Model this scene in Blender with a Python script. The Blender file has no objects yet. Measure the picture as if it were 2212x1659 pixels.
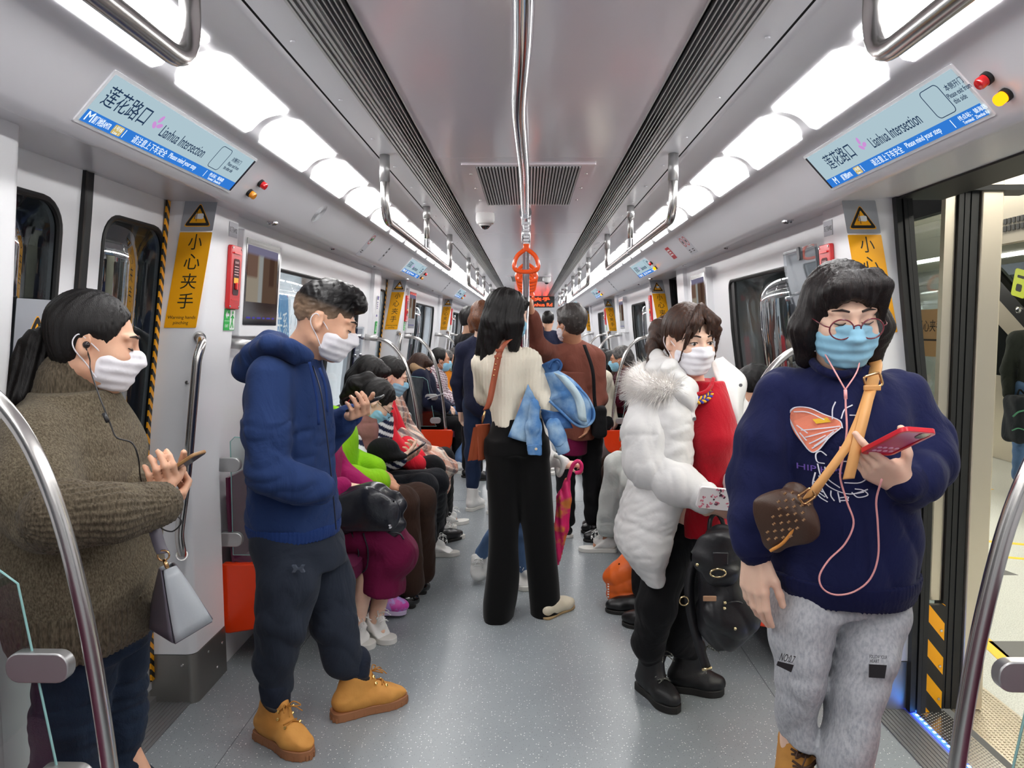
import bpy, math, random
import numpy as np
from mathutils import Matrix, Vector

C = bpy.context.scene.collection
SC = bpy.context.scene
rnd = random.Random(7)
PI = math.pi

# ------------------------------------------------------------------ camera, light level
F = 1661.0; CX, CY = 1106.0, 829.5; EYE = 1.48
pitch = math.atan((CY - 714) / F); yaw = math.atan((1141 - CX) / F) * math.cos(pitch)
cam_d = bpy.data.cameras.new('camera'); cam = bpy.data.objects.new('camera', cam_d); C.objects.link(cam)
cam.location = (0, 0, EYE); cam.rotation_euler = (PI / 2 - pitch, 0, yaw)
cam_d.sensor_width = 36; cam_d.lens = F * 36 / 2212; cam_d.clip_start = 0.05
SC.camera = cam
SC.view_settings.view_transform = 'Standard'; SC.view_settings.look = 'None'
SC.view_settings.exposure = 1.0; SC.view_settings.gamma = 1; SC.view_settings.use_curve_mapping = False
W = bpy.data.worlds.new('world'); SC.world = W; W.use_nodes = True
W.node_tree.nodes['Background'].inputs[0].default_value = (0.5, 0.55, 0.6, 1)
W.node_tree.nodes['Background'].inputs[1].default_value = 0.3
LAMP = 9.0
try:
    SC.cycles.max_bounces = 7; SC.cycles.diffuse_bounces = 4; SC.cycles.adaptive_threshold = .02; SC.cycles.glossy_bounces = 4
    SC.cycles.transmission_bounces = 6; SC.cycles.transparent_max_bounces = 12
    SC.cycles.sample_clamp_indirect = 6; SC.cycles.use_denoising = True
    SC.cycles.caustics_reflective = False; SC.cycles.caustics_refractive = False
except Exception:
    pass

# pixel of the photograph -> point of the place
cp, sp, cy_, sy_ = math.cos(pitch), math.sin(pitch), math.cos(yaw), math.sin(yaw)
FW = np.array([-sy_ * cp, cy_ * cp, -sp]); RT = np.array([cy_, sy_, 0]); UP = np.cross(RT, FW)
EY = np.array([0, 0, EYE])
def ray(u, v): return FW + RT * ((u - CX) / F) - UP * ((v - CY) / F)
def at(u, v, Y): d = ray(u, v); return EY + d * (Y / d[1])
def atx(u, v, X): d = ray(u, v); return EY + d * (X / d[0])
def atz(u, v, Z): d = ray(u, v); return EY + d * ((Z - EYE) / d[2])
def A(*a): return np.array(a, float)
def nrm(v): v = np.asarray(v, float); return v / (np.linalg.norm(v) + 1e-12)

# ------------------------------------------------------------------ materials
def _s(n, k, v):
    if k in n.inputs: n.inputs[k].default_value = v
def rgb(*c):                                   # sRGB 0-255 -> linear
    return tuple(((x / 255) / 12.92 if x <= 10.31 else ((x / 255 + .055) / 1.055) ** 2.4) for x in c) + (1.0,)
MATS = {}
def mat(name, col, rough=.5, metal=0., bump=None, emit=0, spec=.5, coat=0, sheen=0, var=None, sss=0, alpha=1, wave=None, wr=None):
    """bump=(scale,strength[,stretch xyz]) noise; var=(scale, colour2, lo, hi); wave=(scale,axis,strength)"""
    if name in MATS: return MATS[name]
    m = bpy.data.materials.new(name); m.use_nodes = True; nt = m.node_tree; b = nt.nodes['Principled BSDF']
    _s(b, 'Base Color', col); _s(b, 'Roughness', rough); _s(b, 'Metallic', metal); _s(b, 'Specular IOR Level', spec)
    _s(b, 'Coat Weight', coat); _s(b, 'Coat Roughness', .1); _s(b, 'Sheen Weight', sheen); _s(b, 'Alpha', alpha)
    if sss: _s(b, 'Subsurface Weight', sss); _s(b, 'Subsurface Radius', (.012, .005, .003)); _s(b, 'Subsurface Scale', .6)
    if emit: _s(b, 'Emission Color', col); _s(b, 'Emission Strength', emit)
    tc = nt.nodes.new('ShaderNodeTexCoord')
    def noise(scale, st=(1, 1, 1), det=3):
        mp = nt.nodes.new('ShaderNodeMapping'); mp.inputs['Scale'].default_value = st
        nt.links.new(tc.outputs['Object'], mp.inputs[0])
        n = nt.nodes.new('ShaderNodeTexNoise'); n.inputs['Scale'].default_value = scale; n.inputs['Detail'].default_value = det
        nt.links.new(mp.outputs[0], n.inputs['Vector']); return n
    if var:
        n = noise(var[0], var[4] if len(var) > 4 else (1, 1, 1), 4)
        r = nt.nodes.new('ShaderNodeValToRGB'); r.color_ramp.elements[0].position = var[2]; r.color_ramp.elements[1].position = var[3]
        r.color_ramp.elements[0].color = col; r.color_ramp.elements[1].color = var[1]
        nt.links.new(n.outputs['Fac'], r.inputs[0]); nt.links.new(r.outputs[0], b.inputs['Base Color'])
    prev = None
    if bump:
        n = noise(bump[0], bump[2] if len(bump) > 2 else (1, 1, 1))
        bp = nt.nodes.new('ShaderNodeBump'); bp.inputs['Strength'].default_value = bump[1]; bp.inputs['Distance'].default_value = .004
        nt.links.new(n.outputs['Fac'], bp.inputs['Height']); nt.links.new(bp.outputs[0], b.inputs['Normal']); prev = bp
    if wr:                                        # broad soft creases of cloth
        n = noise(wr[0], (1, 1, .7), 5); n.inputs['Distortion'].default_value = 1.2; n.inputs['Roughness'].default_value = .45
        bp = nt.nodes.new('ShaderNodeBump'); bp.inputs['Strength'].default_value = wr[1]; bp.inputs['Distance'].default_value = .05
        nt.links.new(n.outputs['Fac'], bp.inputs['Height'])
        if prev: nt.links.new(prev.outputs[0], bp.inputs['Normal'])
        nt.links.new(bp.outputs[0], b.inputs['Normal']); prev = bp
    if wave:
        w = nt.nodes.new('ShaderNodeTexWave'); w.bands_direction = wave[1]; w.inputs['Scale'].default_value = wave[0]
        w.inputs['Distortion'].default_value = wave[3] if len(wave) > 3 else .6; w.inputs['Detail'].default_value = 1
        nt.links.new(tc.outputs['Object'], w.inputs['Vector'])
        bp = nt.nodes.new('ShaderNodeBump'); bp.inputs['Strength'].default_value = wave[2]; bp.inputs['Distance'].default_value = .004
        nt.links.new(w.outputs['Fac'], bp.inputs['Height'])
        if prev: nt.links.new(prev.outputs[0], bp.inputs['Normal'])
        nt.links.new(bp.outputs[0], b.inputs['Normal'])
    MATS[name] = m; return m
def vmat(name, rough=.6, bump=None, spec=.3, sheen=0):      # colour from the mesh attribute 'Col'
    if name in MATS: return MATS[name]
    m = mat(name, (1, 1, 1, 1), rough, bump=bump, spec=spec, sheen=sheen); nt = m.node_tree
    a = nt.nodes.new('ShaderNodeAttribute'); a.attribute_name = 'Col'
    nt.links.new(a.outputs['Color'], nt.nodes['Principled BSDF'].inputs['Base Color']); return m
def glass(name, tint, refl=.1, rough=.02, f0=None):
    if name in MATS: return MATS[name]
    m = bpy.data.materials.new(name); m.use_nodes = True; nt = m.node_tree; nt.nodes.remove(nt.nodes['Principled BSDF'])
    t = nt.nodes.new('ShaderNodeBsdfTransparent'); t.inputs[0].default_value = tint
    g = nt.nodes.new('ShaderNodeBsdfGlossy'); g.inputs['Roughness'].default_value = rough; g.inputs[0].default_value = (.9, .93, .95, 1)
    lw = nt.nodes.new('ShaderNodeLayerWeight'); lw.inputs[0].default_value = .35
    ma = nt.nodes.new('ShaderNodeMath'); ma.operation = 'MULTIPLY_ADD'; ma.inputs[1].default_value = .5; ma.inputs[2].default_value = refl
    ma.use_clamp = True
    mx = nt.nodes.new('ShaderNodeMixShader'); nt.links.new(lw.outputs['Facing'], ma.inputs[0]); nt.links.new(ma.outputs[0], mx.inputs[0])
    nt.links.new(t.outputs[0], mx.inputs[1]); nt.links.new(g.outputs[0], mx.inputs[2])
    nt.links.new(mx.outputs[0], nt.nodes['Material Output'].inputs[0]); MATS[name] = m; return m
def emis(name, col, st):
    if name in MATS: return MATS[name]
    m = bpy.data.materials.new(name); m.use_nodes = True; nt = m.node_tree; nt.nodes.remove(nt.nodes['Principled BSDF'])
    e = nt.nodes.new('ShaderNodeEmission'); e.inputs[0].default_value = col; e.inputs[1].default_value = st
    nt.links.new(e.outputs[0], nt.nodes['Material Output'].inputs[0]); MATS[name] = m; return m

# ------------------------------------------------------------------ mesh building
class G:
    """collects shapes; becomes ONE mesh"""
    def __init__(s): s.v = []; s.f = []; s.n = 0
    def add(s, vs, fs):
        s.v.append(np.asarray(vs, float).reshape(-1, 3)); s.f += [tuple(i + s.n for i in f) for f in fs]; s.n += len(s.v[-1]); return s
    def box(s, lo, hi, M=None):
        x0, y0, z0 = lo; x1, y1, z1 = hi
        v = np.array([(x0, y0, z0), (x1, y0, z0), (x1, y1, z0), (x0, y1, z0), (x0, y0, z1), (x1, y0, z1), (x1, y1, z1), (x0, y1, z1)], float)
        if M is not None: v = v @ M[0].T + M[1]
        return s.add(v, [(3, 2, 1, 0), (4, 5, 6, 7), (0, 1, 5, 4), (1, 2, 6, 5), (2, 3, 7, 6), (3, 0, 4, 7)])
    def plate(s, poly, fr, d0, d1):
        """2D outline (ccw) in frame fr=(o,ex,ey), thickened along ez from d0 to d1"""
        o, ex, ey = fr[:3]; ez = np.cross(ex, ey); p = np.asarray(poly, float); n = len(p)
        b = o + p[:, :1] * ex + p[:, 1:2] * ey
        s.add(np.vstack([b + ez * d0, b + ez * d1]),
              [tuple(range(n))[::-1], tuple(range(n, 2 * n))] + [(i, (i + 1) % n, n + (i + 1) % n, n + i) for i in range(n)])
        return s
    def ring(s, pout, pin, fr, d0, d1):
        o, ex, ey = fr[:3]; ez = np.cross(ex, ey); n = len(pout); vs = []
        for p in (pout, pin):
            p = np.asarray(p, float); b = o + p[:, :1] * ex + p[:, 1:2] * ey; vs += [b + ez * d0, b + ez * d1]
        fs = []
        for i in range(n):
            j = (i + 1) % n; a, b_, c, d = 0, n, 2 * n, 3 * n
            fs += [(b_ + i, b_ + j, d + j, d + i), (a + j, a + i, c + i, c + j), (a + i, a + j, b_ + j, b_ + i), (c + j, c + i, d + i, d + j)]
        return s.add(np.vstack(vs), fs)
    def tube(s, path, r, n=10, closed=False, cap=True, flat=None):
        P = np.asarray(path, float); m = len(P); R = np.full(m, r) if np.isscalar(r) else np.asarray(r, float)
        T = np.gradient(P, axis=0) if not closed else (np.roll(P, -1, 0) - np.roll(P, 1, 0))
        T /= (np.linalg.norm(T, axis=1, keepdims=True) + 1e-12)
        up = A(0, 0, 1) if abs(T[0][2]) < .9 else A(1, 0, 0)
        u = nrm(np.cross(T[0], up)); vs = []
        for i in range(m):
            u = nrm(u - T[i] * (u @ T[i])); w = np.cross(T[i], u)
            a = np.arange(n) * 2 * PI / n
            fl = 1 if flat is None else flat
            vs.append(P[i] + R[i] * (np.cos(a)[:, None] * u + np.sin(a)[:, None] * w * fl))
        fs = []
        for i in range(m if closed else m - 1):
            b0, b1 = i * n, ((i + 1) % m) * n
            fs += [(b0 + j, b0 + (j + 1) % n, b1 + (j + 1) % n, b1 + j) for j in range(n)]
        if cap and not closed: fs += [tuple(range(n))[::-1], tuple(range((m - 1) * n, m * n))]
        return s.add(np.vstack(vs), fs)
    def ell(s, c, r, n=12, m=8, M=None):
        vs = []; fs = []
        for i in range(m + 1):
            t = PI * i / m
            for j in range(n):
                p = 2 * PI * j / n; q = np.array([r[0] * math.sin(t) * math.cos(p), r[1] * math.sin(t) * math.sin(p), r[2] * math.cos(t)])
                vs.append((M @ q if M is not None else q) + c)
        for i in range(m):
            fs += [(i * n + j, (i + 1) * n + j, (i + 1) * n + (j + 1) % n, i * n + (j + 1) % n) for j in range(n)]
        return s.add(vs, fs)
    def lathe(s, prof, o, ax=(0, 0, 1), n=20):
        ax = nrm(ax); u = nrm(np.cross(ax, (1, 0, 0) if abs(ax[0]) < .9 else (0, 1, 0))); w = np.cross(ax, u); vs = []; m = len(prof)
        for r, h in prof:
            a = np.arange(n) * 2 * PI / n; vs.append(o + ax * h + r * (np.cos(a)[:, None] * u + np.sin(a)[:, None] * w))
        fs = [(i * n + j, i * n + (j + 1) % n, (i + 1) * n + (j + 1) % n, (i + 1) * n + j) for i in range(m - 1) for j in range(n)]
        fs += [tuple(range(n))[::-1], tuple(range((m - 1) * n, m * n))]
        return s.add(np.vstack(vs), fs)
    def grid(s, P, thick=None):
        """P (a,b,3) sheet; thick closes it into a slab along its normals"""
        a, b = P.shape[:2]; fs = [(i * b + j, i * b + j + 1, (i + 1) * b + j + 1, (i + 1) * b + j) for i in range(a - 1) for j in range(b - 1)]
        if thick is None: return s.add(P.reshape(-1, 3), fs)
        du = np.gradient(P, axis=0); dv = np.gradient(P, axis=1); N = np.cross(dv, du); N /= (np.linalg.norm(N, axis=2, keepdims=True) + 1e-12)
        Q = P - N * thick; k = a * b
        f2 = [tuple(i + k for i in f[::-1]) for f in fs]
        rim = [i * b for i in range(a)] + [(a - 1) * b + j for j in range(1, b)] + [i * b + b - 1 for i in range(a - 2, -1, -1)] + [j for j in range(b - 2, 0, -1)]
        f3 = [(rim[i], rim[(i + 1) % len(rim)], rim[(i + 1) % len(rim)] + k, rim[i] + k) for i in range(len(rim))]
        return s.add(np.vstack([P.reshape(-1, 3), Q.reshape(-1, 3)]), fs + f2 + f3)
    def extrude(s, prof, y0, y1):              # closed (x,z) outline run along Y
        return s.plate([(x, z) for x, z in prof], (A(0, y0, 0), A(1, 0, 0), A(0, 0, 1)), 0, -(y1 - y0))
    def get(s): return (np.vstack(s.v) if s.v else np.zeros((0, 3))), s.f
def rrect(w, h, r, n=5, cx=0, cy=0):
    r = min(r, w / 2 - 1e-5, h / 2 - 1e-5); out = []
    for qx, qy, a0 in ((w / 2 - r, h / 2 - r, 0), (-w / 2 + r, h / 2 - r, 90), (-w / 2 + r, -h / 2 + r, 180), (w / 2 - r, -h / 2 + r, 270)):
        for i in range(n + 1):
            a = math.radians(a0 + 90 * i / n); out.append((cx + qx + r * math.cos(a), cy + qy + r * math.sin(a)))
    return out
def circle(r, n=20, cx=0, cy=0): return [(cx + r * math.cos(2 * PI * i / n), cy + r * math.sin(2 * PI * i / n)) for i in range(n)]
def curve(pts, n=8):                            # Catmull-Rom through points
    P = np.asarray(pts, float); P = np.vstack([2 * P[0] - P[1], P, 2 * P[-1] - P[-2]]); out = []
    for i in range(1, len(P) - 2):
        for t in np.arange(n) / n:
            a, b, c, d = P[i - 1], P[i], P[i + 1], P[i + 2]
            out.append(.5 * (2 * b + (c - a) * t + (2 * a - 5 * b + 4 * c - d) * t * t + (3 * b - a - 3 * c + d) * t ** 3))
    out.append(P[-2]); return np.array(out)
def fillet(pts, r, n=6):                        # round a polyline's corners
    P = [np.asarray(p, float) for p in pts]; out = [P[0]]
    for i in range(1, len(P) - 1):
        a, b = nrm(P[i - 1] - P[i]), nrm(P[i + 1] - P[i]); d = min(r, np.linalg.norm(P[i - 1] - P[i]) * .49, np.linalg.norm(P[i + 1] - P[i]) * .49)
        p, q = P[i] + a * d, P[i] + b * d
        for t in np.linspace(0, 1, n + 1): out.append((1 - t) ** 2 * p + 2 * t * (1 - t) * P[i] + t * t * q)
    out.append(P[-1]); return np.array(out)

ORG = {}                                        # where each object's own origin lies in the place
def raw_mesh(name, vs, fs, smooth):
    me = bpy.data.meshes.new(name)
    if isinstance(fs, np.ndarray):
        n, m = len(vs), len(fs); k = fs.shape[1]
        me.vertices.add(n); me.vertices.foreach_set('co', np.asarray(vs, np.float32).ravel())
        me.loops.add(m * k); me.loops.foreach_set('vertex_index', fs.astype(np.int32).ravel())
        me.polygons.add(m); me.polygons.foreach_set('loop_start', np.arange(m, dtype=np.int32) * k)
        me.update(calc_edges=True)
    else: me.from_pydata([tuple(v) for v in vs], [], fs)
    if smooth is True: me.polygons.foreach_set('use_smooth', np.ones(len(me.polygons), bool))
    elif smooth:
        me.polygons.foreach_set('use_smooth', np.ones(len(me.polygons), bool))
        try: me.set_sharp_from_angle(angle=math.radians(smooth))
        except Exception: pass
    return me
def props(o, label=None, cat=None, group=None, kind=None):
    for k, v in (('label', label), ('category', cat), ('group', group), ('kind', kind)):
        if v: o[k] = v
    return o
def mk(name, geo, m, parent=None, label=None, cat=None, group=None, kind=None, loc=None, smooth=35, bev=0, col=None, midx=None):
    vs, fs = geo.get() if isinstance(geo, G) else geo
    vs = np.asarray(vs, float)
    if parent is not None: org = ORG[parent]
    elif loc is not None: org = np.asarray(loc, float)
    else: lo, hi = vs.min(0), vs.max(0); org = A((lo[0] + hi[0]) / 2, (lo[1] + hi[1]) / 2, lo[2])
    me = raw_mesh(name, vs - org, fs, smooth)
    for x in (m if isinstance(m, (list, tuple)) else [m]): me.materials.append(x)
    if midx is not None: me.polygons.foreach_set('material_index', np.asarray(midx, np.int32))
    if col is not None:
        ca = me.color_attributes.new('Col', 'FLOAT_COLOR', 'POINT'); cc = np.ones((len(vs), 4), np.float32); cc[:, :3] = np.asarray(col)[:, :3]
        ca.data.foreach_set('color', cc.ravel())
    o = bpy.data.objects.new(name, me); C.objects.link(o)
    if parent is not None: o.parent = parent
    else: o.location = org
    ORG[o] = org
    if bev:
        b = o.modifiers.new('edge', 'BEVEL'); b.width = bev; b.segments = 2; b.limit_method = 'ANGLE'; b.angle_limit = math.radians(40)
    return props(o, label, cat, group, kind)
def thing(name, label, cat, loc, group=None, kind=None):
    o = bpy.data.objects.new(name, None); C.objects.link(o); o.location = loc; o.empty_display_size = .1; ORG[o] = np.asarray(loc, float)
    return props(o, label, cat, group, kind)
def copy_tree(o, off, label=None, group=None, parent=None):
    c = o.copy(); C.objects.link(c)
    if parent is None:
        c.location = Vector(o.location) + Vector(off); ORG[c] = ORG[o] + np.asarray(off, float)
        if label: c['label'] = label
        if group: c['group'] = group
    else: c.parent = parent; ORG[c] = ORG[parent]
    for ch in list(o.children): copy_tree(ch, off, parent=c)
    return c

# ------------------------------------------------------------------ lettering (built once, before the scene grows)
TEXTS = {}
def prebuild(strings):
    obs = []
    for s in strings:
        cu = bpy.data.curves.new('t', 'FONT'); cu.body = s; cu.size = 1; cu.align_x = 'CENTER'; cu.align_y = 'CENTER'; cu.resolution_u = 3; cu.extrude = .004
        o = bpy.data.objects.new('t', cu); C.objects.link(o); obs.append((s, o))
    dg = bpy.context.evaluated_depsgraph_get()
    for s, o in obs:
        me = bpy.data.meshes.new_from_object(o.evaluated_get(dg)); n = len(me.vertices)
        v = np.zeros(n * 3); me.vertices.foreach_get('co', v); v = v.reshape(-1, 3)
        TEXTS[s] = (v, [tuple(p.vertices) for p in me.polygons]); cu = o.data
        bpy.data.objects.remove(o); bpy.data.curves.remove(cu); bpy.data.meshes.remove(me)
def text(g, s, fr, x, y, h=None, w=None, lift=.001, flip=False):
    """adds lettering s centred at (x,y) of the frame; h = glyph block height, w = block width"""
    v, f = TEXTS[s]; 
    if not len(v): return g
    lo, hi = v.min(0), v.max(0); q = (v - (lo + hi) / 2); sx, sy = hi[0] - lo[0], hi[1] - lo[1]
    ky = h / sy if h else w / sx; kx = w / sx if w else ky
    o, ex, ey = fr[:3]; ez = np.cross(ex, ey)
    P = o + (x + q[:, :1] * kx) * ex + (y + q[:, 1:2] * ky) * ey + (lift + q[:, 2:3] * .05) * ez
    return g.add(P, f)
prebuild(['小', '心', '夹', '手', '小心夹手', 'Warning hands', 'pinching', '莲花路口', 'Lianhua Intersection', '厦门地铁AMTR', '1号线', 'Line 1',
          '请注意上下车安全', 'Please mind your step', '终点站：镇海路', 'Terminal:  Zhenhai Rd', '本侧开门', 'Please exit from', 'this side', '对侧开门',
          'the other side', '车门号049B2', '车门号049B1', 'EXIT', '紧急解锁', '关系', 'HIP HIPS', 'FOLLOW YOUR', 'HEART', 'NO:0.7', 'M', '当心夹手', 'Next Lianhua Rd', '禁止倚靠'])
# ================================================================== the car
white = mat('white_panel', rgb(240, 241, 244), .32, bump=(3, .02), spec=.5)
cove = mat('cove_satin', rgb(214, 214, 219), .28, spec=.5)
ceilm = mat('ceiling_gloss', rgb(228, 219, 225), .16, metal=.0, spec=.6, coat=.25)
alu = mat('aluminium', rgb(190, 190, 190), .38, metal=.8)
steel = mat('brushed_steel', rgb(205, 203, 200), .24, metal=1, bump=(40, .03, (1, 1, .05)))
steel_d = mat('kick_steel', rgb(150, 148, 144), .4, metal=.9)
chrome = mat('chrome', rgb(225, 225, 228), .1, metal=1)
black = mat('black_rubber', rgb(16, 17, 18), .5)
dark = mat('dark_gap', rgb(8, 8, 9), .9)
orange = mat('seat_orange', rgb(240, 62, 8), .3, coat=.3)
hang = mat('strap_orange', rgb(242, 84, 12), .25, coat=.5)
glassc = glass('clear_glass', (.86, .93, .91, 1), .05)
darkglass = glass('window_glass', (.88, .91, .92, 1), .20, .015)
yellow = mat('sign_yellow', rgb(255, 180, 8), .35); signgrey = mat('sign_grey', rgb(168, 172, 180), .4)
ink = mat('ink_brown', rgb(52, 34, 12), .5); inkblack = mat('ink_black', rgb(22, 22, 22), .5)
paper = mat('paper_white', rgb(238, 238, 238), .5); red = mat('alarm_red', rgb(205, 20, 28), .3, coat=.4)
green = mat('exit_green', rgb(28, 176, 70), .4); grey = mat('label_grey', rgb(196, 199, 206), .45)

def hazmat():
    m = bpy.data.materials.new('hazard_stripes'); m.use_nodes = True; nt = m.node_tree; b = nt.nodes['Principled BSDF']
    tc = nt.nodes.new('ShaderNodeTexCoord'); mp = nt.nodes.new('ShaderNodeVectorMath'); mp.operation = 'DOT_PRODUCT'
    mp.inputs[1].default_value = (0, 0, 0); nt.links.new(tc.outputs['Object'], mp.inputs[0])
    mo = nt.nodes.new('ShaderNodeMath'); mo.operation = 'FRACT'; nt.links.new(mp.outputs['Value'], mo.inputs[0])
    gt = nt.nodes.new('ShaderNodeMath'); gt.operation = 'GREATER_THAN'; gt.inputs[1].default_value = .5; nt.links.new(mo.outputs[0], gt.inputs[0])
    mx = nt.nodes.new('ShaderNodeMix'); mx.data_type = 'RGBA'; mx.inputs[6].default_value = rgb(22, 20, 18); mx.inputs[7].default_value = rgb(252, 172, 10)
    nt.links.new(gt.outputs[0], mx.inputs[0]); nt.links.new(mx.outputs[2], b.inputs['Base Color']); _s(b, 'Roughness', .4); return m, mp
haz, _n = hazmat(); _n.inputs[1].default_value = (0, 22, 22)
haz2, _n = hazmat(); _n.inputs[1].default_value = (9, 0, 7.4)

def flecks():
    m = mat('floor_vinyl', rgb(140, 147, 151), .34, bump=(90, .05), spec=.45); nt = m.node_tree; b = nt.nodes['Principled BSDF']
    tc = nt.nodes.new('ShaderNodeTexCoord'); out = None
    base = nt.nodes.new('ShaderNodeTexNoise'); base.inputs['Scale'].default_value = 2.2; base.inputs['Detail'].default_value = 5
    nt.links.new(tc.outputs['Object'], base.inputs[0])
    r0 = nt.nodes.new('ShaderNodeValToRGB'); r0.color_ramp.elements[0].color = rgb(128, 134, 139); r0.color_ramp.elements[1].color = rgb(152, 159, 162)
    nt.links.new(base.outputs['Fac'], r0.inputs[0]); prev = r0.outputs[0]
    for sc, th, colr in ((95, .2, rgb(236, 238, 236)), (150, .2, rgb(84, 90, 95))):
        v = nt.nodes.new('ShaderNodeTexVoronoi'); v.inputs['Scale'].default_value = sc; nt.links.new(tc.outputs['Object'], v.inputs['Vector'])
        lt = nt.nodes.new('ShaderNodeMath'); lt.operation = 'LESS_THAN'; lt.inputs[1].default_value = th; nt.links.new(v.outputs['Distance'], lt.inputs[0])
        sp_ = nt.nodes.new('ShaderNodeSeparateColor'); nt.links.new(v.outputs['Color'], sp_.inputs[0])
        g2 = nt.nodes.new('ShaderNodeMath'); g2.operation = 'GREATER_THAN'; g2.inputs[1].default_value = .6; nt.links.new(sp_.outputs[0], g2.inputs[0])
        mu = nt.nodes.new('ShaderNodeMath'); mu.operation = 'MULTIPLY'; nt.links.new(lt.outputs[0], mu.inputs[0]); nt.links.new(g2.outputs[0], mu.inputs[1])
        mx = nt.nodes.new('ShaderNodeMix'); mx.data_type = 'RGBA'; mx.inputs[7].default_value = colr
        nt.links.new(mu.outputs[0], mx.inputs[0]); nt.links.new(prev, mx.inputs[6]); prev = mx.outputs[2]
    nt.links.new(prev, b.inputs['Base Color']); return m

Y0, Y1 = -4.2, 18.6
def I_(z): return np.interp(z, [0, .2, .95, 1.48, 2.0], [1.315, 1.318, 1.325, 1.25, 1.208])
def D_(z): return np.interp(z, [0, 1.0, 1.5, 2.0], [1.492, 1.488, 1.425, 1.366])
def W_(z): return I_(z) + .03
PER = 4.55; DC = 2.40
doors = [DC + PER * k for k in range(-1, 4)]           # door centres along the car
PA, PB = .535, .835                                    # pillar from centre+PA to centre+PB

g = G().box((-1.52, Y0, -.06), (1.52, Y1 + 6, 0)); fl = mk('floor', g, flecks(), kind='structure', smooth=False)
g = G()
for x in (-1.06, 1.0): g.box((x - .0015, Y0, 0), (x + .0015, Y1, .0006))
for y in (-.6, 6.6, 13.2): g.box((-1.3, y, 0), (1.3, y + .003, .0006))
mk('trim_1', g, mat('floor_weld', rgb(96, 100, 104), .5), kind='structure', smooth=False)

hz = lambda v: EYE + v
CEIL = hz(.74)
g = G()
ys = [Y0, .75, 3.36, 5.96, 8.0, 10.5, 12.5, 15.1, Y1 + 6]
for a, b in zip(ys[:-1], ys[1:]): g.box((-.405, a + .002, CEIL), (.405, b - .002, CEIL + .02))
g.box((-1.45, Y0, CEIL + .06), (1.45, Y1 + 6, CEIL + .1))
mk('ceiling', g, ceilm, kind='structure', smooth=False)
COVE = [(.64, .732), (.70, .716), (.762, .694), (.80, .692), (.84, .682), (.87, .662), (.894, .631), (.92, .615), (.95, .597), (1.045, .494), (1.07, .470), (1.09, .462), (1.11, .468), (1.125, .482), (1.20, .486), (1.42, .494)]
covec = curve([(a, b, 0) for a, b in COVE], 3)[:, :2]
def coveX(x): return EYE + np.interp(x, covec[:, 0], covec[:, 1])
ti = 2
for s, nm in ((-1, 'left'), (1, 'right')):
    g = G()                                            # screwed strip between slots and groove
    P = np.array([[(s * x, y, hz(z)) for y in np.linspace(Y0, Y1 + 6, 9)] for x, z in ((.548, .738), (.632, .733))]); g.grid(P, .012 * s)
    for i in range(40):
        y = 1.0 + i * .5
        if y < 16: g.lathe([(.007, 0), (.006, -.003), (0.001, -.003)], A(s * .60, y, hz(.7345)), n=8)
    mk(f'trim_{ti}', g, cove, kind='structure'); ti += 1
    g = G(); P = np.array([[(s * x, y, hz(z)) for y in np.linspace(Y0, Y1 + 6, 40)] for x, z in covec]); g.grid(P, .012 * s)
    for y in [d - .9 for d in doors] + [d + .9 for d in doors]:       # panel joints, faint
        pass
    mk(f'trim_{ti}', g, cove, kind='structure', smooth=True); ti += 1
    g = G(); g.box((s * .633, Y0, hz(.735)), (s * .641, Y1 + 6, hz(.75)))
    g.box((s * .405, Y0, hz(.758)), (s * .55, Y1 + 6, hz(.765)))
    mk(f'trim_{ti}', g, dark, kind='structure', smooth=False); ti += 1
    g = G()                                            # aluminium slot profile
    def bar(x0, x1, z0=.737, z1=.752, a=Y0, b=Y1 + 6): g.box((min(s * x0, s * x1), a, hz(z0)), (max(s * x0, s * x1), b, hz(z1)))
    [bar(x, x + .0034) for x in (.404, .4205, .4335, .4465, .4595, .4725)]
    for i, x in enumerate(np.linspace(.484, .541, 5)): bar(x, x + .0075, .737 - .002 * (i % 2))
    bar(.476, .55, .7445, .752)
    gd = G(); y = Y0 + .1                              # closed stretches between the outlets
    while y < Y1:
        gd.box((min(s * .423, s * .4725), y + .95, hz(.746)), (max(s * .423, s * .4725), y + 2.27, hz(.752))); y += 2.275
    mk(f'trim_{ti}', g, alu, kind='structure', smooth=False); ti += 1
    mk(f'trim_{ti}', gd, mat('slot_grey', rgb(74, 73, 76), .6), kind='structure', smooth=False); ti += 1

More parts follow.
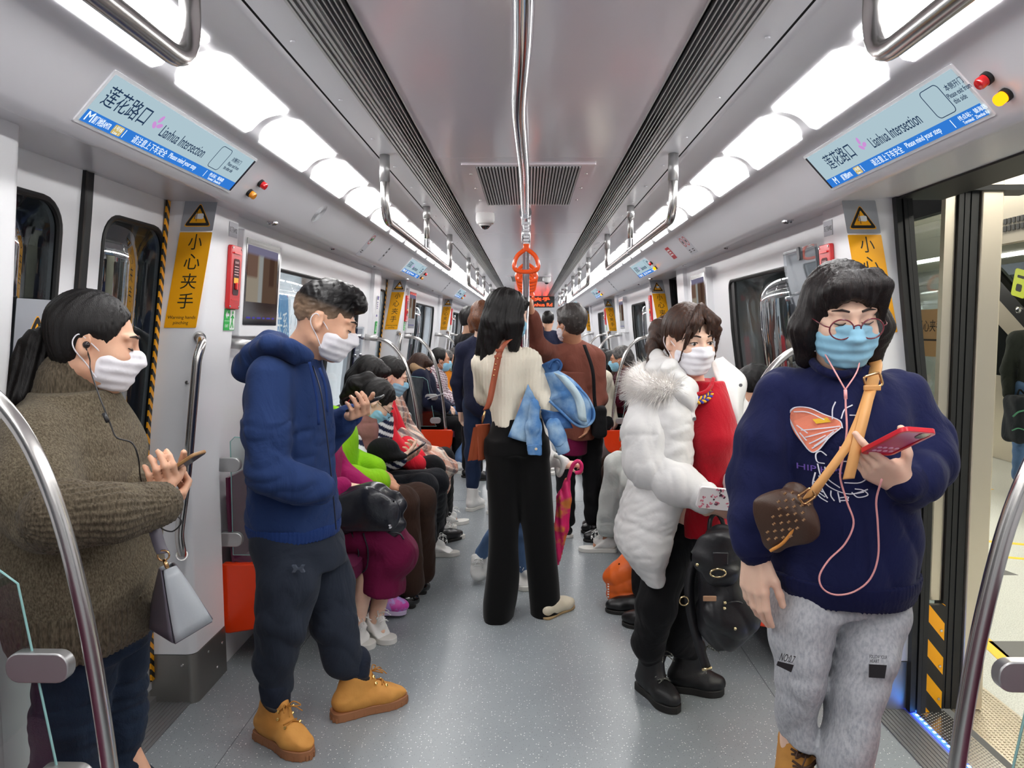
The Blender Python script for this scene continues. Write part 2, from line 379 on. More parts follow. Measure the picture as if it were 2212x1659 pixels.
def hull(fn, s, y0, y1, z0, z1, nz=8, th=.02):
    g = G(); P = np.array([[(s * fn(z), y, z) for y in (y0, (y0 + y1) / 2, y1)] for z in np.linspace(z0, z1, nz)]); return g.grid(P, th)
def dens(poly, st):
    out = []; n = len(poly)
    for i in range(n):
        a, b = A(*poly[i]), A(*poly[(i + 1) % n]); k = max(1, int(np.linalg.norm(b - a) / st)); out += [tuple(a + (b - a) * j / k) for j in range(k)]
    return out
def holed(g, fn, s, rect, hole, r, th=.02, off=0):
    """panel on the wall profile with a rounded window in it"""
    y0, y1, z0, z1 = rect; a0, a1, b0, b1 = hole
    inn = dens(rrect(a1 - a0, b1 - b0, r, 6, (a0 + a1) / 2, (b0 + b1) / 2), .05); cy, cz = (a0 + a1) / 2, (b0 + b1) / 2; out = []
    for y, z in inn:
        dy, dz = y - cy, z - cz
        k = min([((y1 - cy) / dy) if dy > 1e-9 else 1e9, ((y0 - cy) / dy) if dy < -1e-9 else 1e9, ((z1 - cz) / dz) if dz > 1e-9 else 1e9, ((z0 - cz) / dz) if dz < -1e-9 else 1e9])
        out.append((cy + dy * k, cz + dz * k))
    for c in ((y0, z0), (y1, z0), (y0, z1), (y1, z1)):
        i = min(range(len(out)), key=lambda i: (out[i][0] - c[0]) ** 2 + (out[i][1] - c[1]) ** 2); out[i] = c
    n = len(inn); vs = []; fs = []
    for q in (0, 1):
        for ring_, k in ((out, 4), (inn, 0)):
            for t in (0,):
                vs += [(s * (fn(z) + off + q * th), y, z) for y, z in ring_]
    # 0 out-front,1 inn-front,2 out-back,3 inn-back
    for i in range(n):
        j = (i + 1) % n
        fs += [(i, j, n + j, n + i), (2 * n + j, 2 * n + i, 3 * n + i, 3 * n + j), (n + i, n + j, 3 * n + j, 3 * n + i), (j, i, 2 * n + i, 2 * n + j)]
    return g.add(vs, fs), inn
def pane(fn, s, hole, off, th=.006):
    a0, a1, b0, b1 = hole; g = G(); P = np.array([[(s * (fn(z) + off), y, z) for y in (a0, a1)] for z in np.linspace(b0, b1, 7)]); return g.grid(P, th * s)
def rim(fn, s, inn, r, off=0):
    return G().tube([(s * (fn(z) + off), y, z) for y, z in inn], r, 8, closed=True)

TOPZ = hz(.489)
winno = 1
for s, nm in ((-1, 'left'), (1, 'right')):
    wall = G()
    segs = []
    for k, d in enumerate(doors[:-1]):
        segs.append((d + PB, doors[k + 1] - PB))
    segs = [(Y0, doors[0] - PB)] + segs + [(doors[-1] + PB, Y1)]
    for a, b in segs:
        if b - a > 2:
            if s < 0: wa, wb = a + .56, b - .36
            else: wa, wb = a + .52, b - 1.22
            z0, z1 = .82, 1.795
            holed(wall, W_, s, (a, b, .0, TOPZ), (wa, wb, z0, z1), .06, .05)
            w = mk(f'window_{winno}', rim(W_, s, dens(rrect(wb - wa - .01, z1 - z0 - .01, .06, 6, (wa + wb) / 2, (z0 + z1) / 2), .06), .013, .012), black, kind='structure')
            pg = pane(W_, s, (wa, wb, z0, z1), .045); mk('pane', pg, darkglass, w, smooth=True)
            mg = G()
            yv = wb - .10 if s > 0 else wa + (wb - wa) * .62
            P = np.array([[(s * (W_(z) + .025), y, z) for y in (yv, yv + .07)] for z in np.linspace(z0, z1, 6)]); mg.grid(P, .015)
            mk('divider', mg, black, w); winno += 1
        else:
            P = np.array([[(s * W_(z), y, z) for y in (a, b)] for z in np.linspace(0, TOPZ, 10)]); wall.grid(P, .04)
    mk(f'wall_{nm}', wall, white, kind='structure', smooth=30)

# door pillars with their steel feet
for s, nm in ((-1, 'left'), (1, 'right')):
    for k, d in enumerate(doors):
        for e in (-1, 1):
            ya, yb = sorted((d + e * PA, d + e * PB))
            if yb < -2.4 or ya > Y1: continue
            def sect(z, gr=0):
                xi, xo, r = I_(z) - gr, D_(z) + .02, .035
                yf, yr = (ya - gr, yb) if e > 0 else (yb + gr, ya); sg = 1 if e > 0 else -1
                pts = [(xo, yf)] + [(xi + r - r * math.sin(t), yf + sg * (r - r * math.cos(t))) for t in np.linspace(0, PI / 2, 6)] + [(xi, yr), (xo, yr)]
                return [(s * x, y, z) for x, y in pts]
            def loft(zs, gr=0):
                g = G(); R = np.array([sect(z, gr) for z in zs]); n = R.shape[1]; m = len(zs)
                fs = [(i * n + j, i * n + (j + 1) % n, (i + 1) * n + (j + 1) % n, (i + 1) * n + j) for i in range(m - 1) for j in range(n)]
                return g.add(R.reshape(-1, 3), fs + [tuple(range(n))[::-1], tuple(range((m - 1) * n, m * n))])
            o = mk(f'trim_{ti}', loft(np.linspace(.2, TOPZ + .002, 14)), white, kind='structure', smooth=40, loc=(s * 1.38, (ya + yb) / 2, 0)); ti += 1
            mk('kick_plate', loft([0, .198], .003), steel_d, o, smooth=40)
            if e > 0 and d < 4:
                sg = G()
                for (x, z) in ((s * (I_(.95) + .045), .93), (s * (I_(1.3) + .04), 1.28), (s * (I_(.1) + .05), .155)):
                    sg.lathe([(.008, 0), (.007, .003), (.001, .0035)], A(x, ya - .003, z), (0, -1, 0), 8)
                for zz, yy in ((.16, .12), (.06, .2), (.14, .26)): sg.lathe([(.006, 0), (.005, .003), (.001, .0035)], A(s * (I_(zz) - .003), ya + yy, zz), (-s, 0, 0), 8)
                mk('screw', sg, steel, o)

# doors
LEFTW = (.06, .46)
for s, nm in ((-1, 'left'), (1, 'right')):
    for k, d in enumerate(doors):
        door = thing(f'door_{(1 if s < 0 else 6) + k}', None, None, (s * 1.49, d, 0), kind='structure')
        shut = s < 0 or k == 0
        g = G()                                        # ribbed sill plate
        g.box((s * 1.34 if s > 0 else -1.475, d - PA, 0), (s * 1.475 if s > 0 else -1.34, d + PA, .006))
        for i in range(8):
            x = 1.352 + i * .0155; g.box((min(s * x, s * (x + .006)), d - PA, .006), (max(s * x, s * (x + .006)), d + PA, .0085))
        mk('sill_plate', g, mat('sill_alu', rgb(150, 151, 152), .4, metal=.7), door, smooth=False)
        if shut:
            for e in (-1, 1):
                y0, y1 = sorted((d + e * .012, d + e * (PA + .02)))
                h0, h1 = sorted((d + e * .115, d + e * .535))
                g = G(); g, inn = holed(g, D_, s, (y0, y1, .06, 2.03), (h0, h1, .93, 1.86), .09, .03, .0)
                lf = mk('leaf', g, white, door, smooth=30)
                mk('pane', pane(D_, s, (h0 - .01, h1 + .01, .92, 1.87), .012), darkglass, lf, smooth=True)
                mk('gasket', rim(D_, s, inn, .011, .004), black, lf)
                g = G(); P = np.array([[(s * (D_(z) - .012), y, z) for y in sorted((d + e * (PA - .028), d + e * (PA - .002)))] for z in np.linspace(.1, 1.97, 12)]); g.grid(P, .006)
                if s < 0: mk('hazard_strip', g, haz, lf)
            g = G(); P = np.array([[(s * (D_(z) - .012), y, z) for y in (d - .022, d - .004, d + .004, d + .022)] for z in np.linspace(.03, 2.03, 12)]); P[:, 1:3, 0] += s * .006
            mk('rubber_seam', g.grid(P, .02), black, door)
            g = G().box((min(s * 1.475, s * 1.53), d - PA, -.02), (max(s * 1.475, s * 1.53), d + PA, .03)); g.box((min(s * 1.5, s * 1.54), d - PA, .03), (max(s * 1.5, s * 1.54), d + PA, .075))
            mk('door_track', g, alu, door, smooth=False)
        else:
            g = G()                                    # black jambs of the open doorway
            for e in (-1, 1):
                for q, (x, w) in enumerate(((.0, .02), (.024, .014), (.042, .018))):
                    P = np.array([[(s * (D_(z) + x - .02), d + e * (PA - .006 - .006 * (q % 2)), z), (s * (D_(z) + x + w - .02), d + e * (PA - .006 - .006 * (q % 2)), z)] for z in np.linspace(0.01, 2.02, 10)])
                    g.grid(P, -.03 * e)
            g.box((1.36, d - PA, 1.965), (1.54, d + PA, 2.03))
            mk('black_jamb', g, black, door, smooth=False)
            if k == 1:
                g = G().box((1.484, d - PA + .01, .004), (1.494, d + PA - .01, .012)); mk('led_strip', g, emis('led_blue', (.02, .05, 1, 1), 5), door, smooth=False)
                g = G()
                for i in range(34): y = d - PA + .03 + i * .0315; g.box((1.485, y, .011), (1.493, y + .012, .0135))
                mk('led', g, emis('led_cyan', (.1, .5, 1, 1), 14), door, smooth=False)
                g = G().box((1.497, d - PA, -.01), (1.62, d + PA, .004))
                for i in range(10):
                    for j in range(70): x, y = 1.505 + i * .0118, d - PA + .01 + j * .0152 + (i % 2) * .0076; g.box((x, y, .004), (x + .005, y + .005, .006))
                mk('studded_plate', g, steel, door, smooth=False)

# ceiling lamps, each a curved opal panel let into the cove
opal = emis('opal_panel', (1, .985, .97, 1), LAMP)
LP = .6067; lamp0 = {}
for s, nm in ((-1, 'left'), (1, 'right')):
    n0 = None
    for i in range(-8, 26):
        y0 = 1.955 - .0 + i * LP; y1 = y0 + .545
        if y1 > Y1 - .2: break
        c = [(x - .828, y - (y0 + y1) / 2) for x, y in rrect(.137, .545, .032, 5, .828, (y0 + y1) / 2)]
        lab = f'white glowing ceiling lamp panel on the {nm} side, ' + ('over the camera or behind it' if i < -3 else '')
        if n0 is None:
            # sheet following the cove: rows across X clipped by rounded corners
            xs = np.linspace(.7595, .8965, 13); R = []
            for x in xs:
                e = min(x - .7595, .8965 - x); r = .032; ins = 0 if e >= r else r - math.sqrt(max(0, r * r - (r - e) ** 2))
                R.append([(s * x, y, coveX(x) - .003) for y in np.linspace(y0 + ins, y1 - ins, 5)])
            g = G().grid(np.array(R), .006 * s)
            o = mk('ceiling_lamp', g, opal, label='x', cat='ceiling lamp', group=f'glowing lamp panels along the {nm} cove', smooth=True, loc=(s * .828, (y0 + y1) / 2, coveX(.828)))
            n0 = (o, y0)
        else: o = copy_tree(n0[0], (0, y0 - n0[1], 0))
        lamp0[(s, i)] = o
        ordn = ['first', 'second', 'third', 'fourth', 'fifth', 'sixth', 'seventh', 'eighth', 'ninth', 'tenth', 'eleventh', 'twelfth']
        if i == -1: t = f'white lamp panel behind the bent steel rail end at the top {nm} corner'
        elif i == 0: t = f'largest unobstructed white lamp panel in the {nm} cove, above the display screen'
        elif 1 <= i < 7: t = f'white lamp panel in the {nm} cove, {ordn[i]} beyond the one above the display'
        elif i < -1: t = f'white glowing lamp panel of the {nm} cove nearer than the picture shows'
        else: t = f'white lamp panel in the far distant stretch of the {nm} cove'
        o['label'] = t

# car ends: front gangway and the next car, rear wall
g = G()
for a, b in ((-1.5, -.66), (.66, 1.5)): g.box((a, Y1, 0), (b, Y1 + .06, CEIL + .02))
g.box((-.66, Y1, 1.98), (.66, Y1 + .06, CEIL + .02)); mk('wall_front', g, white, kind='structure', smooth=False)
g = G().box((-1.5, Y0 - .06, 0), (1.5, Y0, CEIL + .05)); mk('wall_rear', g, white, kind='structure', smooth=False)
g = G()
for s in (-1, 1): g.box((s * 1.3 - .02, Y1 + .06, 0), (s * 1.3 + .02, Y1 + 6, CEIL + .02))
g.box((-1.3, Y1 + 6, 0), (1.3, Y1 + 6.05, CEIL + .02)); mk('wall_far', g, white, kind='structure', smooth=False)
for i in range(5):
    for s in (-1, 1):
        o = copy_tree(lamp0[(s, 0)], (0, Y1 + .8 + i * 1.0 - 1.955, 0), label='white lamp panel in the next car beyond the gangway')
        o['group'] = 'lamp panels of the next car'
# ================================================================== fixtures
EX, EYv, EZ = A(1, 0, 0), A(0, 1, 0), A(0, 0, 1)
ORD = ['first', 'second', 'third', 'fourth', 'fifth']
def lr(s): return 'left' if s < 0 else 'right'

# ---- yellow hand-pinch warnings on the pillar faces (they lean with the pillar)
tri = [(-.5, -.433), (.5, -.433), (0, .433)]
def rounded_tri(sc, r, cx=0, cy=0):
    out = []
    for i in range(3):
        a = A(*tri[i]) * sc; p = A(*tri[i - 1]) * sc; n_ = A(*tri[(i + 1) % 3]) * sc
        d1, d2 = nrm(p - a), nrm(n_ - a)
        for t in np.linspace(0, 1, 4): q = (1 - t) ** 2 * (a + d1 * r) + 2 * t * (1 - t) * a + t * t * (a + d2 * r); out.append((q[0] + cx, q[1] + cy))
    return out
def warning(fr, label, full=True):
    o_, ex, ey = fr; W2, H0 = .124, .48
    t = thing('warning_sign', label, 'warning sign', o_, 'hand-pinch warning signs on the door pillars')
    mk('backing', G().plate(rrect(W2, .124, .004, 2, 0, .212), fr, 0, .0012), signgrey, t, smooth=False)
    mk('yellow_panel', G().plate(rrect(W2, .37, .003, 2, 0, -.04), fr, 0, .0014), yellow, t, smooth=False)
    mk('triangle_border', G().plate(rounded_tri(.106, .012, 0, .212), fr, .0012, .0018), yellow, t, smooth=False)
    g = G().ring(rounded_tri(.098, .011, 0, .212), rounded_tri(.066, .004, 0, .209), fr, .0018, .0026); mk('triangle', g, inkblack, t, smooth=False)
    if full:
        g = G().plate(rrect(.022, .021, .006, 3, .008, .206), fr, .0018, .003)
        for i in range(4): g.plate(rrect(.014, .0042, .002, 2, -.006, .1985 + i * .005), fr, .0018, .003)
        mk('hand_symbol', g, paper, t, smooth=False)
        g = G().box((0, 0, 0), (0, 0, 0)); g = G().plate(rrect(.0016, .042, .0005, 1, -.0065, .207), fr, .003, .0034)
        for i in range(4): g.plate(rrect(.008, .0022, .0008, 1, -.013, .1985 + i * .0052), fr, .003, .0034)
        mk('pinch_bar', g, inkblack, t, smooth=False)
    g = G()
    for i, c in enumerate('小心夹手'): text(g, c, fr, .004, .108 - i * .076, h=.06, w=.06 if i else .052, lift=.0016)
    if full:
        text(g, 'Warning hands', fr, 0, -.186, w=.108, lift=.0016); text(g, 'pinching', fr, 0, -.207, w=.058, lift=.0016)
    mk('lettering', g, inkblack, t, smooth=False); return t
ex_l = nrm(A(1, 0, 0)); lean = nrm(A(.098, 0, .43))
frL = (at(410, 583, 2.933), EX, nrm(A(.085, .0, .42))); frR = (at(1881, 590, 2.933), EX, nrm(A(-.085, .0, .42)))
for s, fr, nm in ((-1, frL, 'left'), (1, frR, 'right')):
    base = warning(fr, f'yellow hand-pinch warning sign with black Chinese characters on the nearest {nm} pillar')
    for k in (1, 2, 3):
        copy_tree(base, (0, PER * k, 0), f'yellow hand-pinch warning sign on the {nm} far door pillar, {ORD[k]} along the car')
# sign on the near door leaf behind the olive-sweater woman
fd = (A(-D_(1.42) + .018, 2.18, 1.42), A(0, 1, 0), nrm(A(.06, 0, .5)))
fd = (fd[0], fd[1], fd[2])
t = thing('door_sticker', 'grey sticker with yellow warning triangle on the closed left door, half hidden by a ponytail', 'sticker', fd[0])
mk('backing', G().plate(rrect(.19, .30, .004, 2, 0, 0), fd, 0, .0012), signgrey, t, smooth=False)
mk('triangle_border', G().plate(rounded_tri(.165, .02, 0, .04), fd, .0012, .0018), yellow, t, smooth=False)
mk('triangle', G().ring(rounded_tri(.155, .018, 0, .04), rounded_tri(.11, .006, 0, .036), fd, .0018, .0026), inkblack, t, smooth=False)
mk('hand_symbol', G().plate(rrect(.035, .033, .008, 3, .012, .03), fd, .0018, .003), paper, t, smooth=False)

# ---- red emergency handle boxes, door numbers, exit signs on the pillars' aisle faces
def aisle(s, y, z):                                   # frame on the aisle face, reader looking at the wall
    zz = nrm(A(s * (I_(z + .05) - I_(z - .05)), 0, .1)); return (A(s * (I_(z) - .001), y, z), A(0, -s, 0) * -1 if s < 0 else A(0, -1, 0), zz)
def pillar_set(s, k):
    y = DC + PER * k + PA + .255; fr = aisle(s, y, 1.70)
    if s < 0: fr = (fr[0], A(0, 1, 0), fr[2])
    else: fr = (fr[0], A(0, -1, 0), fr[2])
    where = f'{ORD[k]} {lr(s)} door pillar'
    t = thing('emergency_handle', f'red emergency door release box on the {where}', 'emergency handle', fr[0], 'red door release boxes')
    mk('box', G().plate(rrect(.115, .262, .012, 4), fr, 0, .018), red, t, bev=.003)
    mk('window', G().plate(rrect(.062, .15, .012, 4, 0, .002), fr, .018, .0195), mat('alarm_window', rgb(60, 14, 22), .12), t, smooth=False)
    g = G().plate(rrect(.08, .006, .002, 2, 0, .10), fr, .018, .024); g.plate(rrect(.075, .003, .001, 2, 0, -.092), fr, .018, .02)
    g.plate(rrect(.012, .03, .006, 3, .002, -.035), fr, .0195, .026); mk('pull', g, mat('alarm_red2', rgb(235, 60, 60), .3), t, smooth=False)
    g = G(); text(g, '紧急解锁', fr, 0, .062, w=.04, lift=.02); [g.plate(rrect(.044, .003, .001, 1, 0, .045 - i * .011), fr, .0195, .02) for i in range(4)]
    mk('lettering', g, mat('faded_white', rgb(226, 190, 190), .5), t, smooth=False)
    mk('caution_band', G().plate(rrect(.048, .022, .002, 2, 0, -.012), fr, .0195, .0202), yellow, t, smooth=False)
    sg = G(); [sg.lathe([(.005, 0), (.004, .003), (.001, .003)], fr[0] + fr[1] * x + fr[2] * yy + np.cross(fr[1], fr[2]) * .018, np.cross(fr[1], fr[2]), 8) for x in (-.048, .048) for yy in (-.12, .12)]
    mk('screw', sg, steel, t)
    f2 = (A(s * (I_(1.525) - .001), y, 1.525), fr[1], nrm(A(s * (I_(1.57) - I_(1.47)), 0, .1)))
    t2 = thing('exit_sign', f'green exit sign under the red box on the {where}', 'exit sign', f2[0], 'green exit signs')
    mk('panel', G().plate(rrect(.112, .088, .002, 2), f2, 0, .0012), green, t2, smooth=False)
    g = G().plate(rrect(.05, .083, .002, 2, .028, 0), f2, .0012, .0016); mk('door_field', g, paper, t2, smooth=False)
    g = G().plate(circle(.0075, 10, .03, .03), f2, .0016, .0022)
    for a, b, w in (((.03, .02), (.026, -.006), .013), ((.026, -.006), (.04, -.034), .008), ((.026, -.006), (.012, -.034), .008), ((.03, .016), (.045, .006), .006), ((.03, .016), (.012, .008), .006)):
        a, b = A(*a), A(*b); d = nrm(b - a); n_ = A(-d[1], d[0]) * w / 2; g.plate([tuple(a - n_), tuple(b - n_), tuple(b + n_), tuple(a + n_)], f2, .0016, .0022)
    mk('running_figure', g, green, t2, smooth=False)
    g = G().plate([(-.045, .02), (-.028, .036), (-.028, .026), (-.008, .026), (-.008, .014), (-.028, .014), (-.028, .004)], f2, .0012, .0018)
    g.plate([(-.054, -.006), (.0, -.006), (.0, -.0045), (-.054, -.0045)], f2, .0012, .0018); text(g, 'EXIT', f2, -.028, -.026, w=.034, lift=.0014); mk('arrow', g, paper, t2, smooth=False)
    f3 = (A(s * (I_(1.90) - .001), y - .01, 1.893), fr[1], nrm(A(s * (I_(1.95) - I_(1.85)), 0, .1)))
    t3 = thing('door_number', f'grey door number label above the red box on the {where}', 'label', f3[0], 'door number labels')
    mk('plate', G().plate(rrect(.088, .06, .002, 2), f3, 0, .001), grey, t3, smooth=False)
    g = G(); text(g, '车门号049B2', f3, 0, 0, w=.078, h=.024); mk('lettering', g, inkblack, t3, smooth=False)
    return (t, t2, t3)
for s in (-1, 1):
    for k in range(0, 3): pillar_set(s, k)
# near-side pillar of the second left door: purple notice and exit sign
fr = (A(-I_(1.66) + .001, DC + PER - PA - .13, 1.66), A(0, 1, 0), nrm(A(.06, 0, .5)))
t = thing('notice_sticker', 'white notice with purple header and silhouettes on the pillar behind the man in blue', 'sticker', fr[0])
mk('sheet', G().plate(rrect(.085, .21, .003, 2), fr, 0, .001), paper, t, smooth=False)
g = G().plate(rrect(.06, .03, .003, 2, 0, .085), fr, .001, .0016); g.plate(rrect(.06, .045, .02, 4, .006, -.072), fr, .001, .0016)
for i in range(4): g.plate(rrect(.05 - .01 * (i % 2), .007, .001, 1, -.004, .05 - i * .016), fr, .001, .0015)
mk('purple_print', g, mat('purple_ink', rgb(96, 84, 150), .5), t, smooth=False)
f2 = (A(-I_(1.51) + .001, DC + PER - PA - .13, 1.505), A(0, 1, 0), nrm(A(.06, 0, .5)))
t = thing('exit_sign', 'green exit sign under the purple notice before the second left door', 'exit sign', f2[0], 'green exit signs')
mk('panel', G().plate(rrect(.08, .10, .002, 2), f2, 0, .001), green, t, smooth=False)
mk('running_figure', G().plate(circle(.009, 10, .008, .03), f2, .001, .0016).plate(rrect(.016, .04, .005, 3, .005, -.005), f2, .001, .0016).plate(rrect(.034, .01, .004, 3, .0, -.03), f2, .001, .0016), paper, t, smooth=False)

# ---- passenger information screens in the coves
blueband = emis('screen_blue', rgb(48, 118, 205), .54); scr = emis('screen_pale', rgb(178, 202, 212), .47)
slate = emis('screen_ink', rgb(40, 62, 92), .45); scw = emis('screen_white', rgb(226, 238, 248), .6); gold = emis('screen_gold', rgb(196, 172, 100), .55)
pink = emis('screen_pink', rgb(196, 140, 205), .55)
def display(s):
    y0, y1 = 1.80, 2.71; nx, nz = 1.0475, (EYE + .594 + EYE + .492) / 2
    X1, Z1, X2, Z2 = .951, EYE + .588, 1.043, EYE + .488
    o_ = A(s * (X1 + X2) / 2, (y0 + y1) / 2, (Z1 + Z2) / 2); ey = nrm(A(s * (X1 - X2), 0, Z1 - Z2)); ex = A(0, 1, 0) if s < 0 else A(0, -1, 0)
    if s > 0: o_[1] += -.0
    h = math.hypot(X1 - X2, Z1 - Z2); w = y1 - y0; fr = (o_, ex, ey)
    t = thing('information_screen', f'long blue and white station display in the nearest {lr(s)} cove', 'display screen', o_, 'station displays in the coves')
    mk('bezel', G().plate(rrect(w + .02, h + .018, .004, 2), fr, -.02, -.002), white, t, smooth=False)
    mk('screen', G().plate(rrect(w, h, .001, 1), fr, -.002, .0005), scr, t, smooth=False)
    mk('dark_edge', G().plate(rrect(.014, h, .001, 1, (w / 2 - .007) * (1 if s < 0 else -1), 0), fr, .0005, .001), mat('screen_edge', rgb(20, 24, 40), .3), t, smooth=False)
    mk('blue_band', G().plate(rrect(w - .014, h * .25, .0005, 1, -.007 if s < 0 else .007, -h * .372), fr, .0005, .001), blueband, t, smooth=False)
    o = .11 if s > 0 else 0
    g = G(); text(g, '莲花路口', fr, -.338 + o * .8, h * .13, h=.056, w=.2); text(g, 'Lianhua Intersection', fr, -.012 + o, h * .04, h=.036, w=.275)
    text(g, '本侧开门' if s > 0 else '对侧开门', fr, .335 + o * .85, h * .26, w=.07, h=.018)
    text(g, 'Please exit from', fr, .34 + o * .8, h * .11, w=.092, h=.014); text(g, 'this side' if s > 0 else 'the other side', fr, .325 + o * .8, -h * .02, w=.05 if s > 0 else .07, h=.014)
    g.ring(rrect(.08, h * .62, .014, 4, .228 + o, h * .12), rrect(.076, h * .62 - .004, .012, 4, .228 + o, h * .12), fr, .0005, .0012)
    mk('station_lettering', g, slate, t, smooth=False)
    o = .08 if s > 0 else 0; bs = A(-.432, -.372, -.322, -.14, .056, .3) + o * A(.6, 1, 1.2, 1.5, 1.6, 1.4)
    g = G(); text(g, 'M', fr, bs[0], -h * .36, h=.026, w=.026, lift=.0012); text(g, '厦门地铁AMTR', fr, bs[1] - .006, -h * .37, w=.074, h=.022, lift=.0012)
    text(g, '请注意上下车安全', fr, bs[3], -h * .37, w=.185, h=.024, lift=.0012); text(g, 'Please mind your step', fr, bs[4], -h * .37, w=.175, h=.022, lift=.0012)
    text(g, '终点站：镇海路', fr, bs[5], -h * .335, w=.11, h=.014, lift=.0012); text(g, 'Terminal:  Zhenhai Rd', fr, bs[5], -h * .44, w=.1, h=.009, lift=.0012)
    for x in (bs[2] + .045, bs[5] - .085): g.plate(rrect(.0025, h * .18, .0005, 1, x, -h * .37), fr, .001, .0014)
    mk('band_lettering', g, scw, t, smooth=False)
    g = G().plate(rrect(.042, h * .2, .004, 2, bs[2] + .014, -h * .37), fr, .001, .0014); mk('line_badge', g, gold, t, smooth=False)
    g = G(); text(g, '1号线', fr, bs[2] + .014, -h * .335, w=.034, h=.013, lift=.0015); text(g, 'Line 1', fr, bs[2] + .014, -h * .43, w=.026, h=.008, lift=.0015); mk('badge_lettering', g, scw, t, smooth=False)
    g = G(); o = .11 if s > 0 else 0
    for a, dx, dy in ((70, .004, .022), (20, .018, .004), (140, -.006, 0)):
        c, s_ = math.cos(math.radians(a)), math.sin(math.radians(a)); g.plate([(-.19 + o * .9 + dx + .013 * c * math.cos(q) - .007 * s_ * math.sin(q), h * .06 + dy + .013 * s_ * math.cos(q) + .007 * c * math.sin(q)) for q in np.linspace(0, 2 * PI, 14)[:-1]], fr, .0005, .0012)
    mk('petal_mark', g, pink, t, smooth=False)
    return t
for s in (-1, 1):
    d0 = display(s)
    for k in (1, 2, 3): copy_tree(d0, (0, PER * k, 0), f'{"small" if k == 1 else "tiny distant"} station display in the {lr(s)} cove over the {ORD[k]} door')

# ---- red and amber door lamps beside the screens
cove_n = lambda s: nrm(A(-s * .78, 0, -.62))
def door_lamp(s, pos, on, label, kind):
    n = cove_n(s); t = thing('indicator_lamp', label, 'indicator lamp', pos, 'door indicator lamps')
    mk('collar', G().lathe([(.0155, -.004), (.0155, .008), (.013, .009)], pos, n, 16), black, t)
    col = {'red': mat('lamp_red', rgb(200, 16, 24), .2, coat=.5), 'amber': mat('lamp_amber', rgb(226, 140, 16), .2, coat=.5), 'lit': emis('lamp_lit', (1, .27, .005, 1), 1.5)}[kind]
    mk('lens', G().lathe([(.0135, .009), (.014, .022), (.012, .026), (.001, .027)], pos, n, 16), col, t, smooth=50); return t
for s, ru, au in ((-1, (562, 377), (538, 404)), (1, (2135, 149), (2175, 198))):
    for k in range(4):
        for kind, u, dz in (('red', ru, .54), ('amber', au, .505)):
            x = .995 if kind == 'red' else 1.03; p = atx(*u, s * x)
            p[2] = coveX(abs(p[0])) - .002; p[1] += PER * k
            kd = 'lit' if (kind == 'amber' and s > 0) else kind
            door_lamp(s, p, 0, f'{"glowing " if kd == "lit" else ""}{kind} door lamp beside the {ORD[k]} {lr(s)} station display', kd)

# ---- stickers on the cove and little locks along its lip
def cove_fr(s, u, v, x):
    p = atx(u, v, s * x); p[2] = coveX(x) - .0015; ey = nrm(A(-s * .092, 0, .1)); return (p, A(0, -s, 0), ey)
def sticker(s, u, v, label, w, h, sy=0, kind=0):
    fr = cove_fr(s, u, v, 1.0); fr[0][1] += sy
    t = thing('cove_sticker', label, 'sticker', fr[0])
    mk('sheet', G().plate(rrect(w, h, .003, 2), fr, 0, .001), red if kind == 3 else grey, t, smooth=False)
    g = G(); gi = G()
    if kind in (1, 2):
        for cx in ((0,) if kind == 1 else (-w * .24, w * .24)):
            g.ring(circle(.036, 24, cx, h * .16), circle(.03, 24, cx, h * .16), fr, .001, .0018)
            gi.plate(rrect(.024, .02, .005, 3, cx - (.01 if kind == 1 else 0), h * .16), fr, .001, .0016)
            for i in range(2): gi.plate(rrect(.04, .006, .001, 1, cx, -h * .28 - i * .014), fr, .001, .0016)
        mk('red_ring', g, red, t, smooth=False); mk('print', gi, inkblack, t, smooth=False)
        if kind == 1: mk('green_symbol', G().plate(circle(.012, 12, .015, h * .18), fr, .001, .0018), green, t, smooth=False)
    else:
        for i in range(3): g.plate(rrect(w * (.7 - .15 * (i % 2)), h * .1, .001, 1, 0, h * (.25 - .2 * i)), fr, .001, .0016)
        mk('print', g, paper if kind == 3 else inkblack, t, smooth=False)
sticker(-1, 795, 515, 'grey strip sticker with red circle and green symbol on the left cove', .10, .2, kind=1)
sticker(-1, 833, 552, 'narrow grey text sticker on the left cove before the second screen', .05, .15)
sticker(1, 1484, 520, 'grey sticker with two red prohibition circles on the right cove', .19, .15, kind=2)
sticker(1, 1449, 556, 'small red sticker with white print on the right cove', .12, .1, kind=3)
sticker(1, 1322, 622, 'faint strip sticker with dark print on the far right cove', .08, .2)
sticker(-1, 965, 612, 'faint strip sticker with dark print on the far left cove', .08, .2)
for s in (-1, 1):
    n = 0
    for i, (y, x, z) in enumerate([(2.98, 1.27, hz(.484)), (3.42, 1.14, hz(.478)), (3.30, 1.085, hz(.458)), (4.5, 1.14, hz(.478)), (5.7, 1.14, hz(.478)), (8.0, 1.14, hz(.478)), (6.9, 1.085, hz(.458)), (9.2, 1.14, hz(.478))]):
        p = A(s * x, y, z); t = thing('panel_lock', f'small steel panel lock under the {lr(s)} cove, {["above the near pillar", "at the start of the window bay", "on the cove edge by the first pillar", "over the middle of the window bay", "before the second door", "beyond the second door", "on the edge over the second door", "over the second window bay"][i]}', 'lock', p, 'panel locks under the coves')
        mk('body', G().lathe([(.017, .004), (.017, -.003), (.012, -.007), (.001, -.008)], p, (0, 0, 1), 14), chrome, t)
        mk('keyhole', G().box(p + A(-.009, -.002, -.0095), p + A(.009, .002, -.006)), black, t, smooth=False)
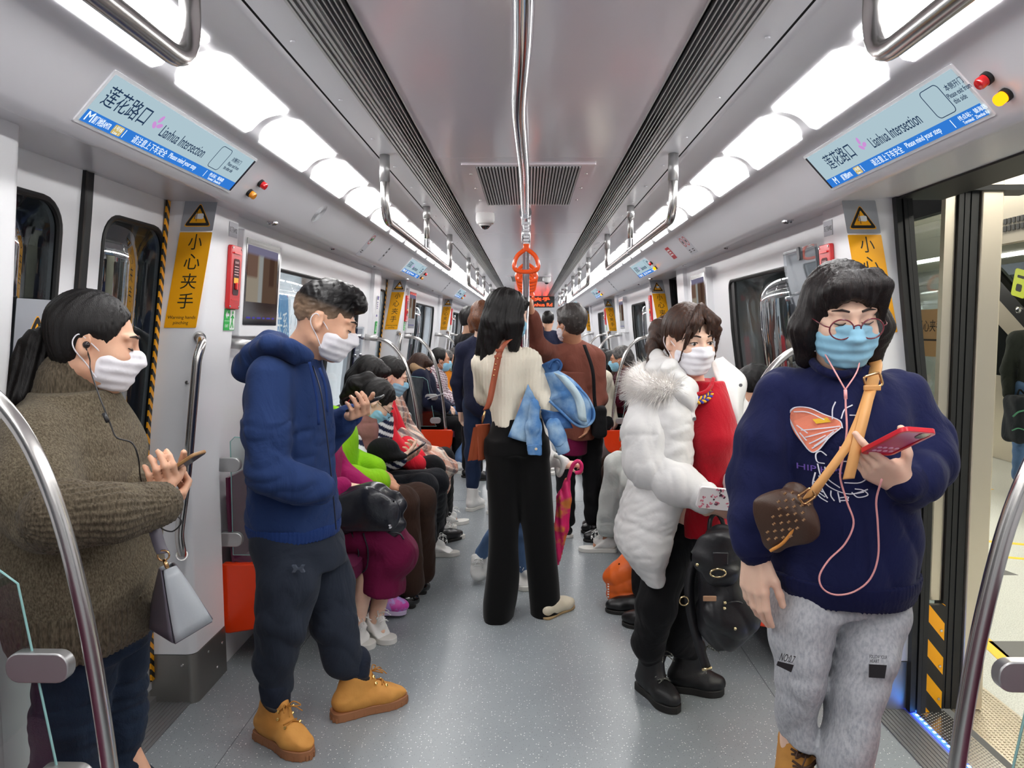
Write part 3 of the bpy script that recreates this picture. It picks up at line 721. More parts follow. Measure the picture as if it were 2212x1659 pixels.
# speaker rings in the left cove
t = thing('speaker_grille', 'faint ringed speaker grille in the left cove', 'speaker', cove_fr(-1, 690, 458, .99)[0])
fr = cove_fr(-1, 690, 458, .99); g = G()
for r in np.linspace(.008, .052, 8): g.ring(circle(r, 24), circle(r - .0018, 24), fr, -.002, .001)
mk('rings', g, mat('cove_line', rgb(190, 192, 196), .4), t, smooth=False)

# ---- overhead rails hung from the ceiling
RX, RB = .603, hz(.467)
def rail(s, y0, y1, label):
    t = thing('overhead_rail', label, 'handrail', (s * RX, (y0 + y1) / 2, RB), 'overhead grab rails')
    top = hz(.733); mk('bar', G().tube(fillet([(s * RX, y0, top), (s * RX, y0, RB), (s * RX, y1, RB), (s * RX, y1, top)], .09), .0185, 14), steel, t, smooth=True)
    ym = (y0 + y1) / 2; mk('post', G().tube([(s * RX, ym, RB + .05), (s * RX, ym, top)], .016, 12), steel, t, smooth=True)
    mk('clamp', G().tube([(s * RX, ym - .035, RB), (s * RX, ym + .035, RB)], .0215, 14).tube([(s * RX, ym, RB), (s * RX, ym, RB + .075)], [.021, .0165], 12), chrome, t, smooth=40)
    for y in (y0, ym, y1): mk('sleeve', G().tube([(s * RX, y, top - .11 if y != ym else top - .07), (s * RX, y, top)], .0215, 14), alu, t, smooth=True)
    return t
for s in (-1, 1):
    r0 = rail(s, 3.27, 5.95, f'bent steel overhead rail hanging on the {lr(s)} over the first seat bay')
    copy_tree(r0, (0, -PER, 0), f'thick bent steel rail end cutting the top {lr(s)} corner of the picture')
    for k in (1, 2): copy_tree(r0, (0, PER * k, 0), f'{"short-looking" if k == 1 else "tiny"} bent overhead rail on the {lr(s)} over the {ORD[k]} seat bay')

# ---- centre bar, pole and hand straps
BZ = hz(.655)
cpx = [(1131, 0), (1129, 90), (1121, 200), (1120, 245), (1132, 370), (1134, 450)]
pts = [atz(u, v, BZ) for u, v in cpx]; pts = [A(pts[0][0], -1.5, BZ)] + pts + [A(-.014, 5.0, BZ), A(-.014, 7.4, BZ)]
t = thing('centre_rail', 'long polished steel bar along the middle of the ceiling', 'handrail', (0, 3, BZ))
mk('bar', G().tube(fillet(pts, .2, 5), .0235, 16), chrome, t, smooth=True)
p = atz(1135, 462, BZ); mk('joint', G().tube([p + A(0, -.06, 0), p + A(0, .1, 0)], .031, 16).tube([p + A(0, -.068, 0), p + A(0, -.055, 0)], .035, 16), chrome, t, smooth=40)
for y in (.9, p[1], 7.3): mk('hanger', G().tube([(-.012, y, BZ), (-.012, y, CEIL)], .015, 12), steel, t, smooth=True)
pp = at(1136, 700, 5.0); px = pp[0]
t = thing('vertical_pole', 'upright polished steel pole behind the woman in the cream sweater', 'pole', (px, 5.0, 0))
mk('tube', G().tube([(px, 5.0, 0), (px, 5.0, BZ)], .0215, 16), chrome, t, smooth=True)
mk('joint', G().tube([(px, 5.0, BZ - .09), (px, 5.0, BZ + .03)], .03, 16), chrome, t, smooth=True); mk('foot_plate', G().lathe([(.05, 0), (.05, .008), (.03, .02)], A(px, 5, 0)), steel, t)
def strap(x, y, label, z=BZ):
    t = thing('hand_strap', label, 'hand strap', (x, y, z), 'orange hand straps on the centre bar')
    g = G()
    for i in range(7): g.box((x - .016, y - .008, z - .055 - i * .019), (x + .016, y + .008, z - .04 - i * .019))
    g.box((x - .027, y - .012, z - .06), (x - .017, y + .012, z + .02)); g.box((x + .017, y - .012, z - .06), (x + .027, y + .012, z + .02))
    mk('belt', g, mat('strap_clear', rgb(226, 226, 232), .15, coat=.6), t, bev=.003)
    b = z - .175; mk('clasp', G().box((x - .018, y - .013, b - .03), (x + .018, y + .013, b + .012)), hang, t, bev=.005)
    loop = curve([(x - .008, y, b - .02), (x - .05, y, b - .055), (x - .068, y, b - .105), (x - .055, y, b - .138), (x, y, b - .146), (x + .055, y, b - .138), (x + .068, y, b - .105), (x + .05, y, b - .055), (x + .008, y, b - .02)], 5)
    mk('ring_handle', G().tube(loop, .0125, 12, closed=True), hang, t, smooth=True); return t
st = strap(-.012, 4.42, 'nearest orange triangular hand strap in the middle of the aisle')
for i, y in enumerate([5.35, 5.75, 6.15, 6.6, 8.3, 8.7, 9.1, 10.8, 11.2]):
    copy_tree(st, (0, y - 4.42, 0), f'orange hand strap stacked behind the nearest one, {["first", "second", "third", "fourth", "fifth", "sixth", "seventh", "eighth", "ninth"][i]} behind it')
t = thing('centre_rail', 'distant continuation of the steel bar along the middle of the ceiling', 'handrail', (0, 10, BZ))
mk('bar', G().tube([(-.012, 8.0, BZ), (-.012, 11.6, BZ)], .0235, 12), chrome, t, smooth=True)
for y in (8.05, 11.5): mk('hanger', G().tube([(-.012, y, BZ), (-.012, y, CEIL)], .015, 12), steel, t, smooth=True)

# ---- ceiling grilles and dome cameras
def vent(y0, label):
    y1 = y0 + 1.12; t = thing('ceiling_vent', label, 'vent', (0, (y0 + y1) / 2, CEIL)); z = CEIL
    g = G().ring(rrect(.6, y1 - y0, .004, 1, 0, (y0 + y1) / 2), rrect(.478, y1 - y0 - .08, .004, 1, 0, (y0 + y1) / 2), (A(0, 0, z), EX, EYv), -.006, .001); mk('frame', g, ceilm, t, smooth=False)
    mk('void', G().box((-.245, y0 + .02, z - .0035), (.245, y1 - .02, z - .0015)), dark, t, smooth=False)
    g = G()
    for x in np.linspace(-.232, .232, 33): g.box((x - .0042, y0 + .04, z - .012), (x + .0042, y1 - .04, z - .003))
    mk('slats', g, alu, t, smooth=False)
    g = G(); [g.lathe([(.007, 0), (.006, -.003), (.001, -.003)], A(x, y, z - .006), n=8) for x in (-.27, .27) for y in (y0 + .2, (y0 + y1) / 2, y1 - .2)]; mk('screw', g, steel, t); return t
v0 = vent(3.47, 'slatted metal air grille in the ceiling ahead of the camera')
copy_tree(v0, (0, PER * 1.55, 0), 'second slatted air grille far down the ceiling')
def dome(x, y, label):
    p = A(x, y, CEIL); t = thing('dome_camera', label, 'security camera', p)
    mk('housing', G().lathe([(.058, 0), (.06, -.02), (.06, -.045), (.053, -.066), (.035, -.072)], p, n=24), paper, t)
    mk('dome', G().lathe([(.034, -.07), (.03, -.085), (.02, -.096), (.008, -.101), (.001, -.102)], p, n=20), mat('dome_smoke', rgb(28, 28, 32), .08, coat=1), t, smooth=True)
    mk('collar', G().lathe([(.036, -.066), (.04, -.078), (.034, -.08)], p, n=20), paper, t); return t
pc = atz(1048, 478, CEIL - .05); d0 = dome(pc[0], pc[1], 'white dome security camera on the ceiling left of the centre bar')
pc2 = atz(1181, 606, CEIL - .05); dome(pc2[0], pc2[1], 'far white dome camera on the ceiling right of the centre bar')

# ---- red LED line sign at the far end
fr = (A(.02, 16.8, hz(.62)), EX, EZ); t = thing('led_sign', 'red dot-matrix text sign over the far gangway', 'display sign', fr[0])
mk('case', G().plate(rrect(1.1, .24, .01, 2), fr, -.08, 0), black, t, smooth=False)
g = G(); text(g, 'Next Lianhua Rd', fr, .1, -.06, w=.8, h=.07); text(g, '小心夹手', fr, .1, .06, w=.7, h=.08); mk('lettering', g, emis('led_red', (1, .04, .01, 1), 4), t, smooth=False)

# ---- TV screens on the window walls
def wall_fr(s, y, z, off=0): return (A(s * (W_(z) - off), y, z), A(0, 1, 0) if s < 0 else A(0, -1, 0), nrm(A(s * (W_(z + .15) - W_(z - .15)), 0, .3)))
def tv(s, k, yc, label):
    fr = wall_fr(s, yc + PER * k, 1.685, .0); t = thing('wall_television', label, 'television', fr[0], 'televisions by the windows')
    mk('casing', G().plate(rrect(.50, .46, .012, 3), fr, -.02, .045), white, t, bev=.004)
    mk('screen', G().plate(rrect(.44, .375, .004, 2, 0, .01), fr, .045, .047), mat('tv_black', rgb(14, 13, 18), .12, coat=.5), t, smooth=False)
    vm = vmat('tv_picture'); g = G(); P = np.array([[fr[0] + fr[1] * x + fr[2] * y + np.cross(fr[1], fr[2]) * .0478 for x in np.linspace(-.205, .19, 24)] for y in np.linspace(-.075, .17, 18)]); g.grid(P)
    cc = []
    for y in np.linspace(0, 1, 18):
        for x in np.linspace(0, 1, 24):
            c = np.array([150, 140, 125.]) if x < .45 else np.array([92, 72, 60.])
            if y > .85: c = np.array([120, 116, 140.])
            elif x < .33 and y > .45: c = np.array([112, 88, 76.])
            elif .38 < x < .5: c = np.array([150, 152, 150.])
            elif .72 < x < .9 and .3 < y < .85: c = np.array([72, 52, 44.])
            cc.append(rgb(*c)[:3])
    m = bpy.data.materials.get('tv_glow')
    if not m:
        m = emis('tv_glow', (1, 1, 1, 1), .42); a = m.node_tree.nodes.new('ShaderNodeAttribute'); a.attribute_name = 'Col'
        e = [n for n in m.node_tree.nodes if n.type == 'EMISSION'][0]; m.node_tree.links.new(a.outputs['Color'], e.inputs[0])
    mk('picture', g, m, t, col=cc)
    g = G(); [g.plate(rrect(.05 - .02 * (i % 2), .008, .001, 1, -.16 + i * .065, -.145), fr, .047, .0475) for i in range(6)]; mk('ticker', g, emis('tv_ticker', rgb(70, 64, 140), .6), t, smooth=False); return t
tv(-1, 0, 3.52, 'wall television showing a brown picture beside the nearest left pillar')
tv(-1, 1, 3.52, 'small wall television beside the second left door pillar')
tv(1, 0, 5.54, 'wall television past the window on the right, by the second door'); tv(1, 1, 5.54, 'distant wall television on the right by the third door')
# acrylic notice frames
def notice(s, y, z, w, h, label, printm, k=0):
    fr = wall_fr(s, y, z, .022); t = thing('notice_board', label, 'notice', fr[0])
    mk('holder', G().plate(rrect(w, h, .01, 3), fr, 0, .012), glass('acrylic', (.85, .88, .9, 1), .12), t, smooth=False)
    mk('sheet', G().plate(rrect(w - .03, h - .03, .004, 2), fr, .001, .004), printm, t, smooth=False)
    g = G(); [g.lathe([(.012, 0), (.012, .02), (.008, .022), (.001, .022)], fr[0] + fr[1] * x + fr[2] * yy, np.cross(fr[1], fr[2]), 10) for x in (-w / 2 + .01, w / 2 - .01) for yy in (-h * .22, h * .22)]; mk('stud', g, chrome, t); return t, fr
t, fr = notice(1, 3.50, 1.46, .40, .78, 'grey acrylic notice frame on the right wall behind the woman in glasses', mat('poster_grey', rgb(120, 126, 130), .3, var=(5, rgb(70, 74, 84), .45, .6)))
mk('clip', G().plate(rrect(.03, .06, .012, 3, .02, .365), fr, .012, .02), mat('clip_grey', rgb(90, 92, 96), .4), t, smooth=False)
t, fr = notice(-1, 5.72, 1.36, .22, .3, 'navy blue notice in an acrylic holder beside the second left pillar', mat('poster_navy', rgb(38, 40, 88), .3))
g = G(); [g.plate(rrect(.13, .012, .001, 1, -.01, .02 - i * .045), fr, .004, .0046) for i in range(3)]; mk('print', g, paper, t, smooth=False)

# ---- lit advertising panel outside the left window
fr = (A(-2.0, 8.0, 1.45), A(0, 1, 0), EZ); t = thing('advert_lightbox', 'bright advertising panel with blue label seen through the left window', 'advertisement', fr[0])
mk('panel', G().plate(rrect(5.2, 1.5, .02, 2), fr, -.19, 0), emis('advert_glow', rgb(222, 226, 230), 1.1), t, smooth=False)
fr2 = (at(612, 672, 5.05 - .0) * 0 + A(-1.98, 6.15, 1.56), A(0, 1, 0), EZ)
mk('blue_label', G().plate(rrect(.46, .42, .03, 4, -.06, 0), fr2, 0, .006), emis('advert_blue', rgb(108, 168, 220), .75), t, smooth=False)
g = G(); text(g, '关系', fr2, .0, -.03, w=.27, h=.2, lift=.008); mk('lettering', g, emis('advert_white', rgb(240, 246, 250), .9), t, smooth=False)
g = G().plate(circle(.18, 20, .75, .35), fr2, 0, .004); g.plate(rrect(.5, .3, .1, 4, 1.05, -.1), fr2, 0, .004); mk('figure_print', g, emis('advert_peach', rgb(226, 205, 196), .75), t, smooth=False)

# ---- seats
def bench(s, y0, y1, label):
    t = thing('bench_seat', label, 'bench', (s * 1.0, (y0 + y1) / 2, 0), 'orange bench seats')
    n = 6; L = (y1 - y0) / n; seatm = mat('seat_purple', rgb(92, 34, 62), .35, coat=.2)
    for i in range(n):
        a, b = y0 + i * L + .006, y0 + (i + 1) * L - .006
        P = []
        for x, z in ((1.30, .455), (1.15, .42), (1.0, .418), (.88, .432), (.80, .44), (.775, .425), (.775, .37)):
            P.append([(s * x, y, z + .018 * (2 * abs(q - .5)) ** 3) for q, y in zip(np.linspace(0, 1, 9), np.linspace(a, b, 9))])
        mk('seat_pan', G().grid(np.array(P), .012 * -s), seatm, t, smooth=50)
        P = [[(s * (x), y, z) for y in np.linspace(a, b, 5)] for x, z in ((1.285, .45), (1.30, .6), (1.305, .75), (1.305, .84))]
        mk('seat_back', G().grid(np.array(P), .012 * -s), seatm, t, smooth=50)
    mk('undercarriage', G().box((min(s * .86, s * 1.30), y0 + .02, .28), (max(s * .86, s * 1.30), y1 - .02, .40)), dark, t, smooth=False)
    for y, e in ((y0, 1), (y1, -1)):
        pl = [(1.335, .465), (1.335, .15), (.83, .235), (.785, .30), (.768, .44), (.785, .465)]
        pl = [(s * x, z) for x, z in pl]
        pl = [tuple(q[:2]) for q in fillet([(x, z, 0) for x, z in pl + pl[:1]], .03, 4)[:-1]]
        mk('end_panel', G().plate(pl, (A(0, y, 0), EX, EZ), -.022, .022), orange, t, bev=.008)
    return t
rails = [(1.30, 1.432), (1.20, 1.418), (1.10, 1.382), (1.01, 1.285), (.945, 1.13), (.90, .93), (.87, .72), (.845, .46)]
def screen_(s, y, label, facing):
    t = thing('draught_screen', label, 'glass screen', (s * 1.08, y, .46), 'curved rail screens at the bench ends')
    c = curve([(s * x, y, z) for x, z in rails], 6); mk('curved_rail', G().tube(c, .0165, 14), steel, t, smooth=True)
    mk('wall_sleeve', G().tube([(s * 1.31, y, 1.433), (s * 1.19, y, 1.415)], [.026, .022], 14), alu, t, smooth=True)
    pn = [(1.29, .50), (1.29, 1.0), (1.27, 1.02), (1.07, 1.0), (1.03, .97), (.955, .52), (.94, .50)]
    mk('glass_pane', G().plate([(s * x, z) for x, z in pn], (A(0, y, 0), EX, EZ), -.005, .005), glassc, t, smooth=False)
    mk('pane_edge', G().tube([(s * x, y, z) for x, z in pn], .0024, 6, closed=True), mat('glass_edge', rgb(150, 200, 198), .2), t)
    for x, z, w in ((1.30, .90, .11), (1.30, .57, .11), (.955, .80, .13), (.915, .56, .11)):
        cc_ = x if x > 1.2 else x + .035; mk('clip', G().plate(rrect(w, .062, .028, 5, s * cc_, z), (A(0, y, 0), EX, EZ), -.014, .014), alu, t, bev=.003)
    return t
for s in (-1, 1):
    for k, (a, b) in enumerate(((-1.02, 1.50), (3.28, 6.06), (7.83, 10.61), (12.38, 15.16))):
        nm = ['near', 'first', 'second', 'third'][k]
        bench(s, a, b, f'orange-ended bench seat along the {lr(s)} wall in the {["bay beside the camera", "first bay past the near door", "second bay", "far third bay"][k]}')
        for y, e in ((a, 'start'), (b, 'end')):
            if k == 0 and e == 'start': continue
            lb = f'curved steel rail with glass in the bottom {lr(s)} corner' if k == 0 else f'curved steel rail and glass screen at the {"near" if e == "start" else "far"} end of the {nm} {lr(s)} bench'
            screen_(s, y, lb, e)
# dark bracket on the near left glass
# ---- door grab handles on the pillars
def pillar_handle(s, k, label):
    q = [(1.265, 2.94, 1.455), (1.225, 2.87, 1.435), (1.235, 2.845, 1.38), (1.285, 2.845, .95), (1.325, 2.845, .70), (1.32, 2.86, .625), (1.36, 2.94, .60)]
    c = fillet([A(s * x, y + PER * k, z) for x, y, z in q], .05, 5); t = thing('pillar_handle', label, 'grab handle', c[0], 'steel grab handles on the pillars')
    mk('bar', G().tube(c, .0165, 14), steel, t, smooth=True)
    for p, q2 in ((c[0], c[1]), (c[-1], c[-2])): d = nrm(q2 - p); mk('flange', G().tube([p - d * .01, p + d * .015], .022, 14), steel, t, smooth=40)
for s in (-1, 1):
    for k in range(3): pillar_handle(s, k, f'bent steel grab handle on the {ORD[k]} {lr(s)} door pillar')
# ================================================================== the station outside the open right door
terr = mat('platform_terrazzo', rgb(206, 208, 200), .35, bump=(60, .03), var=(180, rgb(172, 174, 168), .42, .62))
pf = G().box((1.9, -4, -.06), (9.5, 22, -.005)); mk('floor_platform', pf, terr, kind='structure', smooth=False)
psteel = mat('champagne_steel', rgb(206, 196, 178), .3, metal=.75)
g = G().box((1.66, -4, -.06), (1.9, 22, -.004))
for i in range(14):
    for j in range(120): g.box((1.67 + i * .0163, 1.9 + j * .0163, -.004), (1.676 + i * .0163, 1.906 + j * .0163, -.001))
mk('trim_80', g, psteel, kind='structure', smooth=False)
ymark = mat('floor_yellow', rgb(246, 190, 40), .45); dmark = mat('floor_charcoal', rgb(92, 92, 90), .5)
def strip(name, pts, m, label):
    P = [atz(u, v, -.004) for u, v in pts]; c = np.mean(P, 0); t = mk(name, G().plate([(p[0], p[1]) for p in P], (A(0, 0, -.005), EX, EYv), 0, .0012), m, None, label, 'floor marking', smooth=False)
strip('floor_line', [(2100, 1168), (2100, 1164), (2235, 1176), (2235, 1180)][::1], ymark, 'thin yellow line across the platform floor, the farther of two')
strip('floor_line', [(2100, 1199), (2100, 1195), (2235, 1207), (2235, 1211)], ymark, 'thin yellow line across the platform floor, the nearer of two')
strip('floor_line', [(2100, 1372), (2100, 1345), (2235, 1468), (2235, 1500)], ymark, 'broad yellow band slanting over the platform floor')
strip('floor_patch', [(2100, 1242), (2100, 1206), (2200, 1242)], dmark, 'dark grey triangle on the platform floor')
strip('floor_patch', [(2135, 1385), (2235, 1385), (2235, 1470)], dmark, 'dark grey wedge on the platform beyond the yellow band')
strip('floor_arrow', [(2106, 1062), (2106, 1050), (2148, 1057)], ymark, 'orange arrow tip on the platform floor')
# platform screen door: post, rubber, fixed glass
g = G().box((1.695, 2.95, 0), (1.778, 3.04, 2.3)); o = mk('trim_81', g, psteel, kind='structure', smooth=False, bev=.006)
mk('foot', G().lathe([(.006, 0), (.005, .003), (.001, .003)], A(1.735, 2.949, .04), (0, -1, 0), 8), steel, o)
g = G()
for x in (1.614, 1.636, 1.66): g.box((x, 2.955, 0), (x + .018, 3.02, 2.28))
g.box((1.615, 2.96, 0), (1.69, 3.01, 2.28)); g.box((1.55, 2.93, 2.0), (1.9, 3.06, 2.02)); mk('trim_82', g, black, kind='structure', smooth=False)
mk('trim_83', G().box((1.572, 2.97, .43), (1.612, 3.0, 2.2)), psteel, kind='structure', smooth=False)
o = mk('hazard_post', G().box((1.512, 2.915, 0.006), (1.600, 2.935, .43)), haz2, None, 'yellow and black striped plate at the foot of the open doorway', 'hazard plate', smooth=False)
sg = G(); [sg.lathe([(.006, 0), (.005, .003), (.001, .003)], A(1.588, 2.915, z), (0, -1, 0), 8) for z in (.06, .19, .33)]; mk('screw', sg, steel, o)
t = thing('screen_door', 'fixed dark glass panel of the platform screen doors seen past the pillar', 'glass panel', (1.72, 3.8, 0))
mk('frame', G().ring([(3.06, 0), (4.7, 0), (4.7, 2.2), (3.06, 2.2)], [(3.12, .1), (4.62, .1), (4.62, 1.97), (3.12, 1.97)], (A(1.72, 0, 0), EYv, EZ), -.02, .02), black, t, smooth=False)
mk('pane', G().box((1.715, 3.1, .08), (1.725, 4.64, 1.99)), glass('psd_glass', (.72, .76, .74, 1), .18), t, smooth=False)
fr = (A(1.711, 3.32, 1.47), A(0, -1, 0), EZ)
mk('tan_notice', G().plate(rrect(.3, .2, .004, 2), fr, 0, .002), mat('tan_notice', rgb(196, 150, 96), .45), t, smooth=False)
g = G(); text(g, '当心夹手', fr, 0, .03, w=.2, h=.05, lift=.0025); g.plate(rrect(.2, .008, .001, 1, 0, -.03), fr, .002, .003); mk('lettering', g, ink, t, smooth=False)
for k in range(1, 4):                                   # dark screen-door glazing along the rest of the train
    y0 = 4.75 + (k - 1) * PER * 1.0
    t = thing('screen_door', f'run of platform screen glazing outside the {ORD[k - 1]} right window bay', 'glass panel', (1.75, y0 + 2, 0))
    mk('pane', G().box((1.73, y0, 0), (1.76, y0 + PER - .06, 2.3)), mat('psd_dark', rgb(24, 27, 29), .12), t, smooth=False)
# dark tunnel wall on the left
mk('wall_tunnel', G().box((-2.3, -4.5, -1), (-2.2, 24, 3)), mat('tunnel', rgb(26, 27, 29), .8), kind='structure', smooth=False)
# platform ceiling and back wall
mk('ceiling_platform', G().box((1.8, -4, 2.75), (9.6, 24, 2.8)), mat('platform_ceiling', rgb(196, 190, 170), .5), kind='structure', smooth=False)
mk('wall_platform', G().box((8.4, -4, -.05), (8.5, 24, 2.8)), mat('platform_wall', rgb(170, 170, 160), .4), kind='structure', smooth=False)
mk('wall_platform_end', G().box((1.8, 22, -.05), (8.5, 22.1, 2.8)), mat('platform_wall2', rgb(120, 120, 112), .4), kind='structure', smooth=False)
for i, (x, y) in enumerate([(3.0, 1), (3.0, 5), (3.0, 9), (3.0, 13), (7.2, 3), (7.2, 9), (7.2, 15)]):
    mk('platform_lamp', G().box((x - .1, y - 1.6, 2.72), (x + .1, y + 1.6, 2.749)), emis('platform_glow', (1, .97, .88, 1), 22), None, f'long strip lamp in the platform ceiling, {["first near", "second near", "third near", "fourth near", "first far", "second far", "third far"][i]} row', 'strip lamp', 'platform strip lamps', smooth=False)
# header grille over the platform
fr = (atx(2190, 437, 3.2), A(0, -1, 0), EZ); t = thing('header_grille', 'pale grille with square holes above the platform doorway', 'grille', fr[0])
mk('panel', G().box((3.24, 3.2, 2.07), (3.3, 8, 2.5)), psteel, t, smooth=False)
g = G(); [g.box((3.232, 4.0 + i * .046, 2.15 + j * .05), (3.241, 4.03 + i * .046, 2.185 + j * .05)) for i in range(40) for j in range(2)]; mk('holes', g, dark, t, smooth=False)
# escalator flank: steel cladding below, slanting glass and handrail
EXX = 5.5
t = thing('escalator', 'steel-clad escalator with dark glass side and slanting black handrail on the platform', 'escalator', (EXX + .3, 7.5, 0))
def onp(u, v, x=EXX): return atx(u, v, x)
def pl(name, pix, m, d=.03, x=EXX):
    P = [onp(u, v, x) for u, v in pix]; mk(name, G().plate([(p[1], p[2]) for p in P], (A(x, 0, 0), EYv, EZ), -d, d), m, t, smooth=False)
pl('lower_cladding', [(2090, 969), (2420, 1063), (2420, 850), (2090, 800)], psteel, .05)
pl('dark_panel', [(2090, 800), (2420, 850), (2420, 720), (2212, 718), (2090, 570)], mat('esc_black', rgb(22, 24, 24), .12), .04, EXX + .02)
pl('steel_band', [(2090, 618), (2300, 846), (2300, 790), (2090, 556)], psteel, .05, EXX - .02)
pl('black_band', [(2090, 560), (2300, 792), (2300, 750), (2090, 515)], mat('esc_rubber', rgb(14, 14, 14), .3), .06, EXX - .03)
pl('glass_balustrade', [(2090, 516), (2300, 752), (2420, 560), (2420, 440), (2090, 470)], glass('esc_glass', (.3, .33, .32, 1), .14), .01, EXX)
p = onp(2203, 669, EXX - .08); mk('bolt', G().lathe([(.045, 0), (.035, .03), (.001, .04)], p, (-1, 0, 0), 14), chrome, t)
p = onp(2204, 612, EXX - .12); fr = (p, nrm(A(0, -1, -.25)), nrm(A(0, -.25, 1)))
o = thing('hanging_tag', 'yellow-green tag sticker on the escalator glass at the right edge', 'sticker', p); mk('tag', G().plate(rrect(.24, .3, .03, 4), fr, 0, .006), mat('tag_green', rgb(190, 204, 40), .4), o, smooth=False)
g = G().plate(rrect(.1, .08, .02, 3, 0, -.05), fr, .006, .008).plate(rrect(.12, .03, .01, 2, 0, .07), fr, .006, .008); mk('print', g, inkblack, o, smooth=False)
# ================================================================== smooth bodies and clothes: blended solids meshed as one skin
class S:
    def __init__(s): s.p = []; s.post = None
    def add(s, f, lo, hi, k, m): s.p.append((f, np.asarray(lo, float), np.asarray(hi, float), k, m)); return s
    def cap(s, a, b, ra, rb=None, k=.02, m=0, flat=None):
        """tapering limb; flat=(direction, ratio) squashes it"""
        a = np.asarray(a, float); b = np.asarray(b, float); rb = ra if rb is None else rb; ab = b - a; L2 = ab @ ab + 1e-12
        R = max(ra, rb)
        if flat is not None: fd, fr_ = nrm(flat[0]), flat[1]; R = R * max(1, fr_)
        def f(P):
            t = np.clip((P - a) @ ab / L2, 0, 1); q = P - a - t[:, None] * ab; r = ra + (rb - ra) * t
            if flat is None: return np.sqrt((q * q).sum(1)) - r
            c = q @ fd; d2 = (q * q).sum(1) - c * c; c = c / fr_; return (np.sqrt(np.maximum(d2 + c * c, 1e-12)) - r) * min(1, fr_)
        return s.add(f, np.minimum(a, b) - R, np.maximum(a, b) + R, k, m)
    def chain(s, pts, rs, k=.02, m=0, flat=None):
        for i in range(len(pts) - 1): s.cap(pts[i], pts[i + 1], rs[i], rs[i + 1], k if i == 0 else min(k, .03), m, flat)
        return s
    def ell(s, c, r, R=None, k=.02, m=0):
        c = np.asarray(c, float); r = np.asarray(r, float); mn = r.min()
        def f(P):
            q = P - c
            if R is not None: q = q @ R
            q = q / r; n = np.sqrt((q * q).sum(1)); n2 = np.sqrt(((q / r) ** 2).sum(1)) + 1e-9
            return n * (n - 1) / n2
        e = r if R is None else np.sqrt(((R * r) ** 2).sum(1)); return s.add(f, c - e, c + e, k, m)
    def box(s, c, h, R=None, rd=.01, k=.01, m=0):
        c = np.asarray(c, float); h = np.asarray(h, float)
        def f(P):
            q = P - c
            if R is not None: q = q @ R
            q = np.abs(q) - (h - rd); return np.sqrt((np.maximum(q, 0) ** 2).sum(1)) + np.minimum(q.max(1), 0) - rd
        e = h if R is None else (np.abs(R) @ h); return s.add(f, c - e, c + e, k, m)
    def stack(s, rows, k=.02, m=0, pw=2.0):
        """rows (z,cx,cy,a,b[,phi]) : level elliptical sections joined smoothly"""
        rows = sorted(rows); Z = np.array([r[0] for r in rows]); T = np.array([list(r[1:5]) + [r[5] if len(r) > 5 else 0] for r in rows])
        zz = np.linspace(Z[0], Z[-1], 60); TT = np.stack([np.interp(zz, Z, T[:, i]) for i in range(5)], 1)
        ker = np.ones(7) / 7; TT = np.stack([np.convolve(np.pad(TT[:, i], 3, 'edge'), ker, 'valid') for i in range(5)], 1)
        def f(P):
            z = P[:, 2]; cx, cy, a, b, ph = [np.interp(z, zz, TT[:, i]) for i in range(5)]
            c, s_ = np.cos(ph), np.sin(ph); dx, dy = P[:, 0] - cx, P[:, 1] - cy; x = dx * c + dy * s_; y = -dx * s_ + dy * c
            n = np.sqrt((x / a) ** 2 + (y / b) ** 2) + 1e-9; n2 = np.sqrt((x / a ** 2) ** 2 + (y / b ** 2) ** 2) + 1e-9
            d = n * (n - 1) / n2; dz = np.maximum(Z[0] - z, z - Z[-1]); return np.where(dz > 0, np.sqrt(np.maximum(d, 0) ** 2 + dz ** 2), np.maximum(d, dz))
        M = np.maximum(T[:, 2], T[:, 3]).max(); return s.add(f, A((T[:, 0] - M).min(), (T[:, 1] - M).min(), Z[0]), A((T[:, 0] + M).max(), (T[:, 1] + M).max(), Z[-1]), k, m)
    def cut(s, pt, n, k=.004):                    # keep the side n points away from
        pt = np.asarray(pt, float); n = nrm(n); return s.add(lambda P: (P - pt) @ n, A(-1e3, -1e3, -1e3), A(1e3, 1e3, 1e3), k, 2)
    def ev(s, cen, off, mg):
        B = len(cen); n = len(off); D = np.full((B, n), 1e3)
        half = np.abs(off).max(0) if n > 1 else np.zeros(3)
        for f, lo, hi, k, m in s.p:
            if m == 2: idx = np.arange(B)
            else: idx = np.nonzero(((cen + half >= lo - mg - k) & (cen - half <= hi + mg + k)).all(1))[0]
            if not len(idx): continue
            P = (cen[idx][:, None, :] + off[None]).reshape(-1, 3); d = f(P).reshape(len(idx), n); D0 = D[idx]
            if m == 0: h = np.maximum(k - np.abs(D0 - d), 0) / k; D[idx] = np.minimum(D0, d) - h * h * k * .25
            else:
                if m == 1: d = -d
                h = np.maximum(k - np.abs(D0 - d), 0) / k; D[idx] = np.maximum(D0, d) + h * h * k * .25
        if s.post is not None:
            nb = np.abs(D) < .06; P = (cen[:, None, :] + off[None]); D[nb] += s.post(P[nb])
        return D
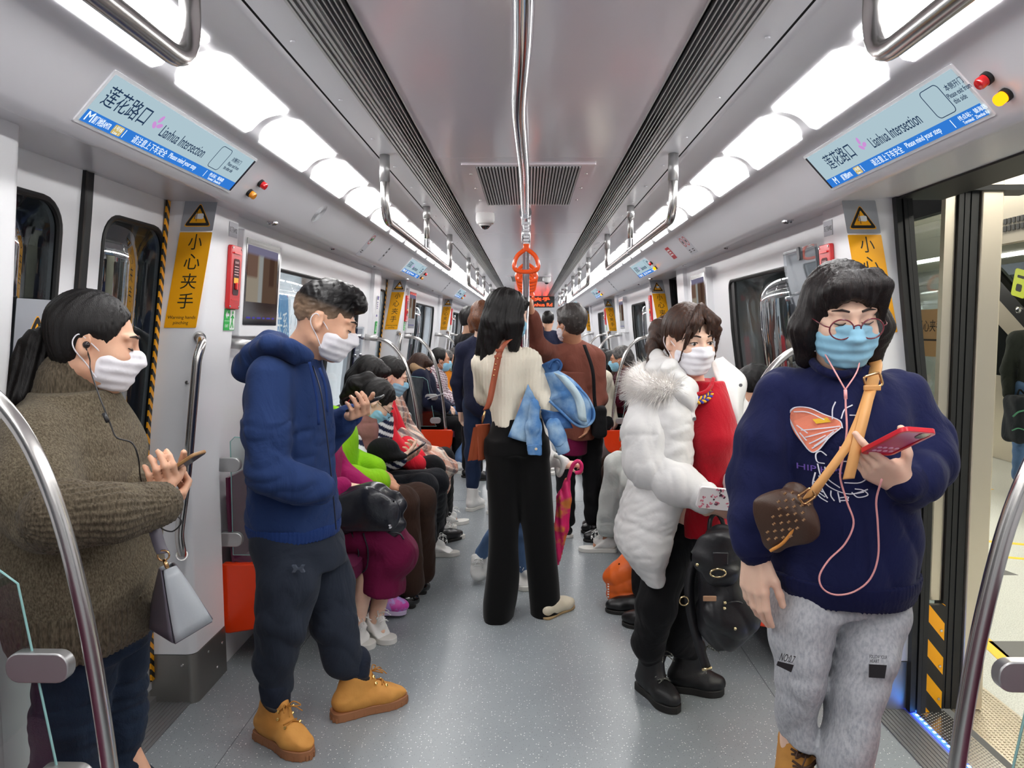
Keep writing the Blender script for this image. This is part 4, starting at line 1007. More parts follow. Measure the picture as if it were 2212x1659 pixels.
    def mesh(s, h, cf=4):
        lo = np.min([p[1] for p in s.p if p[4] == 0], 0) - .02; hi = np.max([p[2] for p in s.p if p[4] == 0], 0) + .02
        H = h * cf; n = np.ceil((hi - lo) / H).astype(int) + 1; mg = H * 1.3
        gx = np.stack(np.meshgrid(*[np.arange(k) for k in n], indexing='ij'), -1).reshape(-1, 3)
        d = np.concatenate([s.ev(lo + (c + .5) * H, np.zeros((1, 3)), mg)[:, 0] for c in np.array_split(gx, max(1, len(gx) // 200000))])
        blk = gx[np.abs(d) < H * 1.15]
        r = np.arange(cf + 1); off = np.stack(np.meshgrid(r, r, r, indexing='ij'), -1).reshape(-1, 3) * h - cf * h / 2
        V = np.concatenate([s.ev(lo + (c + .5) * H, off, mg) for c in np.array_split(blk, max(1, len(blk) // 4000))]).reshape(-1, cf + 1, cf + 1, cf + 1)
        cs = [(i, j, k) for i in (0, 1) for j in (0, 1) for k in (0, 1)]
        CV = np.stack([V[:, i:i + cf, j:j + cf, k:k + cf] for i, j, k in cs], -1)          # B,cf,cf,cf,8
        ng = CV < 0; act = ng.any(-1) & ~ng.all(-1); b, i, j, k = np.nonzero(act); cv = CV[b, i, j, k]; ng = cv < 0
        cell = blk[b] * cf + np.stack([i, j, k], -1)
        edges = [(a, c) for a in range(8) for c in range(8) if a < c and bin(a ^ c).count('1') == 1]; co = np.array(cs, float)
        acc = np.zeros((len(cell), 3)); cnt = np.zeros(len(cell))
        for a, c in edges:
            x = ng[:, a] != ng[:, c]; den = cv[:, a] - cv[:, c]; t = np.where(x, cv[:, a] / np.where(np.abs(den) < 1e-12, 1, den), 0)
            acc += np.where(x[:, None], co[a] + t[:, None] * (co[c] - co[a]), 0); cnt += x
        vs = lo + (cell + acc / cnt[:, None]) * h
        N = n * cf + 2; key = (cell[:, 0] * N[1] + cell[:, 1]) * N[2] + cell[:, 2]; o = np.argsort(key); ks = key[o]
        st = (N[1] * N[2], N[2], 1); Q = []
        for ax, ci in ((0, 4), (1, 2), (2, 1)):
            m = ng[:, 0] != ng[:, ci]; kk = key[m]; ins = ng[m, 0]; sb, sc_ = st[(ax + 1) % 3], st[(ax + 2) % 3]
            ids = [];ok = np.ones(len(kk), bool)
            for db, dc in ((1, 1), (0, 1), (0, 0), (1, 0)):
                q = kk - db * sb - dc * sc_; p = np.clip(np.searchsorted(ks, q), 0, len(ks) - 1); ok &= ks[p] == q; ids.append(o[p])
            ids = np.stack(ids, 1); ids[~ins] = ids[~ins][:, ::-1]; Q.append(ids[ok])
        return vs, np.concatenate(Q)
def skin(name, sd, h, m, parent=None, relax=1, **kw):
    vs, fs = sd.mesh(h)
    for _ in range(relax):                        # one light smoothing pass
        acc = np.zeros_like(vs); cnt = np.zeros(len(vs))
        for a in range(4):
            b = fs[:, (a + 1) % 4]; np.add.at(acc, fs[:, a], vs[b]); np.add.at(cnt, fs[:, a], 1)
        vs = vs * .5 + .5 * acc / np.maximum(cnt, 1)[:, None]
    if 'colf' in kw: kw['col'] = kw.pop('colf')(vs)
    if 'midf' in kw: kw['midx'] = kw.pop('midf')(vs[fs].mean(1))
    return mk(name, (vs, fs), m, parent, smooth=True, **kw)
def wob(P, f, seed=0, st=(1, 1, 1)):              # cheap smooth noise, about -1..1
    P = P * np.array(st) * f; r = np.random.RandomState(seed); out = 0
    for i in range(4):
        w = r.normal(size=3); w /= np.linalg.norm(w); out = out + np.sin(P @ w * (1 + .6 * i) + r.uniform(0, 6.28) + 1.3 * np.sin(P @ r.normal(size=3) * .5))
    return out / 3.0
def folds(amp, f=30, seed=0, st=(1, 1, 1)): return lambda P: amp * wob(P, f, seed, st)

def rid(P, f, seed=0, st=(1, 1, 1)): return 1 - 2 * np.abs(wob(P, f, seed, st)) ** .75   # sharp creases
# ------------------------------------------------------------------ anatomy
def frame(yaw_deg, pitch=0, roll=0):
    """columns: right, forward, up.  yaw 0 faces away from the camera (+Y), 90 faces +X, 180 faces the camera; pitch>0 looks down"""
    y, p, r = map(math.radians, (yaw_deg, pitch, roll)); f = A(math.sin(y), math.cos(y), 0); ri = A(math.cos(y), -math.sin(y), 0); u = A(0, 0, 1)
    f, u = f * math.cos(p) - u * math.sin(p), u * math.cos(p) + f * math.sin(p)
    ri, u = ri * math.cos(r) - u * math.sin(r), u * math.cos(r) + ri * math.sin(r); return np.stack([ri, f, u], 1)
def head(sd, c, R, s=1.0, face=True, fem=True, child=0):
    w = lambda x, y, z: c + R @ (A(x, y, z) * s); e = lambda x, y, z, r, k=.02, m=0: sd.ell(w(x, y, z), A(*r) * s, R, k, m)
    e(0, -.014, .032, (.074, .094, .086)); e(0, .028, -.03, (.062, .066, .08), .04); e(0, .056, -.092, (.028, .026, .022), .04)
    if face:
        for q in (-1, 1):
            e(q * .036, .066, -.03, (.026, .024, .026), .03); sd.cap(w(q * .055, .0, -.065), w(q * .016, .068, -.096), .014 * s, .013 * s, .03)
            e(q * .033, .098, .008, (.02, .018, .011), .016, 1); e(q * .032, .079, .006, (.0155, .0125, .0125), .006)
            sd.cap(w(q * .012, .09, .028), w(q * .05, .076, .028), .0085 * s, .007 * s, .014)
            e(q * .013, .098, -.026, (.0085, .01, .0075), .008)
        sd.cap(w(0, .088, .02), w(0, .107, -.024), .0075 * s, .0105 * s, .014); e(0, .092, -.058, (.024, .011, .007), .01); e(0, .089, -.068, (.02, .011, .007), .01)
    for q in (-1, 1):
        Re = R @ np.array([[math.cos(q * .4), math.sin(q * .4), 0], [-math.sin(q * .4), math.cos(q * .4), 0], [0, 0, 1]])
        sd.ell(w(q * .077, -.012, -.004), A(.0085, .019, .031) * s, Re, .008); sd.ell(w(q * .0855, -.006, .002), A(.006, .011, .018) * s, Re, .006, 1)
        sd.cap(w(q * .074, -.004, -.03), w(q * .077, -.004, -.026), .008 * s, None, .006)
def neck(sd, c, R, base, r=.052, s=1.0): sd.cap(c + R @ (A(0, -.018, -.05) * s), base, r * s, r * 1.12 * s, .03)
def hand(sd, wr, d, n, side, curl=(.5, .5, .55, .6), thumb=(.6, .4, .3), s=1.0, spread=.0, fist=0, wrist_r=.026):
    """wr wrist, d towards the fingers, n out of the palm, side +1 right / -1 left; curl in radians per joint"""
    e1 = nrm(d); e3 = nrm(n - e1 * (np.asarray(n) @ e1)); e2 = np.cross(e1, e3) * side; w = lambda a, b, c=0: wr + (e1 * a + e2 * b + e3 * c) * s
    offs = (.030, .0105, -.0095, -.028); kn = (.088, .092, .087, .079); tips = []
    sd.cap(wr - e1 * .03 * s, w(.012, 0), wrist_r * s, wrist_r * .95 * s, .02, flat=(e3, .78))
    for o, k_ in zip(offs, kn): sd.cap(w(.012, o * .55), w(k_, o, 0), .0145 * s, .0108 * s, .014)
    sd.cap(w(.02, .012, .008), w(.052, .03, .012), .018 * s, .014 * s, .016); sd.cap(w(.02, -.018, .006), w(.06, -.024, .006), .015 * s, .012 * s, .014)
    ph = ((.042, .026, .022), (.046, .029, .023), (.043, .027, .022), (.034, .021, .019))
    for i in range(4):
        p = w(kn[i], offs[i]); a = 0; r = .0098 * s if i < 3 else .0086 * s; sp_ = spread * (1.5 - i)
        for j in range(3):
            a += curl[i] * (1, 1.15, .75)[j]; dd = (e1 * math.cos(a) + e3 * math.sin(a)) + e2 * sp_ * math.cos(a); q = p + nrm(dd) * ph[i][j] * s
            sd.cap(p, q, r, r * .9, .004); p = q; r *= .9
        tips.append(p)
    a0, a1, a2 = thumb; p = w(.026, .028, .008); dd = nrm(e1 * math.cos(a0) + e2 * math.sin(a0) * .9 + e3 * math.sin(a0) * .55)
    for L, r, b in ((.042, .0125, 0), (.032, .0105, a1), (.027, .0095, a2)):
        dd = nrm(dd + (-e2 * .8 + e3 * .5 + e1 * .2) * b); q = p + dd * L * s; sd.cap(p, q, r * s, r * .9 * s, .007); p = q
    tips.append(p); return tips
skinm = mat('skin', rgb(226, 178, 148), .48, sss=.12, bump=(160, .04), var=(14, rgb(214, 160, 132), .4, .75))
skind = mat('skin_tan', rgb(198, 144, 112), .5, sss=.12, bump=(160, .05), var=(14, rgb(184, 128, 100), .4, .75))
skinp = mat('skin_pale', rgb(240, 202, 178), .48, sss=.12, bump=(160, .04), var=(14, rgb(230, 184, 160), .4, .75))
hairm = mat('hair_black', rgb(17, 14, 14), .42, bump=(60, .5, (9, 9, .6)), spec=.32)
hairb = mat('hair_brown', rgb(44, 27, 20), .42, bump=(60, .5, (9, 9, .6)), spec=.35, var=(40, rgb(76, 46, 30), .4, .7, (6, 6, .5)))
hairc = mat('hair_chestnut', rgb(112, 66, 36), .42, bump=(60, .5, (9, 9, .6)), var=(40, rgb(60, 34, 22), .4, .7, (6, 6, .5)))
hairg = mat('hair_grey', rgb(92, 88, 86), .5, bump=(70, .6), var=(50, rgb(40, 38, 38), .4, .65))
mwhite = mat('mask_white', rgb(236, 234, 240), .75, bump=(120, .06)); mblue = mat('mask_blue', rgb(150, 205, 232), .75, bump=(120, .06))
mpink = mat('mask_pink', rgb(236, 158, 212), .75); mblack = mat('mask_black', rgb(28, 28, 30), .75)
browm = mat('brow', rgb(44, 32, 28), .7)

def face_bits(body, c, R, s=1.0, eyes='down', brow=1):
    w = lambda x, y, z: c + R @ (A(x, y, z) * s); g = G()
    if brow:
        for q in (-1, 1): g = G(); g.tube([w(q * .014, .0985, .030), w(q * .03, .0945, .0345), w(q * .05, .0815, .030)], [.0028 * s, .003 * s, .0012 * s], 6, flat=1); mk('eyebrow', g, browm, body)
    for q in (-1, 1):
        if eyes == 'down':
            g = G().tube([w(q * .018, .0885, .0015), w(q * .025, .0925, -.0015), w(q * .034, .0925, -.002), w(q * .046, .084, .002)], [.0011 * s, .0018 * s, .002 * s, .0012 * s], 6); mk('eyelashes', g, browm, body)
        elif eyes == 'open':
            mk('eye', G().ell(w(q * .032, .0845, .005), A(.0125, .008, .0062) * s, 12, 8, R), mat('eye_white', rgb(225, 218, 214), .2), body)
            mk('iris', G().ell(w(q * .032, .0905, .0035), A(.0055, .0028, .0055) * s, 12, 8, R), mat('iris', rgb(30, 20, 16), .1), body)
            g = G().tube([w(q * .018, .0885, .006), w(q * .025, .0935, .0105), w(q * .035, .0925, .011), w(q * .048, .083, .006)], [.0012 * s, .002 * s, .002 * s, .0012 * s], 6); mk('eyelashes', g, browm, body)
def mask(body, c, R, s=1.0, m=None, h=.006, puff=1.0, top=.0, loops=True, chin=0):
    """pleated face mask with ear loops"""
    sd = S(); w = lambda x, y, z: c + R @ (A(x, y, z) * s)
    sd.ell(w(0, .036, -.052), A(.071, .074 * puff, .062) * s, R, .02); sd.cap(w(0, .098, -.0), w(0, .112, -.028), .013 * s, .017 * s, .03); sd.ell(w(0, .064, -.088), A(.04, .034, .026 + chin) * s, R, .03); sd.ell(w(0, .054, -.034), A(.066, .05, .046) * s, R, .02)
    up_ = R[:, 2]; f = R[:, 1]; n = nrm(-f * .82 + up_ * .28)
    sd.cut(w(0, .012, -.05), nrm(-f + up_ * .05), .004); sd.cut(w(0, .1, top + .0), nrm(up_ - f * .18), .004); sd.cut(w(0, .05, -.122 - chin), -up_, .01)
    for q in (-1, 1): sd.cut(w(q * .068, .03, -.05), R[:, 0] * q + f * -.25, .006)
    o, u = c, R[:, 2]
    sd.post = lambda P: .0016 * s * np.sin(((P - o) @ u) / s * 260 + 1.2) * ((((P - o) @ R[:, 1]) / s) > .03) + .0012 * s * wob(P, 90, 3)
    t = skin('face_mask', sd, h * s, m or mwhite, body)
    if loops:
        for q in (-1, 1):
            g = G().tube(curve([w(q * .064, .03, -.022), w(q * .074, .008, -.004), w(q * .081, -.022, .016), w(q * .084, -.034, .0), w(q * .080, -.028, -.022), w(q * .072, .0, -.05), w(q * .066, .028, -.082)], 5), .0017 * s, 6); mk('ear_loop', g, mwhite, t)
    return t
def hair_cap(sd, c, R, s, face_open=.055, low=-.02, grow=.012, back=-.06):
    """hair as a shell over the skull, open over the face"""
    w = lambda x, y, z: c + R @ (A(x, y, z) * s); sd.ell(w(0, -.018, .036), A(.078 + grow * .7, .094 + grow, .086 + grow) * s, R, .02)
    return w
def plank(sd, pts, rs, flat, k=.02): return sd.chain(pts, rs, k, 0, flat)

# ------------------------------------------------------------------ shoes
def shoe(body, heel, toe, style, up=None, w=1.0, ankle=None, name='shoe', L=None):
    """heel, toe: points on the sole's underside; ankle: joint the collar rises to"""
    heel, toe = A(*heel), A(*toe); d = toe - heel; L = np.linalg.norm(d); f = d / L; u0 = A(0, 0, 1) if up is None else nrm(up); r = nrm(np.cross(f, u0)); u = np.cross(r, f)
    st = style; P = lambda a, b, c: heel + f * a * L + r * b * w + u * c
    so = st.get('sole', .022); sd = S(); hh = st.get('high', .07); lw = st.get('low', 0)
    sd.cap(P(.13, 0, so + .028), P(.36, 0, so + .026), .034 * w, .036 * w, .02); sd.cap(P(.36, 0, so + .026), P(.70, .004, so + .02), .037 * w, .041 * w, .03, flat=(u, .85)); sd.cap(P(.70, .004, so + .019), P(.87, 0, so + .017), .041 * w, .033 * w, .03, flat=(u, st.get('toe', .78)))
    sd.cap(P(.3, 0, so + .055), P(.6, 0, so + .035), .027 * w, .026 * w, .03)
    if not lw:
        top = P(.17, 0, so + hh) if ankle is None else ankle; sd.cap(P(.19, 0, so + .04), top - f * .010, .040 * w, .041 * w, .025); sd.cap(P(.37, 0, so + .045), top + f * .010, .034 * w, .040 * w, .025); axis = nrm(top - P(.17, 0, so + .04)); sd.cut(top + axis * st.get('rise', .0), axis, .004)
    if st.get('lace') is not None: q_ = top if not lw else P(.22, 0, so + .08); sd.cap(P(.52, 0, so + .045), q_ + f * .032, .027 * w, .023 * w, .02)
    sd.cut(P(0, 0, so - .004), -u, .003); sd.post = folds(st.get('wr', .0012), 60, 4)
    o = skin(name, sd, st.get('h', .006), st['m'], body)
    def outline(e):
        pr = [(.02, .0, .6), (.0, .018, 1), (.06, .034, 1), (.25, .036, 1), (.45, .036, 1), (.68, .046, 1), (.82, .043, 1), (.95, .026, 1), (1.0, .004, 1)]
        lft = [(a * L, b * w + (e if b > .005 else 0)) for a, b, _ in pr[1:]]; rgt = [(a * L, -b * w - (e if b > .005 else 0)) for a, b, _ in pr[1:]][::-1]
        q = curve([(x, y, 0) for x, y in lft + rgt + lft[:1]], 3)[:-1]; return [(x, y) for x, y, _ in q][::-1]
    fr = (heel, f, -r); ez = np.cross(f, -r)
    mk('sole', G().plate([(x, -y) for x, y in outline(.002)][::-1], (heel, f, np.cross(u, f)), 0, so), st['sm'], o, bev=.003)
    if st.get('lug'):
        g = G(); ol = outline(.0); n_ = len(ol)
        for i in range(0, n_, 2):
            x, y = ol[i]; p = heel + f * x + np.cross(u, f) * -y * -1; d = A(*ol[(i + 1) % n_]) - A(*ol[i - 1]); tg = nrm(f * d[0] + np.cross(u, f) * d[1]); g.box(A(-.0045, -.003, .001), A(.0045, .0035, so * .55), (np.stack([tg, np.cross(u, tg), u], 1), p))
        mk('tread', g, st['sm'], o, smooth=False)
    if st.get('lace') is not None:
        g = G(); n = st.get('nl', 4); tp = (ankle if ankle is not None else P(.2, 0, so + hh)) + f * .052 - u * .012
        ln = curve([P(.68, 0, so + .068), P(.54, 0, so + .086), P(.44, 0, so + .104), tp + f * .006], 6); at_ = lambda q: ln[int(round(q * (len(ln) - 1)))]
        hb = max(.35, min(1, .6 * .1 / max(.05, hh)) if hh < .1 else 1.)
        for i in range(n):
            q = i / max(1, n - 1) * hb; c0, c1 = at_(q), at_(min(1, q + .12)); nn = nrm(u + f * .5)
            for a_, b_ in ((c0, c1), (c1, c0)): g.tube(curve([a_ - r * .026 * w - nn * .006, (a_ + b_) / 2 + nn * .006, b_ + r * .026 * w - nn * .006], 4), .0026, 6)
        k = at_(hb) + (u + f) * .006
        for q in (-1, 1): g.tube(curve([k, k + r * q * .02 + u * .014 + f * .01, k + r * q * .036 + f * .03, k + r * q * .012 + f * .012, k], 5), .0022, 6); g.tube(curve([k, k + r * q * .012 + f * .03 + u * .004, k + r * q * .028 + f * .05 - u * .012], 4), .002, 6)
        mk('laces', g, st['lace'], o, smooth=True)
        if st.get('eyelet'):
            g = G(); [g.lathe([(.0055, -.006), (.0055, .002), (.0025, .0025), (.0024, -.002)], at_(i / 3 * hb) + r * q * .029 * w - u * .003, nrm(r * q * .75 + u * .6 + f * .2), 8) for i in range(4) for q in (-1, 1)]; mk('eyelet', g, mat('brass', rgb(224, 196, 130), .25, metal=1), o)
    if st.get('pads'):
        c = (ankle if ankle is not None else P(.17, 0, so + hh)); ax = nrm(c - P(.17, 0, so + .04)); g = G()
        a = np.linspace(0, 2 * PI, 25)[:-1]; ex_ = nrm(f - ax * (f @ ax)); ey_ = np.cross(ax, ex_)
        g.tube([c + ex_ * math.cos(t) * .046 * w + ey_ * math.sin(t) * .037 * w for t in a], .0105, 8, closed=True); mk('padded_collar', g, st['pads'], o, smooth=True)
    return o
# ================================================================== people
def cloth(name, c, rough=.85, b=(70, .25), sheen=.04, **k): return mat(name, rgb(*c), rough, bump=b, sheen=sheen, spec=.2, **{'wr': (7, .35), **k})
def ank(h, t, z=.1, o=.085): h, t = A(*h), A(*t); return h + nrm(t - h) * o + A(0, 0, z)
def body(label, J, sk=None, h=.007, face=True, hands=True, loc=None, fem=True, cat='person'):
    """one continuous skin surface from head to feet"""
    sd = S(); c, R, s = J['head']; k = J.get('sc', 1.0)
    head(sd, c, R, s, face, fem); neck(sd, c, R, J['nb'], J.get('nr', .05), s)
    sd.cap(J['nb'], J['ch'], .058 * k, .08 * k, .04); sd.cap(J['ch'], J['pv'], .085 * k, .09 * k, .05)
    for a in J['arms']:
        sh, el, wr = a[:3]; sd.cap(J['nb'] * .5 + J['ch'] * .5, sh, .05 * k, .045 * k, .03); sd.chain([sh, el, wr], [.044 * k, .036 * k, .024 * k], .02)
        if hands and len(a) > 3: hand(sd, wr, *a[3], **(a[4] if len(a) > 4 else {}))
    for l in J['legs']: sd.chain([J['pv'] * .4 + l[0] * .6, l[0], l[1], l[2]], [q * k for q in J.get('lr', (.07, .068, .042, .023))], .03)
    for l in J['legs']:
        if len(l) > 4: sd.cap(l[2], A(*l[3]) * .45 + A(*l[4]) * .55 + A(0, 0, .045), .024 * k, .02 * k, .02)
    if loc is None: q = J['legs'][0][2] * .5 + J['legs'][-1][2] * .5; loc = A(q[0], q[1], 0)
    return skin('person', sd, h, sk or skinm, None, label=label, cat=cat, loc=loc)
def rows(R_, k=1.0):                             # pixel rows (v,uL,uR,Y,b) -> level sections
    out = []
    for r in R_:
        v, a, b_, Y, bb = r[:5]; p = at((a + b_) / 2, v, Y); out.append((p[2], p[0], Y, (b_ - a) / 2 * Y / F * k, bb) + tuple(r[5:6]))
    return out
def px(L): return [at(*p) for p in L]
def tframe(a, b):                                # torso frame from right shoulder a, left shoulder b
    r = nrm(a - b); return r
def torso(sd, J, add=.0, bulk=1.0, hem=None):
    k = J.get('sc', 1.0); sh = [a[0] for a in J['arms']]; r = nrm(sh[0] - sh[-1]) if len(sh) > 1 else J.get('right', A(1, 0, 0)); u = nrm(J['ch'] - J['pv']); f = np.cross(u, r); r = np.cross(f, u); R = np.stack([r, f, u], 1)
    w = (np.linalg.norm(sh[0] - sh[-1]) / 2 if len(sh) > 1 else .18 * k)
    sd.ell(J['ch'], A(w * .92 + add, .112 * k * bulk + add, .19 * k + add), R, .03); m = J['ch'] * .45 + J['pv'] * .55
    sd.ell(m, A(w * .80 + add, .115 * k * bulk + add, .18 * k), R, .06); sd.ell(J['pv'], A(w * .86 + add, .12 * k * bulk + add, .13 * k), R, .06)
    for q in sh: sd.cap(J['nb'] - u * .02 * k, q, .055 * k + add, .062 * k + add, .04)
    return R
def top_(body_, J, m, name='jacket', add=.015, bulk=1.0, sl=(.07, .062, .045), h=None, collar=None, fold=.006, zip_=None, cuff=.92, seed=1, hem=None, colf=None):
    sd = S(); k = J.get('sc', 1.0); R = torso(sd, J, add, bulk)
    for a in J['arms']:
        sh, el, wr = a[:3]; sd.chain([sh, el, el + (wr - el) * cuff], [x * k for x in sl], .025)
    if hem is not None: sd.stack(hem, .05)
    c, Rh, s = J['head']; ax = nrm(c - J['nb'])
    if collar: sd.cap(J['nb'] + ax * .0, J['nb'] + ax * collar, .068 * k, .062 * k, .02)
    sd.cap(J['nb'] + ax * .03, J['nb'] + ax * .2, .051 * k, .056 * k, .01, 1)
    sd.post = folds(fold, 26, seed, (1, 1, .7)); kw = {'colf': colf} if colf else {}
    return skin(name, sd, h or J.get('h', .009), m, body_, **kw)
def trousers(body_, J, m, name='trousers', rs=(.098, .078, .058), add=0, fold=.005, h=None, end=.96, seed=5):
    sd = S(); k = J.get('sc', 1.0); R = None
    sh = [l[0] for l in J['legs']]; r = nrm(sh[0] - sh[-1]); u = nrm(J['ch'] - J['pv']); f = np.cross(u, r)
    sd.ell(J['pv'], A(.165 * k, .125 * k, .13 * k), np.stack([r, f, np.cross(r, f)], 1), .04)
    for l in J['legs']: sd.chain([l[0], l[1], l[1] + (l[2] - l[1]) * end], [x * k for x in rs], .03)
    sd.post = folds(fold, 30, seed, (1, 1, .8)); return skin(name, sd, h or J.get('h', .009), m, body_)

def hair(body_, J, style, m, h=None, seed=0, **o):
    c, R, s = J['head']; sd = S(); w = hair_cap(sd, c, R, s, grow=o.get('grow', .012)); r_, f, u = R[:, 0], R[:, 1], R[:, 2]; hh = h or J.get('hh', .007)
    if style == 'short':
        sd.ell(w(0, -.045, -.01), A(.07, .062, .07) * s, R, .02); sd.ell(w(0, .05, .085), A(.06, .05, .032) * s, R, .03)
        sd.ell(w(0, .10, -.035), A(.10, .075, .095) * s, R, .012, 1)
        for q in (-1, 1): sd.ell(w(q * .088, .01, -.035), A(.03, .045, .05) * s, R, .01, 1)
        sd.cut(w(0, -.06, o.get('nape', -.055)), -u + f * .35, .01)
    elif style == 'crop':                         # older men, thin
        sd.ell(w(0, -.05, -.01), A(.066, .05, .065) * s, R, .02); sd.ell(w(0, .11, .0), A(.10, .1, .13) * s, R, .012, 1); sd.cut(w(0, -.06, -.05), -u + f * .35, .01)
        for q in (-1, 1): sd.ell(w(q * .09, .0, -.04), A(.03, .045, .05) * s, R, .01, 1)
    elif style == 'bob':
        for q in (-1, 1): sd.chain([w(q * .055, -.01, .05), w(q * .084, .0, -.03), w(q * .080, .0, -.105)], [.035 * s, .036 * s, .026 * s], .03)
        sd.chain([w(0, -.06, .04), w(0, -.085, -.03), w(0, -.065, -.09)], [.06 * s, .055 * s, .04 * s], .03)
        sd.ell(w(0, .075, .075), A(.07, .035, .04) * s, R, .03)
        sd.ell(w(o.get('part', 0), .115, -.045), A(.062, .085, .105) * s, R, .014, 1)
    elif style == 'long':
        for q in (-1, 1): sd.chain([w(q * .05, -.015, .05), w(q * .082, -.01, -.04), w(q * .078, -.03, -o.get('len', .2))], [.035 * s, .034 * s, .024 * s], .03)
        sd.chain([w(0, -.05, .04), w(0, -.085, -.05), w(0, -.07, -o.get('len', .2))], [.065 * s, .06 * s, .045 * s], .04)
        sd.ell(w(0, .075, .07), A(.06, .03, .035) * s, R, .03); sd.ell(w(0, .12, -.04), A(.056, .085, .10) * s, R, .014, 1)
    else:                                        # pulled back: 'tied'
        sd.ell(w(0, -.04, -.015), A(.072, .062, .07) * s, R, .02); sd.ell(w(0, .125, -.012), A(.095, .092, .106) * s, R, .014, 1)
        for q in (-1, 1): sd.ell(w(q * .088, .012, -.03), A(.026, .04, .052) * s, R, .01, 1)
        sd.cut(w(0, -.06, -.075), -u + f * .25, .01)
        if 'tail' in o: sd.chain(o['tail'], o.get('tr', [.03, .035, .03, .012][:len(o['tail'])]), .02)
    for chn, rr in o.get('locks', []): sd.chain(chn, rr, .008)
    am = o.get('wav', .0022); 
    def post(P):
        q = (P - c) @ R; th = np.arctan2(q[:, 0], -q[:, 1] + .02); 
        return am * np.sin(th * 46 + 3 * np.sin(q[:, 2] * 30 + seed) + wob(q, 25, seed)) + am * .8 * np.sin(th * 19 + seed + q[:, 2] * 25)
    if style in ('short',): post2 = lambda P: post(P) * .6 + o.get('spike', .004) * wob((P - c) @ R, 75, seed, (1, 1, .5))
    sd.post = post2 if style == 'short' else post
    return skin('hair', sd, hh, m, body_, relax=0 if hh < .006 else 1)

def seated(s, y, x=1.0, lean=.0, look=0, down=15, sc=1.0, kx=.66, spread=.1, head_x=None, feet=None, hx=None, hz_=0.0, roll=0, turn=0, lap='lap', dy=0):
    """a sitter on the bench of side s, facing the aisle; distances along the car fixed by y"""
    J = {'sc': sc}; X = lambda v: s * v; fy = -90 * s if s > 0 else 90
    pv = A(X(x + .06), y, .54); ch = A(X(x + .06 - lean * .55 - .02), y + dy * .5, .54 + .33 * sc); nb = A(X(x + .05 - lean), y + dy, .54 + .52 * sc)
    yw = (90 if s < 0 else -90) + look; R = frame(yw, down, roll)
    c = nb + A(X(-.035 - lean * .25), 0, .135 * sc); J.update(head=(c, R, sc), nb=nb, ch=ch, pv=pv)
    r = A(0, s * 1.0, 0)                          # right hand side of someone facing the aisle: left bench -> towards the camera
    rt = A(0, -1, 0) if s < 0 else A(0, 1, 0)
    arms = []; legs = []
    for q in (1, -1):                             # +1 right
        sh = nb + rt * q * .165 * sc + A(X(.015), 0, -.06 * sc); el = sh + A(X(-.1), 0, -.245 * sc) + rt * q * .05; wr = A(X(x - .26), y + dy * .5 + rt[1] * q * .06, .67)
        d = nrm(A(X(-.6), -rt[1] * q * .8, -.15)); arms.append((sh, el, wr, (d, A(X(.1), 0, -1), q), dict(curl=(.35, .4, .45, .5), s=.95 * sc)))
        hip = pv + rt * q * .085 * sc; kn = A(X(kx), y + rt[1] * q * spread, .50 * sc + .0); an = A(X(kx - .02 + (.0 if feet is None else feet[0])), y + rt[1] * q * spread * .9, .10)
        heel = an + A(X(.06), 0, -.10); toe = an + A(X(-.19), rt[1] * q * .03, -.10); legs.append((hip, kn, an, heel, toe))
    J['arms'] = arms; J['legs'] = legs; return J
def standing(x, y, yawd, sc=1.0, down=8, look=0, ht=None, gap=.1, arm_out=.0):
    J = {'sc': sc}; R0 = frame(yawd); r, f = R0[:, 0], R0[:, 1]; o = A(x, y, 0); k = sc
    pv = o + A(0, 0, .93 * k); ch = o + A(0, 0, 1.24 * k) + f * .0; nb = o + A(0, 0, 1.42 * k) - f * .02
    c = nb + A(0, 0, .135 * k) + f * .035; J.update(head=(c, frame(yawd + look, down), k), nb=nb, ch=ch, pv=pv); arms = []; legs = []
    for q in (1, -1):
        sh = nb + r * q * .175 * k + A(0, 0, -.05 * k); el = sh + r * q * .06 + A(0, 0, -.28 * k) - f * .02; wr = el + f * .06 + A(0, 0, -.24 * k); arms.append((sh, el, wr, (A(0, 0, -1) + f * .2, -r * q, q), dict(curl=(.3, .35, .4, .4), s=k)))
        hip = pv + r * q * .09 * k; kn = o + r * q * (gap) + A(0, 0, .5 * k) + f * .02; an = o + r * q * (gap) + A(0, 0, .09); legs.append((hip, kn, an, an + A(0, 0, -.09) - f * .06, an + A(0, 0, -.09) + f * .18 + r * q * .02))
    J['arms'] = arms; J['legs'] = legs; return J
SNEAK = dict(m=mat('sneaker_white', rgb(236, 235, 232), .45), sm=mat('sole_white', rgb(226, 224, 218), .55), sole=.028, high=.085, lace=mat('lace_white', rgb(240, 240, 238), .7), h=.006)
BLACKS = dict(m=mat('shoe_black', rgb(20, 20, 22), .35), sm=mat('sole_black', rgb(24, 22, 20), .6), sole=.02, high=.06, low=1, h=.007)
def phone(label, c, ex, ey, m, sm, w=.074, h=.152, t=.009, screen_face=1, glow=None, cat='phone'):
    """c centre, ex across, ey along; screen on +ez"""
    ex, ey = nrm(ex), nrm(ey); ex = nrm(ex - ey * (ex @ ey)); fr = (np.asarray(c, float), ex, ey); o = thing('phone', label, cat, c)
    mk('case', G().plate(rrect(w, h, .012, 4), fr, -t / 2, t / 2), m, o, bev=.0025); mk('screen', G().plate(rrect(w - .006, h - .008, .009, 4), fr, t / 2, t / 2 + .0008), sm, o, smooth=False)
    g = G(); z = -t / 2
    g.plate(rrect(.022, .03, .008, 4, -w * .26, h * .36), fr, z - .0015, z); mk('camera_bump', g, mat('phone_black', rgb(18, 18, 22), .15), o, smooth=False); return o, fr
